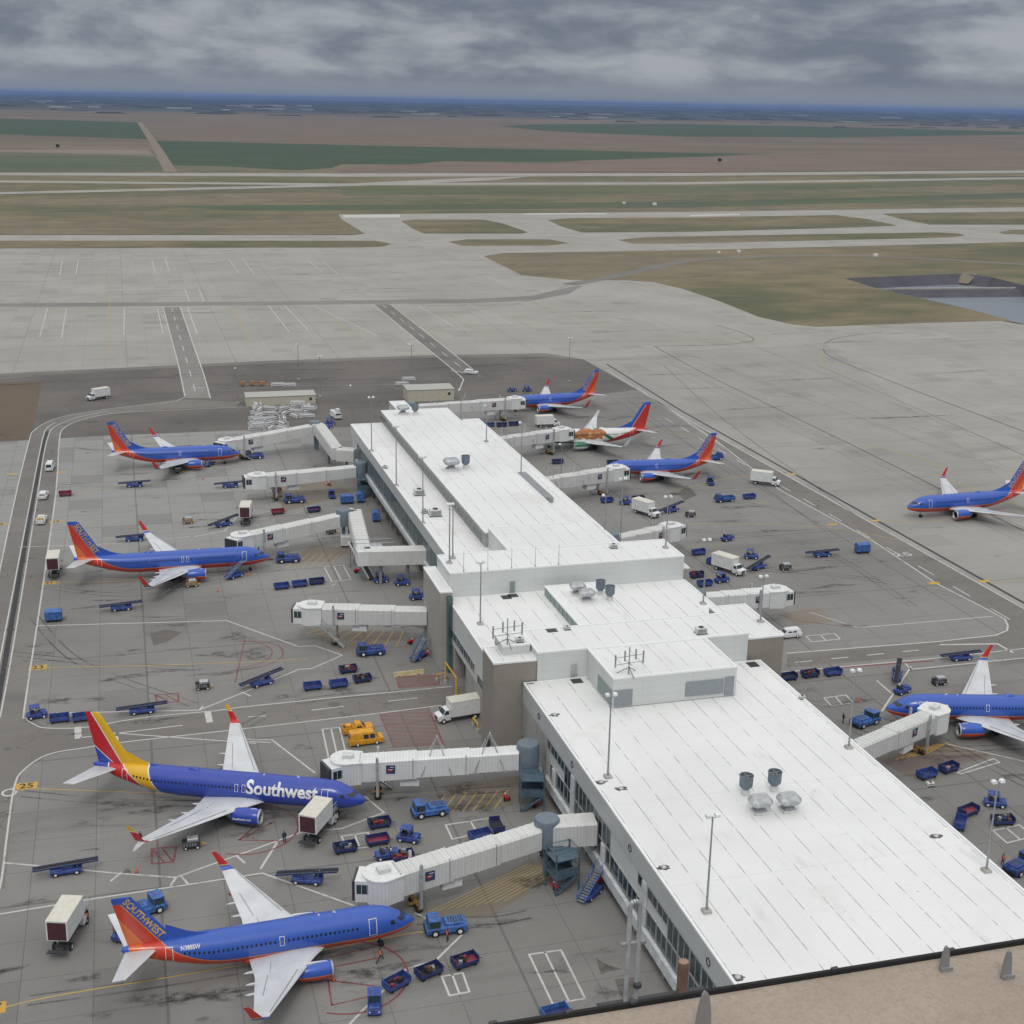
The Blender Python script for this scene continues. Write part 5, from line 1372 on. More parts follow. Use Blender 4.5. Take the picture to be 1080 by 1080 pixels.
        for k in range(10):
            u = k/10; mb.box(ox-1.5+3*u, ox-1.5+3*u+.3, oy-1.3, oy-.4, zr*.5+(zr*.5-.1)*u-.04, zr*.5+(zr*.5-.1)*u)
            mb.box(ox+1.5-3*u-.3, ox+1.5-3*u, oy+.4, oy+1.3, zr*.5*u-.04, zr*.5*u)
        mb.bar((ox-1.5,oy-1.3,zr*.5),(ox+1.6,oy-1.3,zr-.1),.08,.25); mb.bar((ox+1.5,oy+1.3,0),(ox-1.6,oy+1.3,zr*.5),.08,.25)
        for y in (-1.32, 1.32): mb.box(ox-1.6, ox+1.6, oy+y-.03, oy+y+.03, zr*.5, zr*.5+.9)
        mb.box(ox-.9, ox+1.0, oy*.35-.8, oy*.72, zr-.15, zr)
        mb.build('stair_tower', M['teal_blue'], t)
    if frames:
        # steel tie frames on top of the inner tunnel
        for k in range(2):
            c = edges[0]+(edges[1]-edges[0])*(.55+1.0*k) if nsec > 1 else 3
            w = 1.75; mb = MB(); zt = zf(c)+2.8
            for yy in (-1,1):
                mb.bar((c-2.2,yy*w,zf(c)-.3),(c,yy*.25,zt+2.2),.1); mb.bar((c+2.2,yy*w,zf(c)-.3),(c,yy*.25,zt+2.2),.1)
            mb.bar((c,-.3,zt+2.2),(c,.3,zt+2.2),.14); mb.build('tie_frame', M['pale_metal'], t)
    return t

# ================================================================ GROUND EQUIPMENT (all face +X)
def luggage(parent, x0, x1, y0, y1, z, n, seed):
    rnd = random.Random(seed); cols = ['luggage_black','luggage_black','luggage_brown','luggage_red','cloth_navy','grey_metal']
    for k in range(n):
        w, d, h = rnd.uniform(.4,.75), rnd.uniform(.25,.5), rnd.uniform(.3,.6)
        x = rnd.uniform(x0+w/2, x1-w/2); y = rnd.uniform(y0+d/2, y1-d/2); zz = z+rnd.choice((0,0,.28))
        b_ = MB().bbox(-w/2,w/2,-d/2,d/2,0,h,.05); b_.xf(Matrix.Translation((x,y,zz)) @ Matrix.Rotation(rnd.uniform(-.5,.5),4,'Z')); yield b_, M[rnd.choice(cols)]
def bag_things(cart, seed, n=5):
    """suitcases lying on a cart: each its own thing"""
    for b_, m_ in luggage(None, -1.2, 1.2, -.6, .6, .62, n, seed):
        o = b_.build('suitcase', m_); o.matrix_world = Matrix.Translation(cart.location) @ Matrix.Rotation(cart.rotation_euler.z, 4, 'Z')
        yield o
def mk_cart(body='blue_paint', inner='navy_paint'):
    t = empty('baggage_cart')
    MB().bbox(-1.45,1.45,-.75,.75,.42,.58,.02).build('bed', M[body], t)
    mb = MB()
    for x in (-1.42,1.42):
        mb.box(x-.04,x+.04,-.75,.75,.58,1.25)
    mb.box(-1.42,1.42,.70,.75,.58,1.15); mb.build('end_board', M[body], t)
    mb = MB(); mb.box(-1.38,1.38,-.70,.69,.581,.60); mb.build('deck', M[inner], t)
    mb = MB(); mb.box(-1.42,1.42,-.75,-.70,.58,.80); mb.build('side_rail', M[body], t)
    mb = MB(); mb.bar((1.45,0,.45),(2.15,0,.32),.07); mb.build('drawbar', M['dark_metal'], t)
    wheelset(t, [(-1.05,-.6),(-1.05,.6),(1.05,-.6),(1.05,.6)], .22, .16, rim=None, n=10); return t
def mk_covered():
    t = empty('covered_cart')
    MB().bbox(-1.5,1.5,-.8,.8,.40,.56,.02).build('bed', M['navy_paint'], t)
    mb = MB(); mb.loft([[(-1.5,-.8,.56),(1.5,-.8,.56),(1.5,.8,.56),(-1.5,.8,.56)],[(-1.5,-.8,2.0),(1.5,-.8,2.0),(1.5,.8,2.0),(-1.5,.8,2.0)],[(-1.5,-.45,2.3),(1.5,-.45,2.3),(1.5,.45,2.3),(-1.5,.45,2.3)]]); mb.build('canvas_cover', M['light_blue_paint'], t)
    mb = MB()
    for x in (-1.5,-.5,.5,1.5): mb.box(x-.03,x+.03,-.82,-.80,.5,2.0)
    mb.build('strap', M['navy_paint'], t)
    MB().bar((1.5,0,.45),(2.2,0,.32),.07).build('drawbar', M['dark_metal'], t)
    wheelset(t, [(-1.05,-.62),(-1.05,.62),(1.05,-.62),(1.05,.62)], .22, .16, rim=None, n=10); return t
def mk_tug(cab=True, body='blue_paint'):
    t = empty('baggage_tug')
    MB().loft([[(-1.45,-.72,.35),(1.5,-.72,.35),(1.5,.72,.35),(-1.45,.72,.35)],[(-1.45,-.74,.8),(1.5,-.72,.85),(1.5,.72,.85),(-1.45,.74,.8)],[(-1.4,-.68,.88),(1.38,-.62,1.02),(1.38,.62,1.02),(-1.4,.68,.88)]]).build('body', M[body], t)
    MB().bbox(.45,1.42,-.55,.55,.95,1.18,.08).build('bonnet', M[body], t)
    MB().bbox(-.75,-.3,-.55,.55,.85,1.2,.04).build('seat', M['cloth_dark'], t)
    mb = MB(); mb.box(-.85,-.74,-.55,.55,1.0,1.5); mb.build('seat_back', M['cloth_dark'], t)
    mb = MB(); mb.tube((.35,.25,1.0),(.1,.25,1.35),.03); mb.lathe([(0,.18),(.03,.18)], (.05,.25,1.34), 'z', 12); mb.build('steering_wheel', M['black_rubber'], t)
    if cab:
        mb = MB()
        for x, y in ((-.95,-.66),(-.95,.66),(.42,-.62),(.42,.62)): mb.bar((x,y,.85),(x*.92,y*.96,1.95),.07)
        for y in (-.615,.615): mb.bar((-.9,y,1.92),(.42,y,1.92),.05)
        for x in (-.87,.385): mb.bar((x,-.63,1.92),(x,.63,1.92),.05)
        mb.build('cab_post', M[body], t)
        MB().bbox(-1.02,.52,-.72,.72,1.95,2.06,.04).build('cab_roof', M[body], t)
        mb = MB(); mb.loft([[(.42,-.56,1.05),(.44,-.56,1.05),(.44,.56,1.05),(.42,.56,1.05)],[(.36,-.54,1.9),(.38,-.54,1.9),(.38,.54,1.9),(.36,.54,1.9)]]); mb.build('windscreen', M['glass_dark'], t)
    for y in (-.5,.5): MB().lathe([(0,.1),(.03,.09)], (1.5,y,.68), 'x', 8).build('headlight', M['lamp_head'], t)
    MB().bar((-1.45,0,.5),(-1.75,0,.45),.14,.1).build('hitch', M['dark_metal'], t)
    wheelset(t, [(-.95,-.62),(-.95,.62),(.98,-.62),(.98,.62)], .33, .22, n=12); return t
def mk_tractor(body='blue_paint'):
    """low pushback tractor with a cab at one end"""
    t = empty('pushback_tractor')
    MB().loft([[(-2.4,-1.05,.42),(2.4,-1.05,.42),(2.4,1.05,.42),(-2.4,1.05,.42)],[(-2.45,-1.1,1.05),(2.45,-1.1,.95),(2.45,1.1,.95),(-2.45,1.1,1.05)],[(-2.35,-1.0,1.25),(2.3,-1.0,1.12),(2.3,1.0,1.12),(-2.35,1.0,1.25)]]).build('body', M[body], t)
    MB().bbox(-2.1,.2,-.8,.8,1.18,1.5,.06).build('engine_cover', M[body], t)
    mb = MB()
    for k in range(6): mb.box(-1.9+k*.3,-1.75+k*.3,-.6,.6,1.5,1.52)
    mb.build('grille', M['dark_metal'], t)
    MB().loft([[(.75,-1.0,1.1),(2.2,-1.0,1.1),(2.2,1.0,1.1),(.75,1.0,1.1)],[(.85,-.9,1.95),(2.0,-.9,1.95),(2.0,.9,1.95),(.85,.9,1.95)]]).build('cab', M['glass_dark'], t)
    MB().bbox(.72,2.12,-.98,.98,1.95,2.1,.05).build('cab_roof', M[body], t)
    mb = MB()
    for x, y in ((.8,-.96),(.8,.96),(2.13,-.96),(2.13,.96)): mb.bar((x,y,1.1),(x-.06*(x>1),y*.95,1.97),.09)
    for y in (-.93,.93): mb.bar((.76,y,1.93),(2.1,y,1.93),.06)
    for x in (.8,2.08): mb.bar((x,-.93,1.93),(x,.93,1.93),.06)
    mb.build('cab_post', M[body], t)
    for x in (-2.46, 2.46): MB().box(x-.04,x+.04,-.9,.9,.45,.75).build('bumper', M['black_rubber'], t)
    MB().lathe([(2.1,.08),(2.25,.08)], (1.4,0,0), 'z', 8).build('beacon', M['hivis'], t)
    wheelset(t, [(-1.5,-.98),(-1.5,.98),(1.4,-.98),(1.4,.98)], .48, .34, n=16); return t
P('side_rail_blue', (.10,.13,.24), .5)
def mk_loader(raise0=.95, raise1=1.35):
    """belt loader: long dark conveyor over a blue chassis"""
    t = empty('belt_loader')
    MB().bbox(-1.9,1.9,-.75,.75,.38,.75,.05).build('chassis', M['blue_paint'], t)
    MB().bbox(.9,1.85,.38,.95,.75,1.15,.05).build('seat_box', M['blue_paint'], t)
    MB().bbox(-1.8,-.4,-.7,-.1,.75,.95,.04).build('engine_cover', M['blue_paint'], t)
    L = 3.9; mb = MB(); d = (raise1-raise0)
    mb.bar((-L,-.0,raise0+.1),(L,0,raise1+.1),.8,.14); mb.build('conveyor_frame', M['navy_paint'], t)
    mb = MB(); mb.bar((-L+.05,0,raise0+.205),(L-.05,0,raise1+.205),.72,.05); mb.build('belt', M['black_rubber'], t)
    mb = MB()
    for y in (-.5,.5): mb.bar((-L,y*.86,raise0+.26),(L,y*.86,raise1+.26),.05,.10)
    mb.build('side_rail', M['side_rail_blue'], t)
    mb = MB(); mb.bar((-.9,0,.6),(-1.3,0,raise0+.2),.12); mb.bar((1.2,0,.6),(1.6,0,raise1),.12); mb.build('lift_strut', M['grey_metal'], t)
    mb = MB(); mb.tube((1.35,.75,1.0),(1.2,.75,1.45),.03); mb.build('steering_column', M['dark_metal'], t)
    wheelset(t, [(-1.25,-.66),(-1.25,.66),(1.25,-.66),(1.25,.66)], .33, .22, n=12); return t
def mk_gpu(c='dark_metal', acc='pale_metal'):
    t = empty('ground_power_cart')
    MB().bbox(-1.1,1.1,-.65,.65,.38,1.15,.06).build('cabinet', M[c], t)
    MB().bbox(-.5,.9,-.5,.5,1.15,1.5,.06).build('hood', M[acc], t)
    mb = MB()
    for k in range(5): mb.box(-1.0+k*.35,-.82+k*.35,-.67,-.65,.55,1.0)
    mb.build('grille', M['grey_metal'], t)
    MB().tube((-.8,.3,1.1),(-.8,.3,1.65),.06).build('exhaust', M['grey_metal'], t)
    mb = MB(); mb.bar((1.1,-.3,.5),(1.9,0,.35),.06); mb.bar((1.1,.3,.5),(1.9,0,.35),.06); mb.build('drawbar', M['yellow_paint'], t)
    mb = MB(); mb.lathe([(0,.28),(.12,.28)], (-.9,-.2,1.15), 'z', 12); mb.build('cable_coil', M['black_rubber'], t)
    wheelset(t, [(-.75,-.58),(-.75,.58),(.75,-.58),(.75,.58)], .27, .18, n=10); return t
P('rear_shade_maroon', (.075,.022,.03), .6)  # maroon darkened to stand in for the shaded truck interior
def mk_truck(box='cream_paint', catering=False):
    """box truck; the catering kind has a raised body with a front platform"""
    t = empty('catering_truck' if catering else 'box_truck')
    lift = 1.0 if catering else 0
    MB().bbox(-3.4,2.6,-.5,.5,.55,.85,.03).build('chassis', M['dark_metal'], t)
    MB().loft([[(1.75,-1.05,.55),(3.75,-1.05,.55),(3.75,1.05,.55),(1.75,1.05,.55)],[(1.75,-1.05,1.45),(3.8,-1.0,1.25),(3.8,1.0,1.25),(1.75,1.05,1.45)],[(1.8,-1.0,1.5),(2.95,-.95,1.5),(2.95,.95,1.5),(1.8,1.0,1.5)],[(1.85,-.92,2.2),(2.55,-.85,2.2),(2.55,.85,2.2),(1.85,.92,2.2)]]).build('cab', M['white_paint'], t)
    MB().loft([[(2.97,-.85,1.52),(3.0,-.85,1.5),(3.0,.85,1.5),(2.97,.85,1.52)],[(2.6,-.78,2.14),(2.64,-.78,2.12),(2.64,.78,2.12),(2.6,.78,2.14)]]).build('windscreen', M['glass_dark'], t)
    for y in (-1,1):
        MB().add([(2.0,y*1.03,1.5),(2.85,y*1.01,1.5),(2.5,y*.93,2.1),(2.05,y*.955,2.1)],[(0,1,2,3)]).build('side_window', M['glass_dark'], t)
        MB().bbox(3.78,3.84,y*.75-.16,y*.75+.16,.85,1.05,.01).build('headlight', M['lamp_head'], t)
        MB().box(2.7,2.85,*sorted((y*1.12,y*1.28)),1.6,1.95).build('mirror', M['dark_metal'], t)
    MB().box(3.78,3.86,-.5,.5,.75,1.15).build('grille', M['dark_metal'], t)
    z0 = 1.0+lift
    MB().bbox(-3.6,1.7,-1.22,1.22,z0,z0+2.45,.06).build('cargo_box', M['white_paint'], t)
    MB().bbox(-3.62,1.72,-1.24,1.24,z0+2.45,z0+2.5,.02).build('box_roof', M[box], t)
    MB().box(-3.64,-3.6,-1.05,1.05,z0+.1,z0+2.3).build('rear_face', M['rear_shade_maroon' if catering else 'roof_kit'], t)  # catering: shade of the interior painted on a flat panel; box lorry: door
    if catering:
        mb = MB()
        for y in (-.8,.8):
            mb.bar((-2.9,y,.9),(.9,y,z0),.12); mb.bar((.9,y,.9),(-2.9,y,z0),.12)
        mb.build('scissor_lift', M['dark_metal'], t)
        mb = MB(); mb.box(1.72,3.9,-1.1,1.1,z0+.0,z0+.12); mb.build('front_platform', M['grey_metal'], t)
        mb = MB()
        for y in (-1.08,1.08):
            mb.bar((1.8,y,z0+1.15),(3.85,y,z0+1.15),.05); mb.bar((1.8,y,z0+.6),(3.85,y,z0+.6),.05)
            for x in (1.8,2.8,3.85): mb.bar((x,y,z0+.1),(x,y,z0+1.15),.05)
        mb.build('platform_rail', M['pale_metal'], t)
        mb = MB(); mb.box(-4.3,-3.64,-1.1,1.1,.75,.87); mb.build('rear_step', M['dark_metal'], t)
    wheelset(t, [(-2.3,-.95),(-2.3,.95),(2.9,-.92),(2.9,.92)], .45, .3, n=14); return t
def mk_car(kind='suv', c='white_paint'):
    t = empty({'suv':'car','van':'van','pickup':'pickup_truck'}[kind])
    W = .95
    def ring(z, x0, x1, w): return [(x0,-w,z),(x1,-w,z),(x1,w,z),(x0,w,z)]
    if kind == 'van': L0, L1, H1 = -2.7, 2.6, 2.15
    else: L0, L1, H1 = -2.35, 2.35, 1.72
    MB().loft([ring(.32,L0+.05,L1-.05,W-.05), ring(.6,L0,L1,W), ring(1.0,L0,L1-.02,W), ring(1.1,L0+.05,L1-.25,W-.05)]).build('body', M[c], t)
    x0, x1 = {'suv':(-2.2,1.1),'van':(-2.62,1.85),'pickup':(-.6,1.15)}[kind]
    MB().loft([ring(1.08,x0,x1,W-.06), ring(H1-.25,x0+.12,x1-.5,W-.16), ring(H1,x0+.2,x1-.75,W-.26)]).build('cabin', M[c], t)
    MB().loft([[(x1+.01,-.74,1.14),(x1+.04,-.74,1.14),(x1+.04,.74,1.14),(x1+.01,.74,1.14)],[(x1-.47,-.68,H1-.27),(x1-.44,-.68,H1-.27),(x1-.44,.68,H1-.27),(x1-.47,.68,H1-.27)]]).build('windscreen', M['glass_dark'], t)
    n = {'suv':3,'van':2,'pickup':1}[kind]
    for y in (-1,1):
        for k in range(n):
            a = x1-.55-(k+1)*(.95)+.08; b = a+.8
            if a < x0+.1: continue
            MB().add([(a,y*(W-.055),1.16),(b,y*(W-.055),1.16),(b-.08,y*(W-.145),H1-.3),(a,y*(W-.145),H1-.3)],[(0,1,2,3)]).build('side_window', M['glass_dark'], t)
        MB().bbox(L1-.03,L1+.02,y*.65-.15,y*.65+.15,.68,.85,.01).build('headlight', M['lamp_head'], t)
        MB().bbox(L0-.02,L0+.03,y*.7-.1,y*.7+.1,.75,.98,.01).build('tail_light', M['red_paint'], t)
    if kind != 'pickup': MB().add([(x0-.005,-.7,1.16),(x0-.005,.7,1.16),(x0+.105,.62,H1-.3),(x0+.105,-.62,H1-.3)],[(0,1,2,3)]).build('rear_window', M['glass_dark'], t)
    else:
        MB().box(-2.2,-.75,-.75,.75,1.1,1.12).build('load_bed', M['dark_metal'], t)
        mb = MB()
        for y in (-.85,.85): mb.box(-2.3,-.65,y-.06,y+.06,1.08,1.32)
        mb.box(-2.34,-2.26,-.8,.8,1.05,1.32); mb.build('bed_side', M[c], t)
        MB().bbox(-1.9,-1.0,-.4,.4,1.12,1.55,.05).build('tool_box', M['orange_yellow'], t)
    wheelset(t, [(-1.45,-.82),(-1.45,.82),(1.45,-.82),(1.45,.82)], .36, .24, n=14); return t
def mk_blueflat():
    """blue baggage lorry with an open bed"""
    t = empty('service_truck')
    MB().bbox(-2.5,2.3,-.9,.9,.5,.85,.05).build('chassis', M['blue_paint'], t)
    MB().loft([[(1.1,-.92,.6),(2.5,-.92,.6),(2.5,.92,.6),(1.1,.92,.6)],[(1.1,-.92,1.3),(2.45,-.92,1.2),(2.45,.92,1.2),(1.1,.92,1.3)],[(1.15,-.82,2.0),(2.0,-.82,2.0),(2.0,.82,2.0),(1.15,.82,2.0)]]).build('cab', M['blue_paint'], t)
    MB().loft([[(2.36,-.75,1.32),(2.4,-.75,1.32),(2.4,.75,1.32),(2.36,.75,1.32)],[(2.05,-.7,1.92),(2.09,-.7,1.92),(2.09,.7,1.92),(2.05,.7,1.92)]]).build('windscreen', M['glass_dark'], t)
    mb = MB(); mb.box(-2.5,.95,-.95,-.88,.85,1.3); mb.box(-2.5,.95,.88,.95,.85,1.3); mb.box(-2.55,-2.48,-.9,.9,.85,1.3); mb.box(.9,.98,-.9,.9,.85,1.6); mb.build('bed_side', M['light_blue_paint'], t)
    MB().box(-2.45,.9,-.88,.88,.85,.88).build('bed_floor', M['navy_paint'], t)
    wheelset(t, [(-1.6,-.8),(-1.6,.8),(1.6,-.8),(1.6,.8)], .38, .26, n=12); return t
def mk_extinguisher():
    t = empty('fire_bottle_cart')
    MB().lathe([(-.62,.08),(-.5,.26),(.45,.26),(.6,.08)], (0,0,.55), 'x', 12).build('tank', M['red_paint'], t, smooth=True)
    mb = MB(); mb.bar((-.6,-.25,.3),(.7,-.25,.35),.05); mb.bar((-.6,.25,.3),(.7,.25,.35),.05); mb.bar((.7,-.25,.35),(1.0,-.2,.9),.05); mb.bar((.7,.25,.35),(1.0,.2,.9),.05); mb.bar((1.0,-.2,.9),(1.0,.2,.9),.05); mb.build('frame', M['red_paint'], t)
    MB().lathe([(0,.12),(.15,.12)], (.35,0,.8), 'z', 10).build('hose_reel', M['letter_white'], t)
    wheelset(t, [(-.2,-.38),(-.2,.38)], .28, .1, n=12, rim=None); return t
def mk_deice():
    t = empty('scissor_lift_truck')
    MB().bbox(-2.6,2.6,-1.0,1.0,.5,1.0,.06).build('chassis', M['white_paint'], t)
    MB().bbox(1.2,2.6,-.95,.95,1.0,2.1,.2).build('cab', M['white_paint'], t)
    MB().box(2.58,2.64,-.8,.8,1.45,1.95).build('windscreen', M['glass_dark'], t)
    MB().bbox(-2.5,.9,-.95,.95,1.0,2.3,.15).build('tank', M['white_paint'], t)
    MB().bar((-1.8,0,2.3),(2.1,0,2.75),.28).build('boom', M['pale_metal'], t)
    MB().bbox(1.6,2.6,-.5,.5,2.5,3.4,.1).build('basket', M['white_paint'], t)
    wheelset(t, [(-1.7,-.9),(-1.7,.9),(1.8,-.9),(1.8,.9)], .48, .3, n=14); return t
def mk_airstair():
    t = empty('stair_unit')
    MB().bbox(-1.8,1.8,-.8,.8,.4,.8,.04).build('chassis', M['blue_paint'], t)
    mb = MB()
    for k in range(12): mb.box(-2.4+k*.33,-2.1+k*.33,-.5,.5,.45+k*.2,.5+k*.2)
    mb.box(1.5,2.6,-.6,.6,2.78,2.85); mb.build('steps', M['grey_metal'], t)
    mb = MB()
    for y in (-.55,.55):
        mb.bar((-2.4,y,.45),(1.6,y,2.8),.06,.3); mb.bar((-2.4,y,1.4),(1.6,y,3.75),.05); mb.bar((1.6,y,3.75),(2.6,y,3.75),.05)
        for k in range(4): mb.bar((-2.4+k*1.33,y,.45+k*.78),(-2.4+k*1.33,y,1.4+k*.78),.05)
    mb.build('handrail', M['light_blue_paint'], t)
    wheelset(t, [(-1.1,-.7),(-1.1,.7),(1.1,-.7),(1.1,.7)], .32, .2, n=12); return t
def mk_whitebox():
    t = empty('equipment_container')
    MB().bbox(-1.6,1.6,-1.1,1.1,.4,2.4,.06).build('box', M['white_paint'], t)
    MB().box(-1.62,-1.6,-.9,.9,.6,2.2).build('door', M['roof_kit'], t)
    mb = MB()
    for x in (-1.5,0,1.5): mb.box(x-.05,x+.05,-1.13,-1.1,.4,2.35)
    mb.build('strap', M['grey_metal'], t); MB().bbox(-1.7,1.7,-.9,.9,.2,.4,.02).build('skid', M['dark_metal'], t); return t
def mk_rack():
    """white sledge-like steel rack"""
    t = empty('steel_rack')
    mb = MB()
    for y in (-1.1,1.1): mb.bar((-3,y,.3),(3,y,.3),.18); mb.bar((-3,y,1.0),(3,y,1.0),.14)
    for x in (-3,-1.5,0,1.5,3):
        mb.bar((x,-1.1,.3),(x,1.1,.3),.12); mb.bar((x,-1.1,0),(x,-1.1,1.0),.12); mb.bar((x,1.1,0),(x,1.1,1.0),.12)
    mb.build('frame', M['white_paint'], t)
    MB().lathe([(-2.6,.28),(2.6,.28)], (0,-.45,.72), 'x', 10).build('roll', M['letter_white'], t)
    MB().lathe([(-2.4,.26),(2.2,.26)], (0,.4,.72), 'x', 10).build('roll', M['grey_metal'], t); return t
# --- people: one continuous skin, clothes as children
def mk_person(label, loc, rz, walk=.35, vest='hivis', arm=.3, legs='cloth_dark', lean=0.0):
    def skin(verts, edges, rad, name, mat, parent):
        me = bpy.data.meshes.new(name); me.from_pydata(verts, edges, []); o = bpy.data.objects.new(name, me); COL.objects.link(o)
        o.modifiers.new('s', 'SKIN'); sl = me.skin_vertices[0].data
        for i, r in enumerate(rad): sl[i].radius = (r, r)
        sl[0].use_root = True
        sb = o.modifiers.new('d', 'SUBSURF'); sb.levels = 1
        bpy.context.view_layer.update(); dg = bpy.context.evaluated_depsgraph_get(); m2 = bpy.data.meshes.new_from_object(o.evaluated_get(dg))
        bpy.data.objects.remove(o); m2.materials.clear(); m2.materials.append(mat)
        m2.polygons.foreach_set('use_smooth', [True]*len(m2.polygons))
        n = bpy.data.objects.new(name, m2); COL.objects.link(n)
        if parent: n.parent = parent
        return n
    w = walk
    v = [(0,0,.95),(0,0,1.2),(lean,0,1.43),(lean,0,1.53),(lean+.02,0,1.64),(lean+.01,0,1.76),
         (0,.1,.9),(w*.45,.1,.5),(w*.55,.1,.09),(w*.55+.15,.1,.05), (0,-.1,.9),(-w*.3,-.1,.5),(-w*.8,-.1,.12),(-w*.8+.14,-.1,.06),
         (lean,.2,1.41),(lean-arm*.3,.26,1.14),(lean+arm*.3,.25,.92),(lean+arm*.4,.25,.83), (lean,-.2,1.41),(lean+arm*.4,-.26,1.15),(lean+arm*1.1,-.24,1.0),(lean+arm*1.3,-.23,.94)]
    e = [(0,1),(1,2),(2,3),(3,4),(4,5),(0,6),(6,7),(7,8),(8,9),(0,10),(10,11),(11,12),(12,13),(2,14),(14,15),(15,16),(16,17),(2,18),(18,19),(19,20),(20,21)]
    r = [.15,.15,.14,.06,.105,.08, .1,.07,.05,.045,.1,.07,.05,.045,.065,.05,.04,.035,.065,.05,.04,.035]
    b_ = skin(v, e, r, 'person', M[legs], None)
    tag(b_, label, 'person'); b_.location = loc; b_.rotation_euler = (0,0,rz)
    hd = MB().lathe([(1.57,.05),(1.62,.098),(1.69,.105),(1.76,.085),(1.79,.03)], (lean+.015,0,0), 'z', 12).build('face', M['skin'], b_, smooth=True)
    MB().lathe([(1.70,.118),(1.76,.10),(1.81,.05),(1.82,.01)], (lean-.005,0,0), 'z', 12).build('hair', M['hair'], b_, smooth=True)
    vs = MB(); vs.loft([[(math.cos(a)*rx+ox, math.sin(a)*ry, z) for a in [2*math.pi*k/12 for k in range(12)]] for z, rx, ry, ox in ((.93,.155,.20,0),(1.1,.16,.195,0),(1.3,.16,.22,lean*.6),(1.44,.12,.20,lean),(1.47,.07,.09,lean))])
    vs.build('vest', M[vest], b_, smooth=True)
    return b_
# ================================================================ PLACEMENT
Wp = lambda px, py, z: tuple(gp(px, py, z)[:2])
BR = [
 # rot, cab, zr, zc, label, walk, opts
 (Wp(557,783,8.0), Wp(352,797,6.2), 4.8, 3.0, 'long white jet bridge with tie frames reaching the heart tailed airliner', None, dict(frames=True, towerside=1, cabturn=28, mat='tunnel_clean')),
 (Wp(577,862,8.0), Wp(388,921,6.2), 4.8, 3.0, 'sloping ribbed jet bridge nearest the camera, at the lowest airliner', [Wp(577,862,8.0), (52.6, 143.2)], dict(towerside=1, cabturn=-30)),
 (Wp(451,637,8), Wp(318,642,6.2), 4.8, 4.2, 'level jet bridge with its dark open cab pointing left at an empty stand', None, dict(drum=False, tower=False, cabturn=0)),
 (Wp(362,537,8), Wp(246,563,6.2), 4.8, 3.0, 'jet bridge sloping down to the airliner beside the left road, joined to an elbow walkway', [Wp(362,537,8.0), Wp(374,535,8.0), (42.8,254.5)], dict(tower=False, cabturn=25)),
 (Wp(380,487,8), Wp(263,502,6.2), 4.8, 3.6, 'second left jet bridge from the far end, open cab at an empty stand', None, dict(towerside=1)),
 (Wp(332,444,8), Wp(232,463,6.2), 4.8, 3.0, 'farthest jet bridge on the left side, reaching over the farthest left airliner', [Wp(332,444,8.0), (49.5,364), (50.2,336.5), (54.3,334.5)], dict(tower=False, cabturn=25)),
 ((79,384.5), Wp(549,418,7.0), 4.8, 3.9, 'farthest right jet bridge, at the end of the narrow corridor', None, dict(tower=False, frames=True, cabturn=-20)),
 ((89.6,339.6), Wp(598,450,7.0), 4.8, 3.9, 'right jet bridge leading to the white airliner with the bear', None, dict(tower=False, frames=True, cabturn=-20)),
 ((89.4,298), Wp(656,490,7.0), 4.8, 3.9, 'third right jet bridge from the far end, with tie frames beside two slim masts', None, dict(tower=False, frames=True, cabturn=-20)),
 ((93.9,252.4), Wp(714,553,6.2), 4.8, 3.6, 'right jet bridge with a blue rotunda just behind the tall cross block', [(93.9,252.4),(88.4,250)], dict(tower=False)),
 ((97.5,216.2), Wp(827,622,6.2), 4.8, 3.8, 'white jet bridge beside the parked catering trucks on the right side', [(97.5,216.2),(94,216.5)], dict(tower=False, mat='tunnel_clean')),
 ((93.3,153.8), Wp(993,742,6.2), 4.8, 3.0, 'jet bridge angled up to the airliner cut off by the right edge', [(93.3,153.8),(90.2,151.5)], dict(tower=False, cabturn=25, nsec=2)),
]
for (r_, c_, zr, zc, lb, wk, op) in BR: jet_bridge(r_, c_, zr, zc, lb, wk, **op)
# extra elbow: short ribbed walkway from the stair tower to the elbow
t = empty('elevated_walkway', (42.8,254.5,0), 0, 'ribbed elevated walkway between the cross block stair tower and the elbow of the left bridge', 'walkway')
wlk = MB(); a_ = Vector((48.5, 252, 0)); b_ = Vector((54.5,250.5,0))
mb = MB(); ribbed(mb, 0, 12.2, 1.5, 4.45, 7.55, 4.45, 7.55, 1.1); mb.xf(Matrix.Rotation(R(-8), 4, 'Z')); mb.build('walkway_box', M['tunnel'], t)
for x in (3.2,8.5): MB().tube((x,-x*.14,0),(x,-x*.14,4.5),.35,.35,12).build('column', M['grey_metal'], t)
mb = MB(); mb.box(-1.5,1.7,-1.6,1.6,4.45,7.4); mb.build('elbow_box', M['tunnel_clean'], t)
mb = MB(); mb.bar((-1.6,3.5,7.6),(6.5,2.6,7.6),.12); mb.bar((-1.6,6.0,7.6),(6.5,5.2,7.6),.12); mb.box(-1.2,4.5,3.4,6.2,6.3,6.5); mb.build('service_platform', M['pale_metal'], t)

E0 = {}
def put(kind, mk, px, py, ang, label, group=None, *a, cat=None, z=0, **kw):
    key = (kind,)+a+tuple(kw.items())
    p = gp(px, py, z)
    if key not in E0: o = mk(*a, **kw); E0[key] = o
    else: o = copy_tree(E0[key])
    o.location = p; o.rotation_euler = (0,0,R(ang)); tag(o, label, cat or kind, group); return o
G1 = 'baggage carts on the apron'; G2 = 'belt loaders on the apron'; G3 = 'baggage tugs on the apron'; G4 = 'pushback tractors on the apron'; G5 = 'ground power carts on the apron'; G6 = 'white catering trucks'
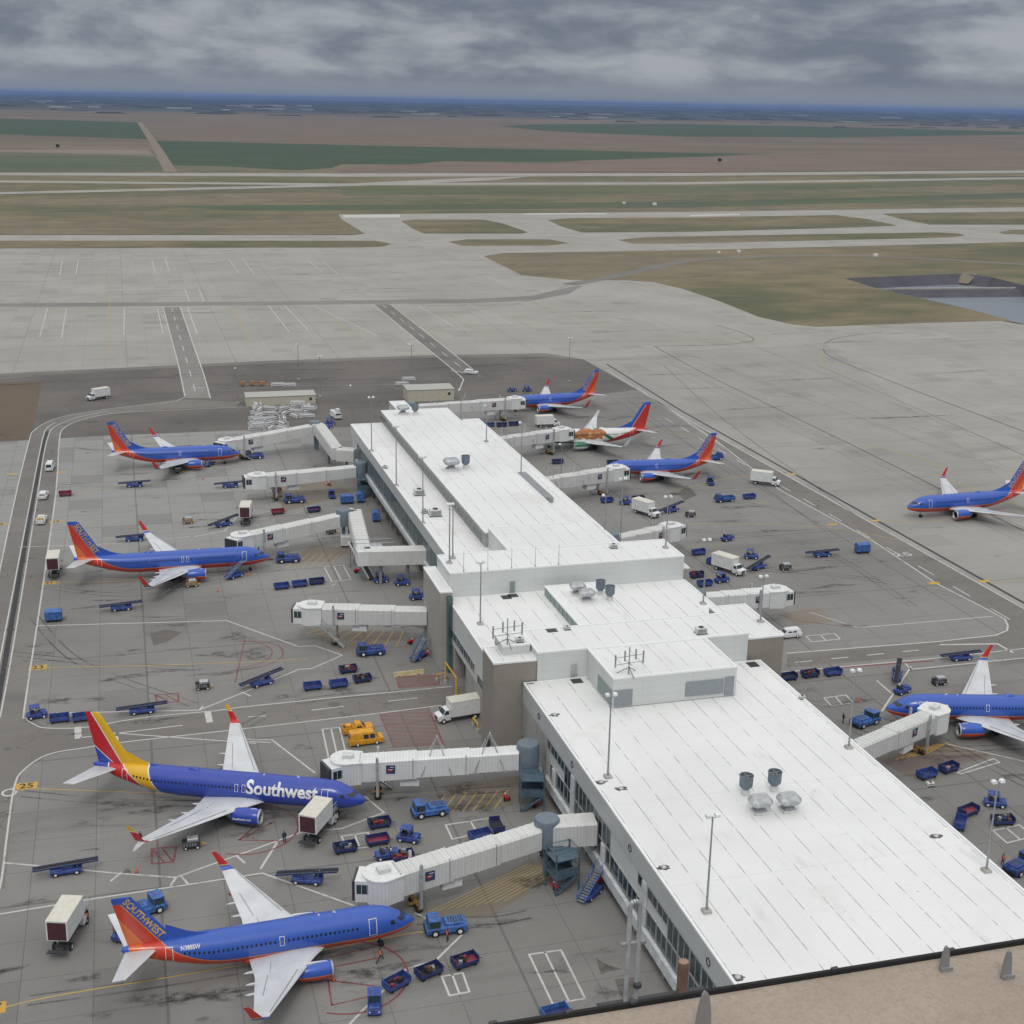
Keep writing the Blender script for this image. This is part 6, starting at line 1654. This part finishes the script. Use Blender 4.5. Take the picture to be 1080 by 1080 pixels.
# suitcases on carts
def cart(px, py, ang, label, load=0, body='blue_paint', inner='navy_paint'):
    c = put('baggage cart', mk_cart, px, py, ang, label, G1, body, inner)
    if load:
        for i, s_ in enumerate(bag_things(c, int(px*7+py), load)):
            tag(s_, ('suitcase on the '+' '.join(label.split(',')[0].split()[:12])), 'suitcase', 'suitcases on the '+label.split(',')[0])
    return c
# three in a row by the parking box, left
cart(297,621,6,'blue cart at the left end of the row of three by the white box',0); cart(316,618.5,6,'blue cart in the middle of the row of three by the white box',0); cart(334,616,6,'blue cart at the right end of the row of three by the white box',0,'navy_paint','luggage_black')
cart(367,709,5,'loaded cart behind the two empty carts',6,'navy_paint','maroon_paint'); cart(382,719,8,'loaded dark cart right of the empty pair',7,'navy_paint','luggage_black')
cart(357,724.5,5,'empty blue cart between its two neighbours on the mid left apron'); cart(329.5,727,2,'empty blue cart, leftmost of the group on the mid left apron')
cart(63,761,2,'blue cart hitched behind the road tug'); cart(87,760,2,'blue cart last behind the road tug, half behind the yellow tail')
cart(400,872,5,'loaded cart nearest the heart tailed nose',8,'navy_paint','luggage_black'); cart(398,890,5,'empty cart with dark red bed between two loaded ones',0,'navy_paint','maroon_paint')
cart(364,898,5,'cart heaped with black bags beside the catering truck',11,'navy_paint','luggage_black'); cart(424,907,3,'cart with red load under the sloping bridge',4,'navy_paint','maroon_paint')
cart(418,1041,28,'loaded cart hitched to the lowest tug',5); cart(452,1029,20,'loaded cart in the middle of the lowest train',6,'navy_paint','luggage_black'); cart(490,1018,14,'last loaded cart of the lowest train',6,'navy_paint','maroon_paint')
cart(293,542,5,'small red cart left of the elbow bridge',0,'maroon_paint','maroon_paint'); cart(331,540,10,'cart with red bed under the elbow bridge',0,'navy_paint','maroon_paint')
cart(69,523,2,'lone red cart beside the left road',0,'maroon_paint','maroon_paint')
cart(516,450,0,'dark cart, left of three behind the far right wing'); cart(529,450,0,'dark cart, middle of three behind the far right wing',0,'navy_paint','luggage_black'); cart(541.7,449,0,'dark cart, right of three behind the far right wing',0,'navy_paint','luggage_black')
cart(588,489,0,'dark cart between two right bridges',0,'navy_paint','luggage_black'); cart(646,490,0,'dark cart at the end of the third right bridge',4,'navy_paint','luggage_black')
cart(640,530,5,'blue cart in the train below the third right airliner'); cart(673,528,5,'loaded cart at the end of the train below the third right airliner',6,'navy_paint','luggage_black')
cart(790,526,5,'blue cart pulled by the service truck on the right apron'); cart(737,585,8,'blue cart left of the parked catering truck'); cart(751,594,25,'blue cart touching the parked catering truck')
cart(735,609,5,'cart heaped with dark bags behind the lamp mast',12,'navy_paint','luggage_black'); cart(743,618,5,'blue cart half hidden by the right roof edge')
cart(831,717,4,'dark cart partly behind the roof edge, leftmost of three',0,'navy_paint','luggage_black'); cart(854,714,4,'loaded cart, middle of three by the red line',6,'navy_paint','luggage_black'); cart(878,712,4,'blue cart, right of three by the red line')
cart(977,820,12,'blue cart below the angled bridge'); cart(1000,813.5,16,'dark loaded cart below the angled bridge',5,'navy_paint','luggage_black')
cart(1021,859,18,'cart with dark red bed at the right roof edge',0,'navy_paint','maroon_paint'); cart(1012,872,50,'dark cart tucked behind the right coping'); cart(1057,869,-8,'cart heaped with black bags by the right mast',12,'navy_paint','luggage_black')
cart(640,1075,8,'blue cart at the bottom edge above the tan ledge'); cart(585,1073,8,'blue cart cut by the tan ledge',0,'light_blue_paint')
cart(768,570-2,60,'small dark cart behind the parked catering truck',0,'navy_paint','luggage_black') if 0 else None
cart(506,885,10,'blue cart behind the sloping bridge'); cart(524,875,90,'dark cart standing on end of the parking box',0,'navy_paint','luggage_black')
for (px, py, an, lb, up) in ((142,513.5,0,'belt loader behind the farthest left airliner wing',0),(243,514,0,'belt loader half behind the open bridge cab',0),(236,555,28,'belt loader raised beside the lift truck at the left gates',1),
    (142,570.5,0,'belt loader behind the far wing of the long airliner',0),(128,643.5,4,'lone belt loader with level belt on the mid left apron',0),(276,722.5,22,'belt loader tilted beside the white safety line',1),
    (150,752,2,'belt loader right of the yellow and red tail',0),(70,921,2,'belt loader left of the lowest airliner tail',0),(324,931,-22,'belt loader raised between the two nearest airliners',1),
    (708,540,22,'belt loader left of the truck at the fourth right bridge',1),(867,587,-2,'belt loader alone on the right apron',0),(800,600,30,'belt loader pointing away beside the parked catering truck',1),
    (946,715,55,'belt loader by the white corner lines near the lower right airliner',1),(1013,696,-2,'belt loader behind the lower right winglet',0)):
    put('belt loader', mk_loader, px, py, an, lb, G2, *((.8,1.9) if up else (.95,1.25)))
for (px, py, an, lb, cab) in ((39,757,10,'tug leading two carts along the left road',True),(431,887,-30,'cab tug between the carts and the sloping bridge',True),(408,905,0,'low tug under the sloping bridge roof',False),
    (395,1064,-100,'cab tug pulling the lowest train of carts',True),(350,525,90,'small tug parked behind the elbow bridge',True),(402,614,0,'tug parked under the elbow walkway',True),
    (424,617,0,'dark tug beside the walkway column',True),(440,632,0,'tug behind the level bridge roof',True),(130,988,60,'tug half hidden by the lowest tailplane',True),
    (588,531,20,'tug between the slim masts',False),(660,532,-10,'tug in the middle of the train below the third right airliner',True),(761,614,10,'tug in front of the parked catering truck',True),
    (792,589,-20,'cab tug beside the raised belt loader on the right',True),(951,731,20,'tug at the nose of the lower right airliner',False),(1049,850,-30,'cab tug by the right mast',True),
    (348,454-6,0,'tug behind the far left rotunda',True),(345,452,0,'low tug left of the far rotunda column',False),(540,413,0,'tug behind the farthest right airliner',False),(556,413,0,'second tug behind the farthest right airliner',True),
    (749,511,80,'tug behind the wing of the third right airliner',True),(767,570,20,'tug behind the parked catering truck',False)):
    put('baggage tug', mk_tug, px, py, an, lb, G3, cab)
E0_NAVY = None
for (px, py, an, lb, c) in ((470,982,178,'blue pushback tractor touching the lowest airliner nose','light_blue_paint'),(453,859,182,'blue pushback tractor right of the carts at the heart tailed nose','light_blue_paint'),
    (391,690,178,'blue tractor on the brown bay beneath the level bridge','blue_paint'),(304,592.5,178,'blue tractor in front of the long airliner nose','blue_paint'),(311,530,178,'blue tractor below the open bridge cab','blue_paint'),
    (268,483.5,178,'blue tractor at the farthest left nose','blue_paint'),(912,764,18,'pale blue tractor with yellow top beside the angled bridge','light_blue_paint'),(1076,918,20,'blue tractor cut by the right frame edge','blue_paint'),(153,963,20,'blue tractor behind the lowest fin','light_blue_paint')):
    put('pushback tractor', mk_tractor, px, py, an, lb, G4, c)
for (px, py, an, lb, c) in ((187,499,0,'black and white power cart below the farthest left wing','dark_metal'),(198,552,5,'yellowish power cart left of the lift truck','ochre'),(202,618.5,5,'yellowish power cart below the long airliner wing','ochre'),
    (214,726.5,0,'power cart with yellow drawbar on the mid left apron','dark_metal'),(202,894,0,'black power cart by the yellow bars below the heart tailed wing','dark_metal'),
    (728,545,0,'dark power cart right of the raised belt loader','dark_metal'),(828,601,0,'dark power cart right of the right hand belt loader','dark_metal'),(990,722,0,'dark power cart behind the lower right nose','dark_metal')):
    put('power cart', mk_gpu, px, py, an, lb, G5, c)
for (px, py, an, lb, cater) in ((337,879,58,'catering truck with raised body docked at the heart tailed airliner',True),(74,989,72,'catering truck beside a worker left of the lowest tail',True),
    (58,605,88,'catering truck behind the long airliner tailplane',True),(260,550,80,'catering truck left of the elbow bridge',True),
    (104,421,212,'lone white lorry on the dark asphalt at the far left',False),(484,758,188,'white box lorry beside the brown stair block',False),(807,511,-38,'white box lorry beside the right service road',False),
    (681,543,-65,'white box lorry at the fourth right bridge',False),(768,603,-62,'white box lorry parked among carts by the white bridge',False),(577,450,0,'white box lorry behind the bear airliner bridge',False)):
    put('truck', mk_truck, px, py, an, lb, 'white box lorries and catering trucks', 'cream_paint', cater)
put('van', mk_car, 386,784,4,'yellow van in front of the yellow pickup',None,'van','orange_yellow'); put('pickup', mk_car, 377,772.5,4,'yellow pickup behind the yellow van',None,'pickup','orange_yellow')
put('van', mk_car, 53,495,85,'white van leading on the left service road',None,'van','white_paint')
put('car', mk_car, 46,525,85,'white car between the van and the dark backed car on the left road','cars on the service roads','suv','white_paint')
put('pickup', mk_car, 44,551,85,'white pickup with dark bed, last on the left road',None,'pickup','white_paint')
put('car', mk_car, 497,394.5,-35,'white and black car on the cut road beyond the concourse','cars on the service roads','suv','white_paint')
put('car', mk_car, 831,672,180,'white car peeping out behind the right stair block','cars on the service roads','suv','white_paint')
put('lift truck', mk_deice, 354,441,-80,'white truck with a basket at the end of the far walkway')
put('covered cart', mk_covered, 57,655,0,'large blue covered cart left of the lone belt loader','covered baggage carts'); put('covered cart', mk_covered, 909,583,0,'blue covered cart beside the right service road','covered baggage carts')
put('covered cart', mk_covered, 396.5,549,85,'blue covered cart standing by the wing wall','covered baggage carts'); put('covered cart', mk_covered, 366,531,0,'blue covered cart, left of the touching pair by the wing','covered baggage carts'); put('covered cart', mk_covered, 380,529,85,'blue covered cart, right of the touching pair by the wing','covered baggage carts')
put('service truck', mk_blueflat, 764,529,185,'blue service truck pulling a cart on the right apron','blue service trucks'); put('service truck', mk_blueflat, 753,485,5,'blue service truck behind the third right tail','blue service trucks')
put('stair unit', mk_airstair, 221,491,60,'blue stair unit at the farthest left airliner','stair units'); put('stair unit', mk_airstair, 248,609,35,'blue stair unit at the long airliner belly','stair units'); put('stair unit', mk_airstair, 623,945,40,'blue stair unit near the stair tower of the nearest bridge','stair units')
put('stair unit', mk_airstair, 442,694,50,'teal stair unit beside the red hose cart','stair units')
put('container', mk_whitebox, 365,575,80,'white container under the elbow bridge','white equipment containers')
put('generator', mk_gpu, 349,563,0,'dark generator under the elbow bridge left of the white container',None,'dark_metal','roof_kit')
put('generator', mk_gpu, 292,519,0,'rusty red power unit under the open cab bridge',None,'maroon_paint','ochre')
put('rack unit', mk_gpu, 576,905,90,'black bag rack beneath the nearest rotunda',None,'cloth_dark','luggage_black')
for px, py, an, lb in ((534,844,100,'red bottle cart left of the blue stair tower'),(564,851,10,'red bottle cart at the foot of the first stair tower'),(586,938,110,'red bottle cart right of the yellow bars'),(633,932,10,'red bottle cart under the nearest bridge walkway'),
    (376,604,10,'red bottle cart at the foot of the long white stair'),(376,592,90,'red bottle cart half up the long white stair'),(433,679,20,'small red bottle cart on the mid left bay'),(449,692,10,'red bottle cart against the stair tower wall'),(347,512,90,'red bottle cart by the second left rotunda')):
    put('bottle cart', mk_extinguisher, px, py, an, lb, 'red fire bottle carts')
# steel racks stacked by the far shed
RK = [(px, py) for py in (432,437.5,443,448,453) for px in (270,284,298)]+[(px, py) for py in (430,435,440) for px in (312,324)]
for i, (px, py) in enumerate(RK):
    o = put('steel rack', mk_rack, px, py, (i*67 % 179)-90, 'white steel rack in the dense rows in front of the left pale shed', 'white steel racks by the shed'); o.scale = (.72,.8,1)
    if i % 3 == 0: 
        o2 = put('steel rack', mk_rack, px+2, py, (i*53 % 179)-90, 'white steel rack in the dense rows in front of the left pale shed', 'white steel racks by the shed'); o2.location.z = 1.1
for i, (px, py) in enumerate(((293,407),(305,407.5),(424,406),(431,401))):
    put('steel rack', mk_rack, px, py, 0, ['left steel rack behind the left pale shed','right steel rack behind the left pale shed','near steel rack behind the right pale shed','far steel rack behind the right pale shed'][i], 'white steel racks on the asphalt')
for i, (px, py) in enumerate(((256,407),(266,406.5),(276,407))):
    o = put('pallet stack', mk_gpu, px, py, 0, ['left','middle','right'][i]+' of three ochre power units behind the left pale shed', None, 'ochre', 'ochre')
def shed(x0, x1, yb, depth, h, label):
    a = gp(x0, yb); b = gp(x1, yb); t = empty('storage_shed', a, 0, label, 'shed'); w = b.x-a.x
    MB().box(0,w,0,depth,0,h).build('wall', P('shed_wall', (.52,.50,.40), .6, var=.04, dirt=.1), t)
    MB().loft([[(-.15,-.15,h),(w+.15,-.15,h),(w+.15,depth+.15,h),(-.15,depth+.15,h)],[(-.15,-.15,h+.12),(w+.15,-.15,h+.12),(w+.15,depth+.15,h+.5),(-.15,depth+.15,h+.5)]]).build('roof', P('shed_roof', (.40,.40,.37), .6, var=.05, dirt=.1), t)
    MB().lathe([(-.06,.5),(0,.5)], (w-1.6,0,h*.6), 'y', 12).build('vent', M['dark_metal'], t)
    mb = MB()
    for k in range(int(w/2.4)): mb.box(k*2.4+.4,k*2.4+.46,-.03,0,.1,h)
    mb.build('panel_joint', P('shed_joint', (.40,.40,.30), .6), t); return t
shed(260, 335, 428.5, 6, 2.7, 'pale green shed behind the rows of white steel racks'); shed(430, 481, 424, 7, 3.7, 'pale green shed at the end of the narrow corridor')
# yellow height gates and barrier at the link block opening
def hoop(p, q, h, label):
    a = gp(*p); b = gp(*q); t = empty('height_gate', a, 0, label, 'height gate', 'yellow pipe gates at the tunnel mouth'); d = b-a
    mb = MB(); mb.tube((0,0,0),(0,0,h),.12,n=10); mb.tube((d.x,d.y,0),(d.x,d.y,h),.12,n=10); mb.tube((0,0,h),(d.x,d.y,h),.12,n=10); mb.build('pipe', M['yellow_paint'], t, smooth=True)
    for k in (0,1): MB().lathe([(0,.3),(.5,.3)], (d.x*k,d.y*k,0), 'z', 12).build('footing', M['pale_concrete'], t)
hoop((470,720),(481,736),3.6,'tall yellow pipe gate at the tunnel mouth'); hoop((461,718),(470,716),1.1,'low yellow pipe rail left of the tall pipe gate'); hoop((499,765),(504,772),1.3,'low yellow pipe rail behind the white box lorry')
t = empty('crash_barrier', gp(431,712), R(3), 'pale yellow concrete barrier above the red hatched bay', 'barrier')
MB().loft([[(-2.6,-.3,0),(2.6,-.3,0),(2.6,.3,0),(-2.6,.3,0)],[(-2.6,-.1,.8),(2.6,-.1,.8),(2.6,.1,.8),(-2.6,.1,.8)]]).build('block', P('barrier_paint', (.55,.48,.27), .8), t)
for x in (-1.7,1.7): MB().box(x-.2,x+.2,-.32,.32,0,.12).build('slot', M['dark_metal'], t)
# long white stair below the elbow walkway
t = empty('loading_stair', gp(392,612), R(106), 'long white baggage stair leaning on the elbow walkway', 'stair')
mb = MB(); mb.bar((0,0,.2),(9.5,0,5.2),1.1,.18); mb.build('ramp', M['dark_metal'], t)
for y in (-.62,.62): MB().bar((0,y,.45),(9.5,y,5.5),.1,.55).build('side_panel', M['white_paint'], t)
MB().tube((9.3,.3,0),(9.3,.3,5.1),.12).build('leg', M['grey_metal'], t)
# steel exhaust pipes rising right below the tower ledge
t = empty('vent_pipe', (gp(664,1052,14).x, gp(664,1052,14).y, 0), 0, 'tall bent steel vent pipe rising behind the tan ledge', 'vent pipe')
pp = gp(662,1062,20)
def pipe_at(px0, py0, px1, py1, r, z0, mat, name, parent):
    pass
t.location = (0,0,0)
# a low service roof sits under the ledge; the pipes stand on it
base = gp(664,1066,60)
t.location = (base.x, base.y, 60)
hh = 6.0
def topz(px, py, p):
    return min([60+i*.02 for i in range(0, 1500)], key=lambda z: abs(project(p.x, p.y, z)[1]-py))
zt = topz(664, 951, base); zt -= 60
r_ = .16*1.0
m1 = MB()
sc = (gp(676,1066,60)-gp(656,1066,60)).length/20   # metres a pixel out there
x1_, x2_ = -5*sc, 6*sc; rr_ = 2.6*sc
m1.tube((x1_,0,0),(x1_,0,zt-5*sc),rr_,n=14)
MB().tube((x2_,0,0),(x2_,0,zt-5*sc),rr_,n=14).build('pipe', M['pale_metal'], t, smooth=True)
m1.build('pipe', M['pale_metal'], t, smooth=True)
mb = MB(); prev = None
for k in range(9):
    a = math.pi*k/8; q = ((x1_+x2_)/2-math.cos(a)*(x2_-x1_)/2, 0, zt-5*sc+math.sin(a)*5.5*sc)
    if prev: mb.tube(prev, q, rr_, n=12)
    prev = q
mb.build('bend', M['pale_metal'], t, smooth=True)
z_ = zt-48*sc*1.05
mb = MB(); mb.box(x1_-8*sc, x2_+8*sc, -.5*sc*4, .5*sc*4, z_, z_+3*sc); mb.build('clamp', M['grey_metal'], t)
MB().lathe([(0,4.5*sc),(4*sc,4.5*sc)], (x2_+0*sc,-3*sc,max(0,zt-100*sc)), 'z', 12).build('valve', M['dark_metal'], t)
t['label'] = 'looped steel vent pipe rising behind the tan ledge'
q = gp(719,1046,60); t = empty('timber_post', q, 0, 'brown round post sticking up behind the tan ledge', 'post')
z2 = topz(719,1014,q)-60; MB().tube((0,0,-4*sc),(0,0,z2),6*sc,n=16).build('shaft', P('timber', (.20,.125,.095), .9), t, smooth=True)
MB().lathe([(z2,5.6*sc),(z2+.4*sc,5.0*sc)], axis='z', n=16).build('top', P('timber_top', (.33,.22,.17), .9), t)
# the lower service roof and its two white hoops
t = empty('tower_annex', (base.x, base.y, 0), 0, 'dark service structure of the tower just below the ledge', 'building')
MB().box(-3, 9, -14, -1.0*.0-1.2, 40, 59.0).build('wall', M['stucco'], t) if 0 else MB().box(-1.0, 3.2, -2.5, .6, 0, 60-.01).build('wall', M['stucco'], t)
MB().box(-1.1, 3.3, -2.6, .7, 60-.01, 60.02).build('roof', M['dark_metal'], t)
# people
for (px, py, an, wk_, lb, vest) in ((148,890,-90,.3,'person in a pink shirt standing by the heart tailed wingtip','maroon_paint'),(300,889,-90,.1,'person in dark clothes standing by the red engine ring','cloth_navy'),
    (92,974,-80,.1,'worker in an orange vest beside the catering truck at the lower left','hivis'),(401,1014,30,.9,'worker in an orange vest walking below the lowest airliner nose','hivis'),
    (472,993,180,.15,'worker in a red vest beside the pushback tractor at the lowest nose','hivis'),(889,763,0,.15,'person standing left of the pale blue tractor','cloth_dark'),
    (1057,913,-90,.15,'person in an orange vest near the blue tractor at the right edge','hivis'),(412,905,-60,.2,'person in a white shirt on the cart side of the sloping bridge','letter_white')):
    mk_person(lb, gp(px,py), R(an), wk_, vest)
# warning frames by the wingtips and cones
def cone(px, py, label):
    t = empty('traffic_cone', gp(px,py), 0, label, 'traffic cone', 'orange traffic cones')
    MB().box(-.22,.22,-.22,.22,0,.05).build('base', M['black_rubber'], t); MB().lathe([(.05,.17),(.4,.09),(.75,.03)], axis='z', n=12).build('cone', M['hivis'], t, smooth=True)
for i, (px, py) in enumerate(((144,920),(243,943),(272,866),(352,1034),(230,624),(262,607),(214,506),(1010,758),(905,740))):
    cone(px, py, ['cone on the white line below the red hatched box left of centre','cone behind the lowest far wing','cone before the heart tailed engine','cone before the lowest engine','cone left of the blue stair unit at the long airliner','cone under the long airliner nose','cone at the farthest left engine','cone under the lower right wing','cone left of the lower right nose'][i])
# airfield things out on the grass
def hut(px, py, label, s=1.0, c='white_paint'):
    t = empty('airfield_hut', gp(px,py), 0, label, 'hut', 'small huts and antennas out on the grass')
    MB().box(-2.5*s,2.5*s,-2*s,2*s,0,2.6*s).build('wall', M[c], t); MB().loft([[(-2.8*s,-2.3*s,2.6*s),(2.8*s,-2.3*s,2.6*s),(2.8*s,2.3*s,2.6*s),(-2.8*s,2.3*s,2.6*s)],[(-2.8*s,-.1,3.4*s),(2.8*s,-.1,3.4*s),(2.8*s,.1,3.4*s),(-2.8*s,.1,3.4*s)]]).build('roof', M['roof_kit'], t)
    MB().tube((3.4*s,0,0),(3.4*s,0,6*s),.12).build('mast', M['grey_metal'], t)
hut(658,215,'white hut with a mast on the grass between the runways, left one',.55); hut(690,216.5,'white hut with a mast on the grass between the runways, right one',.7); hut(779,266,'small white hut on the right infield',.45); hut(923,270.5,'white hut beside the dark infield road',.55); hut(758,267,'low white box on the right infield',.35)
hut(465,266,'dark marker board on the infield edge',.5,'dark_metal') if 0 else None
for i, (px, py) in enumerate(((61,157),(122,170),(759,172))):
    t = empty('tree', gp(px,py), 0, ['lone dark tree left of the dirt road','x','lone dark bush on the brown field'][i], 'tree') if i != 1 else None
    if t:
        t.scale = (.45,.45,.5); MB().tube((0,0,0),(0,0,6),.6,.3,8).build('trunk', M['luggage_brown'], t)
        rnd = random.Random(i); mb = MB()
        for k in range(260):
            a = rnd.uniform(0,6.28); e_ = rnd.uniform(-.5,1); rr = rnd.uniform(3,7)*math.sqrt(max(.05,1-e_*e_*.6)); c = Vector((math.cos(a)*rr, math.sin(a)*rr, 9+e_*6)); u = Vector((rnd.uniform(-1,1),rnd.uniform(-1,1),rnd.uniform(-1,1))).normalized()*1.1; w_ = u.cross(Vector((0,.3,1))).normalized()*1.0
            mb.add([c-u-w_,c+u-w_,c+u+w_,c-u+w_],[(0,1,2,3)])
        mb.build('crown', P('leaf', (.05,.07,.035), .9), t)
# the far town: low pale sheds and tree belts below the horizon
rnd = random.Random(3)
for i in range(26):
    px = rnd.choice((rnd.uniform(40,120), rnd.uniform(180,330), rnd.uniform(200,330), rnd.uniform(370,470), rnd.uniform(560,680), rnd.uniform(760,1060)))
    py = 97+.0192*px+rnd.uniform(9,16); p = gp(px, py)
    t = empty('distant_warehouse', p, 0, 'pale low building in the far town below the horizon', 'building', 'pale buildings of the far town')
    w_ = rnd.uniform(40,160)*p.y/9000; d_ = 90; h_ = rnd.uniform(5,9)*p.y/9000
    MB().box(-w_/2,w_/2,0,d_,0,h_).build('wall', M['pale_metal'], t); MB().box(-w_/2-2,w_/2+2,-2,d_+2,h_,h_+1.2).build('roof', M['roof_kit'], t)
mb = MB(); rnd = random.Random(11)
for i in range(2600):
    px = rnd.uniform(-250,1330); py = 97+.0192*px+abs(rnd.gauss(0,1))*5.5+2.2; p = gp(px, py); s_ = rnd.uniform(30,160)*p.y/12000; h_ = rnd.uniform(3,7)*max(1,p.y/14000)
    mb.loft([[(p.x-s_,p.y-20,-.5),(p.x+s_,p.y-20,-.5),(p.x+s_,p.y+20,-.5),(p.x-s_,p.y+20,-.5)],[(p.x-s_*.7,p.y-12,h_),(p.x+s_*.6,p.y-12,h_*.9),(p.x+s_*.6,p.y+12,h_),(p.x-s_*.7,p.y+12,h_)]])
tag(mb.build('distant_woods', P('far_wood', (.042,.055,.05), .95, scale=.001)), kind='stuff')
# low ridge on the horizon
mb = MB(); rows = []; rnd = random.Random(5)
for k in range(61):
    x = -45000+k*1500; h_ = 108+18*math.sin(k*.35)+12*math.sin(k*.9+1)+rnd.uniform(-5,5)
    rows.append((x, 52000, h_))
mb.add([(x,47000,-2) for x,_,_ in rows]+[(x,y,h_*1.0) for x,y,h_ in rows]+[(x,57000,-2) for x,_,_ in rows], [(i,i+1,61+i+1,61+i) for i in range(60)]+[(61+i,61+i+1,122+i+1,122+i) for i in range(60)])
tag(mb.build('hills', P('ridge', (.06,.07,.06), .95, scale=.0008)), kind='structure')
# ================================================================ CAMERA, LIGHT, SKY
cam = bpy.data.cameras.new('camera'); co = bpy.data.objects.new('camera', cam); COL.objects.link(co)
cam.sensor_width = 36; cam.sensor_fit = 'HORIZONTAL'; cam.lens = F/1080*36; cam.clip_start = .1; cam.clip_end = 200000
rx = Vector((AX.x, AY.x, AU.x)); dn_ = Vector((AX.y, AY.y, AU.y)); fw = Vector((AX.z, AY.z, AU.z))
mt = Matrix((( rx.x, -dn_.x, -fw.x, 0), (rx.y, -dn_.y, -fw.y, 0), (rx.z, -dn_.z, -fw.z, H), (0,0,0,1)))
co.matrix_world = mt; S.camera = co
S.render.resolution_x = 1024; S.render.resolution_y = 1024
S.view_settings.view_transform = 'Standard'; S.view_settings.look = 'None'; S.view_settings.exposure = EXPO; S.view_settings.gamma = 1
sun = bpy.data.lights.new('sun', 'SUN'); sun.energy = SUNE; sun.angle = R(14); sun.color = (1, .96, .9)
so = bpy.data.objects.new('sun', sun); COL.objects.link(so)
EL, AZ = 52, 200   # elevation; compass angle of the sun measured from +Y clockwise
sd = Vector((math.sin(R(AZ))*math.cos(R(EL)), math.cos(R(AZ))*math.cos(R(EL)), math.sin(R(EL))))
so.rotation_euler = sd.to_track_quat('Z', 'Y').to_euler()
w = bpy.data.worlds.new('World'); S.world = w; w.use_nodes = True
nt = w.node_tree; E.nt = nt
bg = nt.nodes['Background']
sky = nt.nodes.new('ShaderNodeTexSky'); sky.sky_type = 'NISHITA'; sky.sun_disc = False; sky.sun_elevation = R(EL); sky.sun_rotation = R(AZ)
tc = nt.nodes.new('ShaderNodeTexCoord'); sp = nt.nodes.new('ShaderNodeSeparateXYZ'); nt.links.new(tc.outputs['Generated'], sp.inputs[0])
dx, dy, dz = (E(sp.outputs[i]) for i in range(3))
# cloud deck: look direction cut with a flat layer overhead
zz = dz.mx(.0)+.10
cv = nt.nodes.new('ShaderNodeCombineXYZ'); nt.links.new((dx*11.0).k, cv.inputs[0]); nt.links.new((dz*30.0+dx*1.0).k, cv.inputs[1]); nt.links.new((dy*2.0).k, cv.inputs[2])
cvec = cv.outputs[0]
c1 = noise(cvec, 1.15, 9, .56, (1,1.15,1), .35, w=14.0); c2 = noise(cvec, 2.6, 8, .58, (1,.9,1), .4, w=2.0); c3 = noise(cvec, .55, 3, .5, (1,1.5,1), w=7)
band = (1.0-((dz-.026)*(1/.010)).ab()).mx(0.0)*.05+(1.0-((dz-.0135)*(1/.006)).ab()).mx(0.0)*-.045
f = ramp(c1*.56+c2*.20+c3*.24+band, .385, .63)
el = E.op('ARCSINE', dz.mx(-1.0).mn(1.0))
low = mixc(f, (.150,.178,.228), (.365,.388,.42))
hz = ramp(el, .004, .022)                 # pale band right over the horizon
low = mixc(hz, (.230,.258,.300), low)
up = ramp(el, .10, 1.0)
cloud = mixc(up, low, (ZEN*1.0, ZEN*.995, ZEN*.985))
skm = nt.nodes.new('ShaderNodeVectorMath'); skm.operation = 'SCALE'; nt.links.new(sky.outputs[0], skm.inputs[0]); skm.inputs['Scale'].default_value = .10
col = mixc(.96, E(skm.outputs[0]), cloud)
nt.links.new(col.k, bg.inputs[0]); bg.inputs[1].default_value = 1.0
# ---- air
if HAZE:
    hb = MB().box(-38000, 38000, -1500, 60000, -12, 135).build('haze', bpy.data.materials.new('air'))
    hm = hb.data.materials[0]; hm.use_nodes = True; hn = hm.node_tree
    for q in list(hn.nodes):
        if q.type != 'OUTPUT_MATERIAL': hn.nodes.remove(q)
    pv = hn.nodes.new('ShaderNodeVolumePrincipled'); pv.inputs['Color'].default_value = (.30,.46,.86,1); pv.inputs['Density'].default_value = HAZE; pv.inputs['Anisotropy'].default_value = .2
    hn.links.new(pv.outputs[0], [q for q in hn.nodes if q.type == 'OUTPUT_MATERIAL'][0].inputs['Volume'])
    tag(hb, kind='stuff')
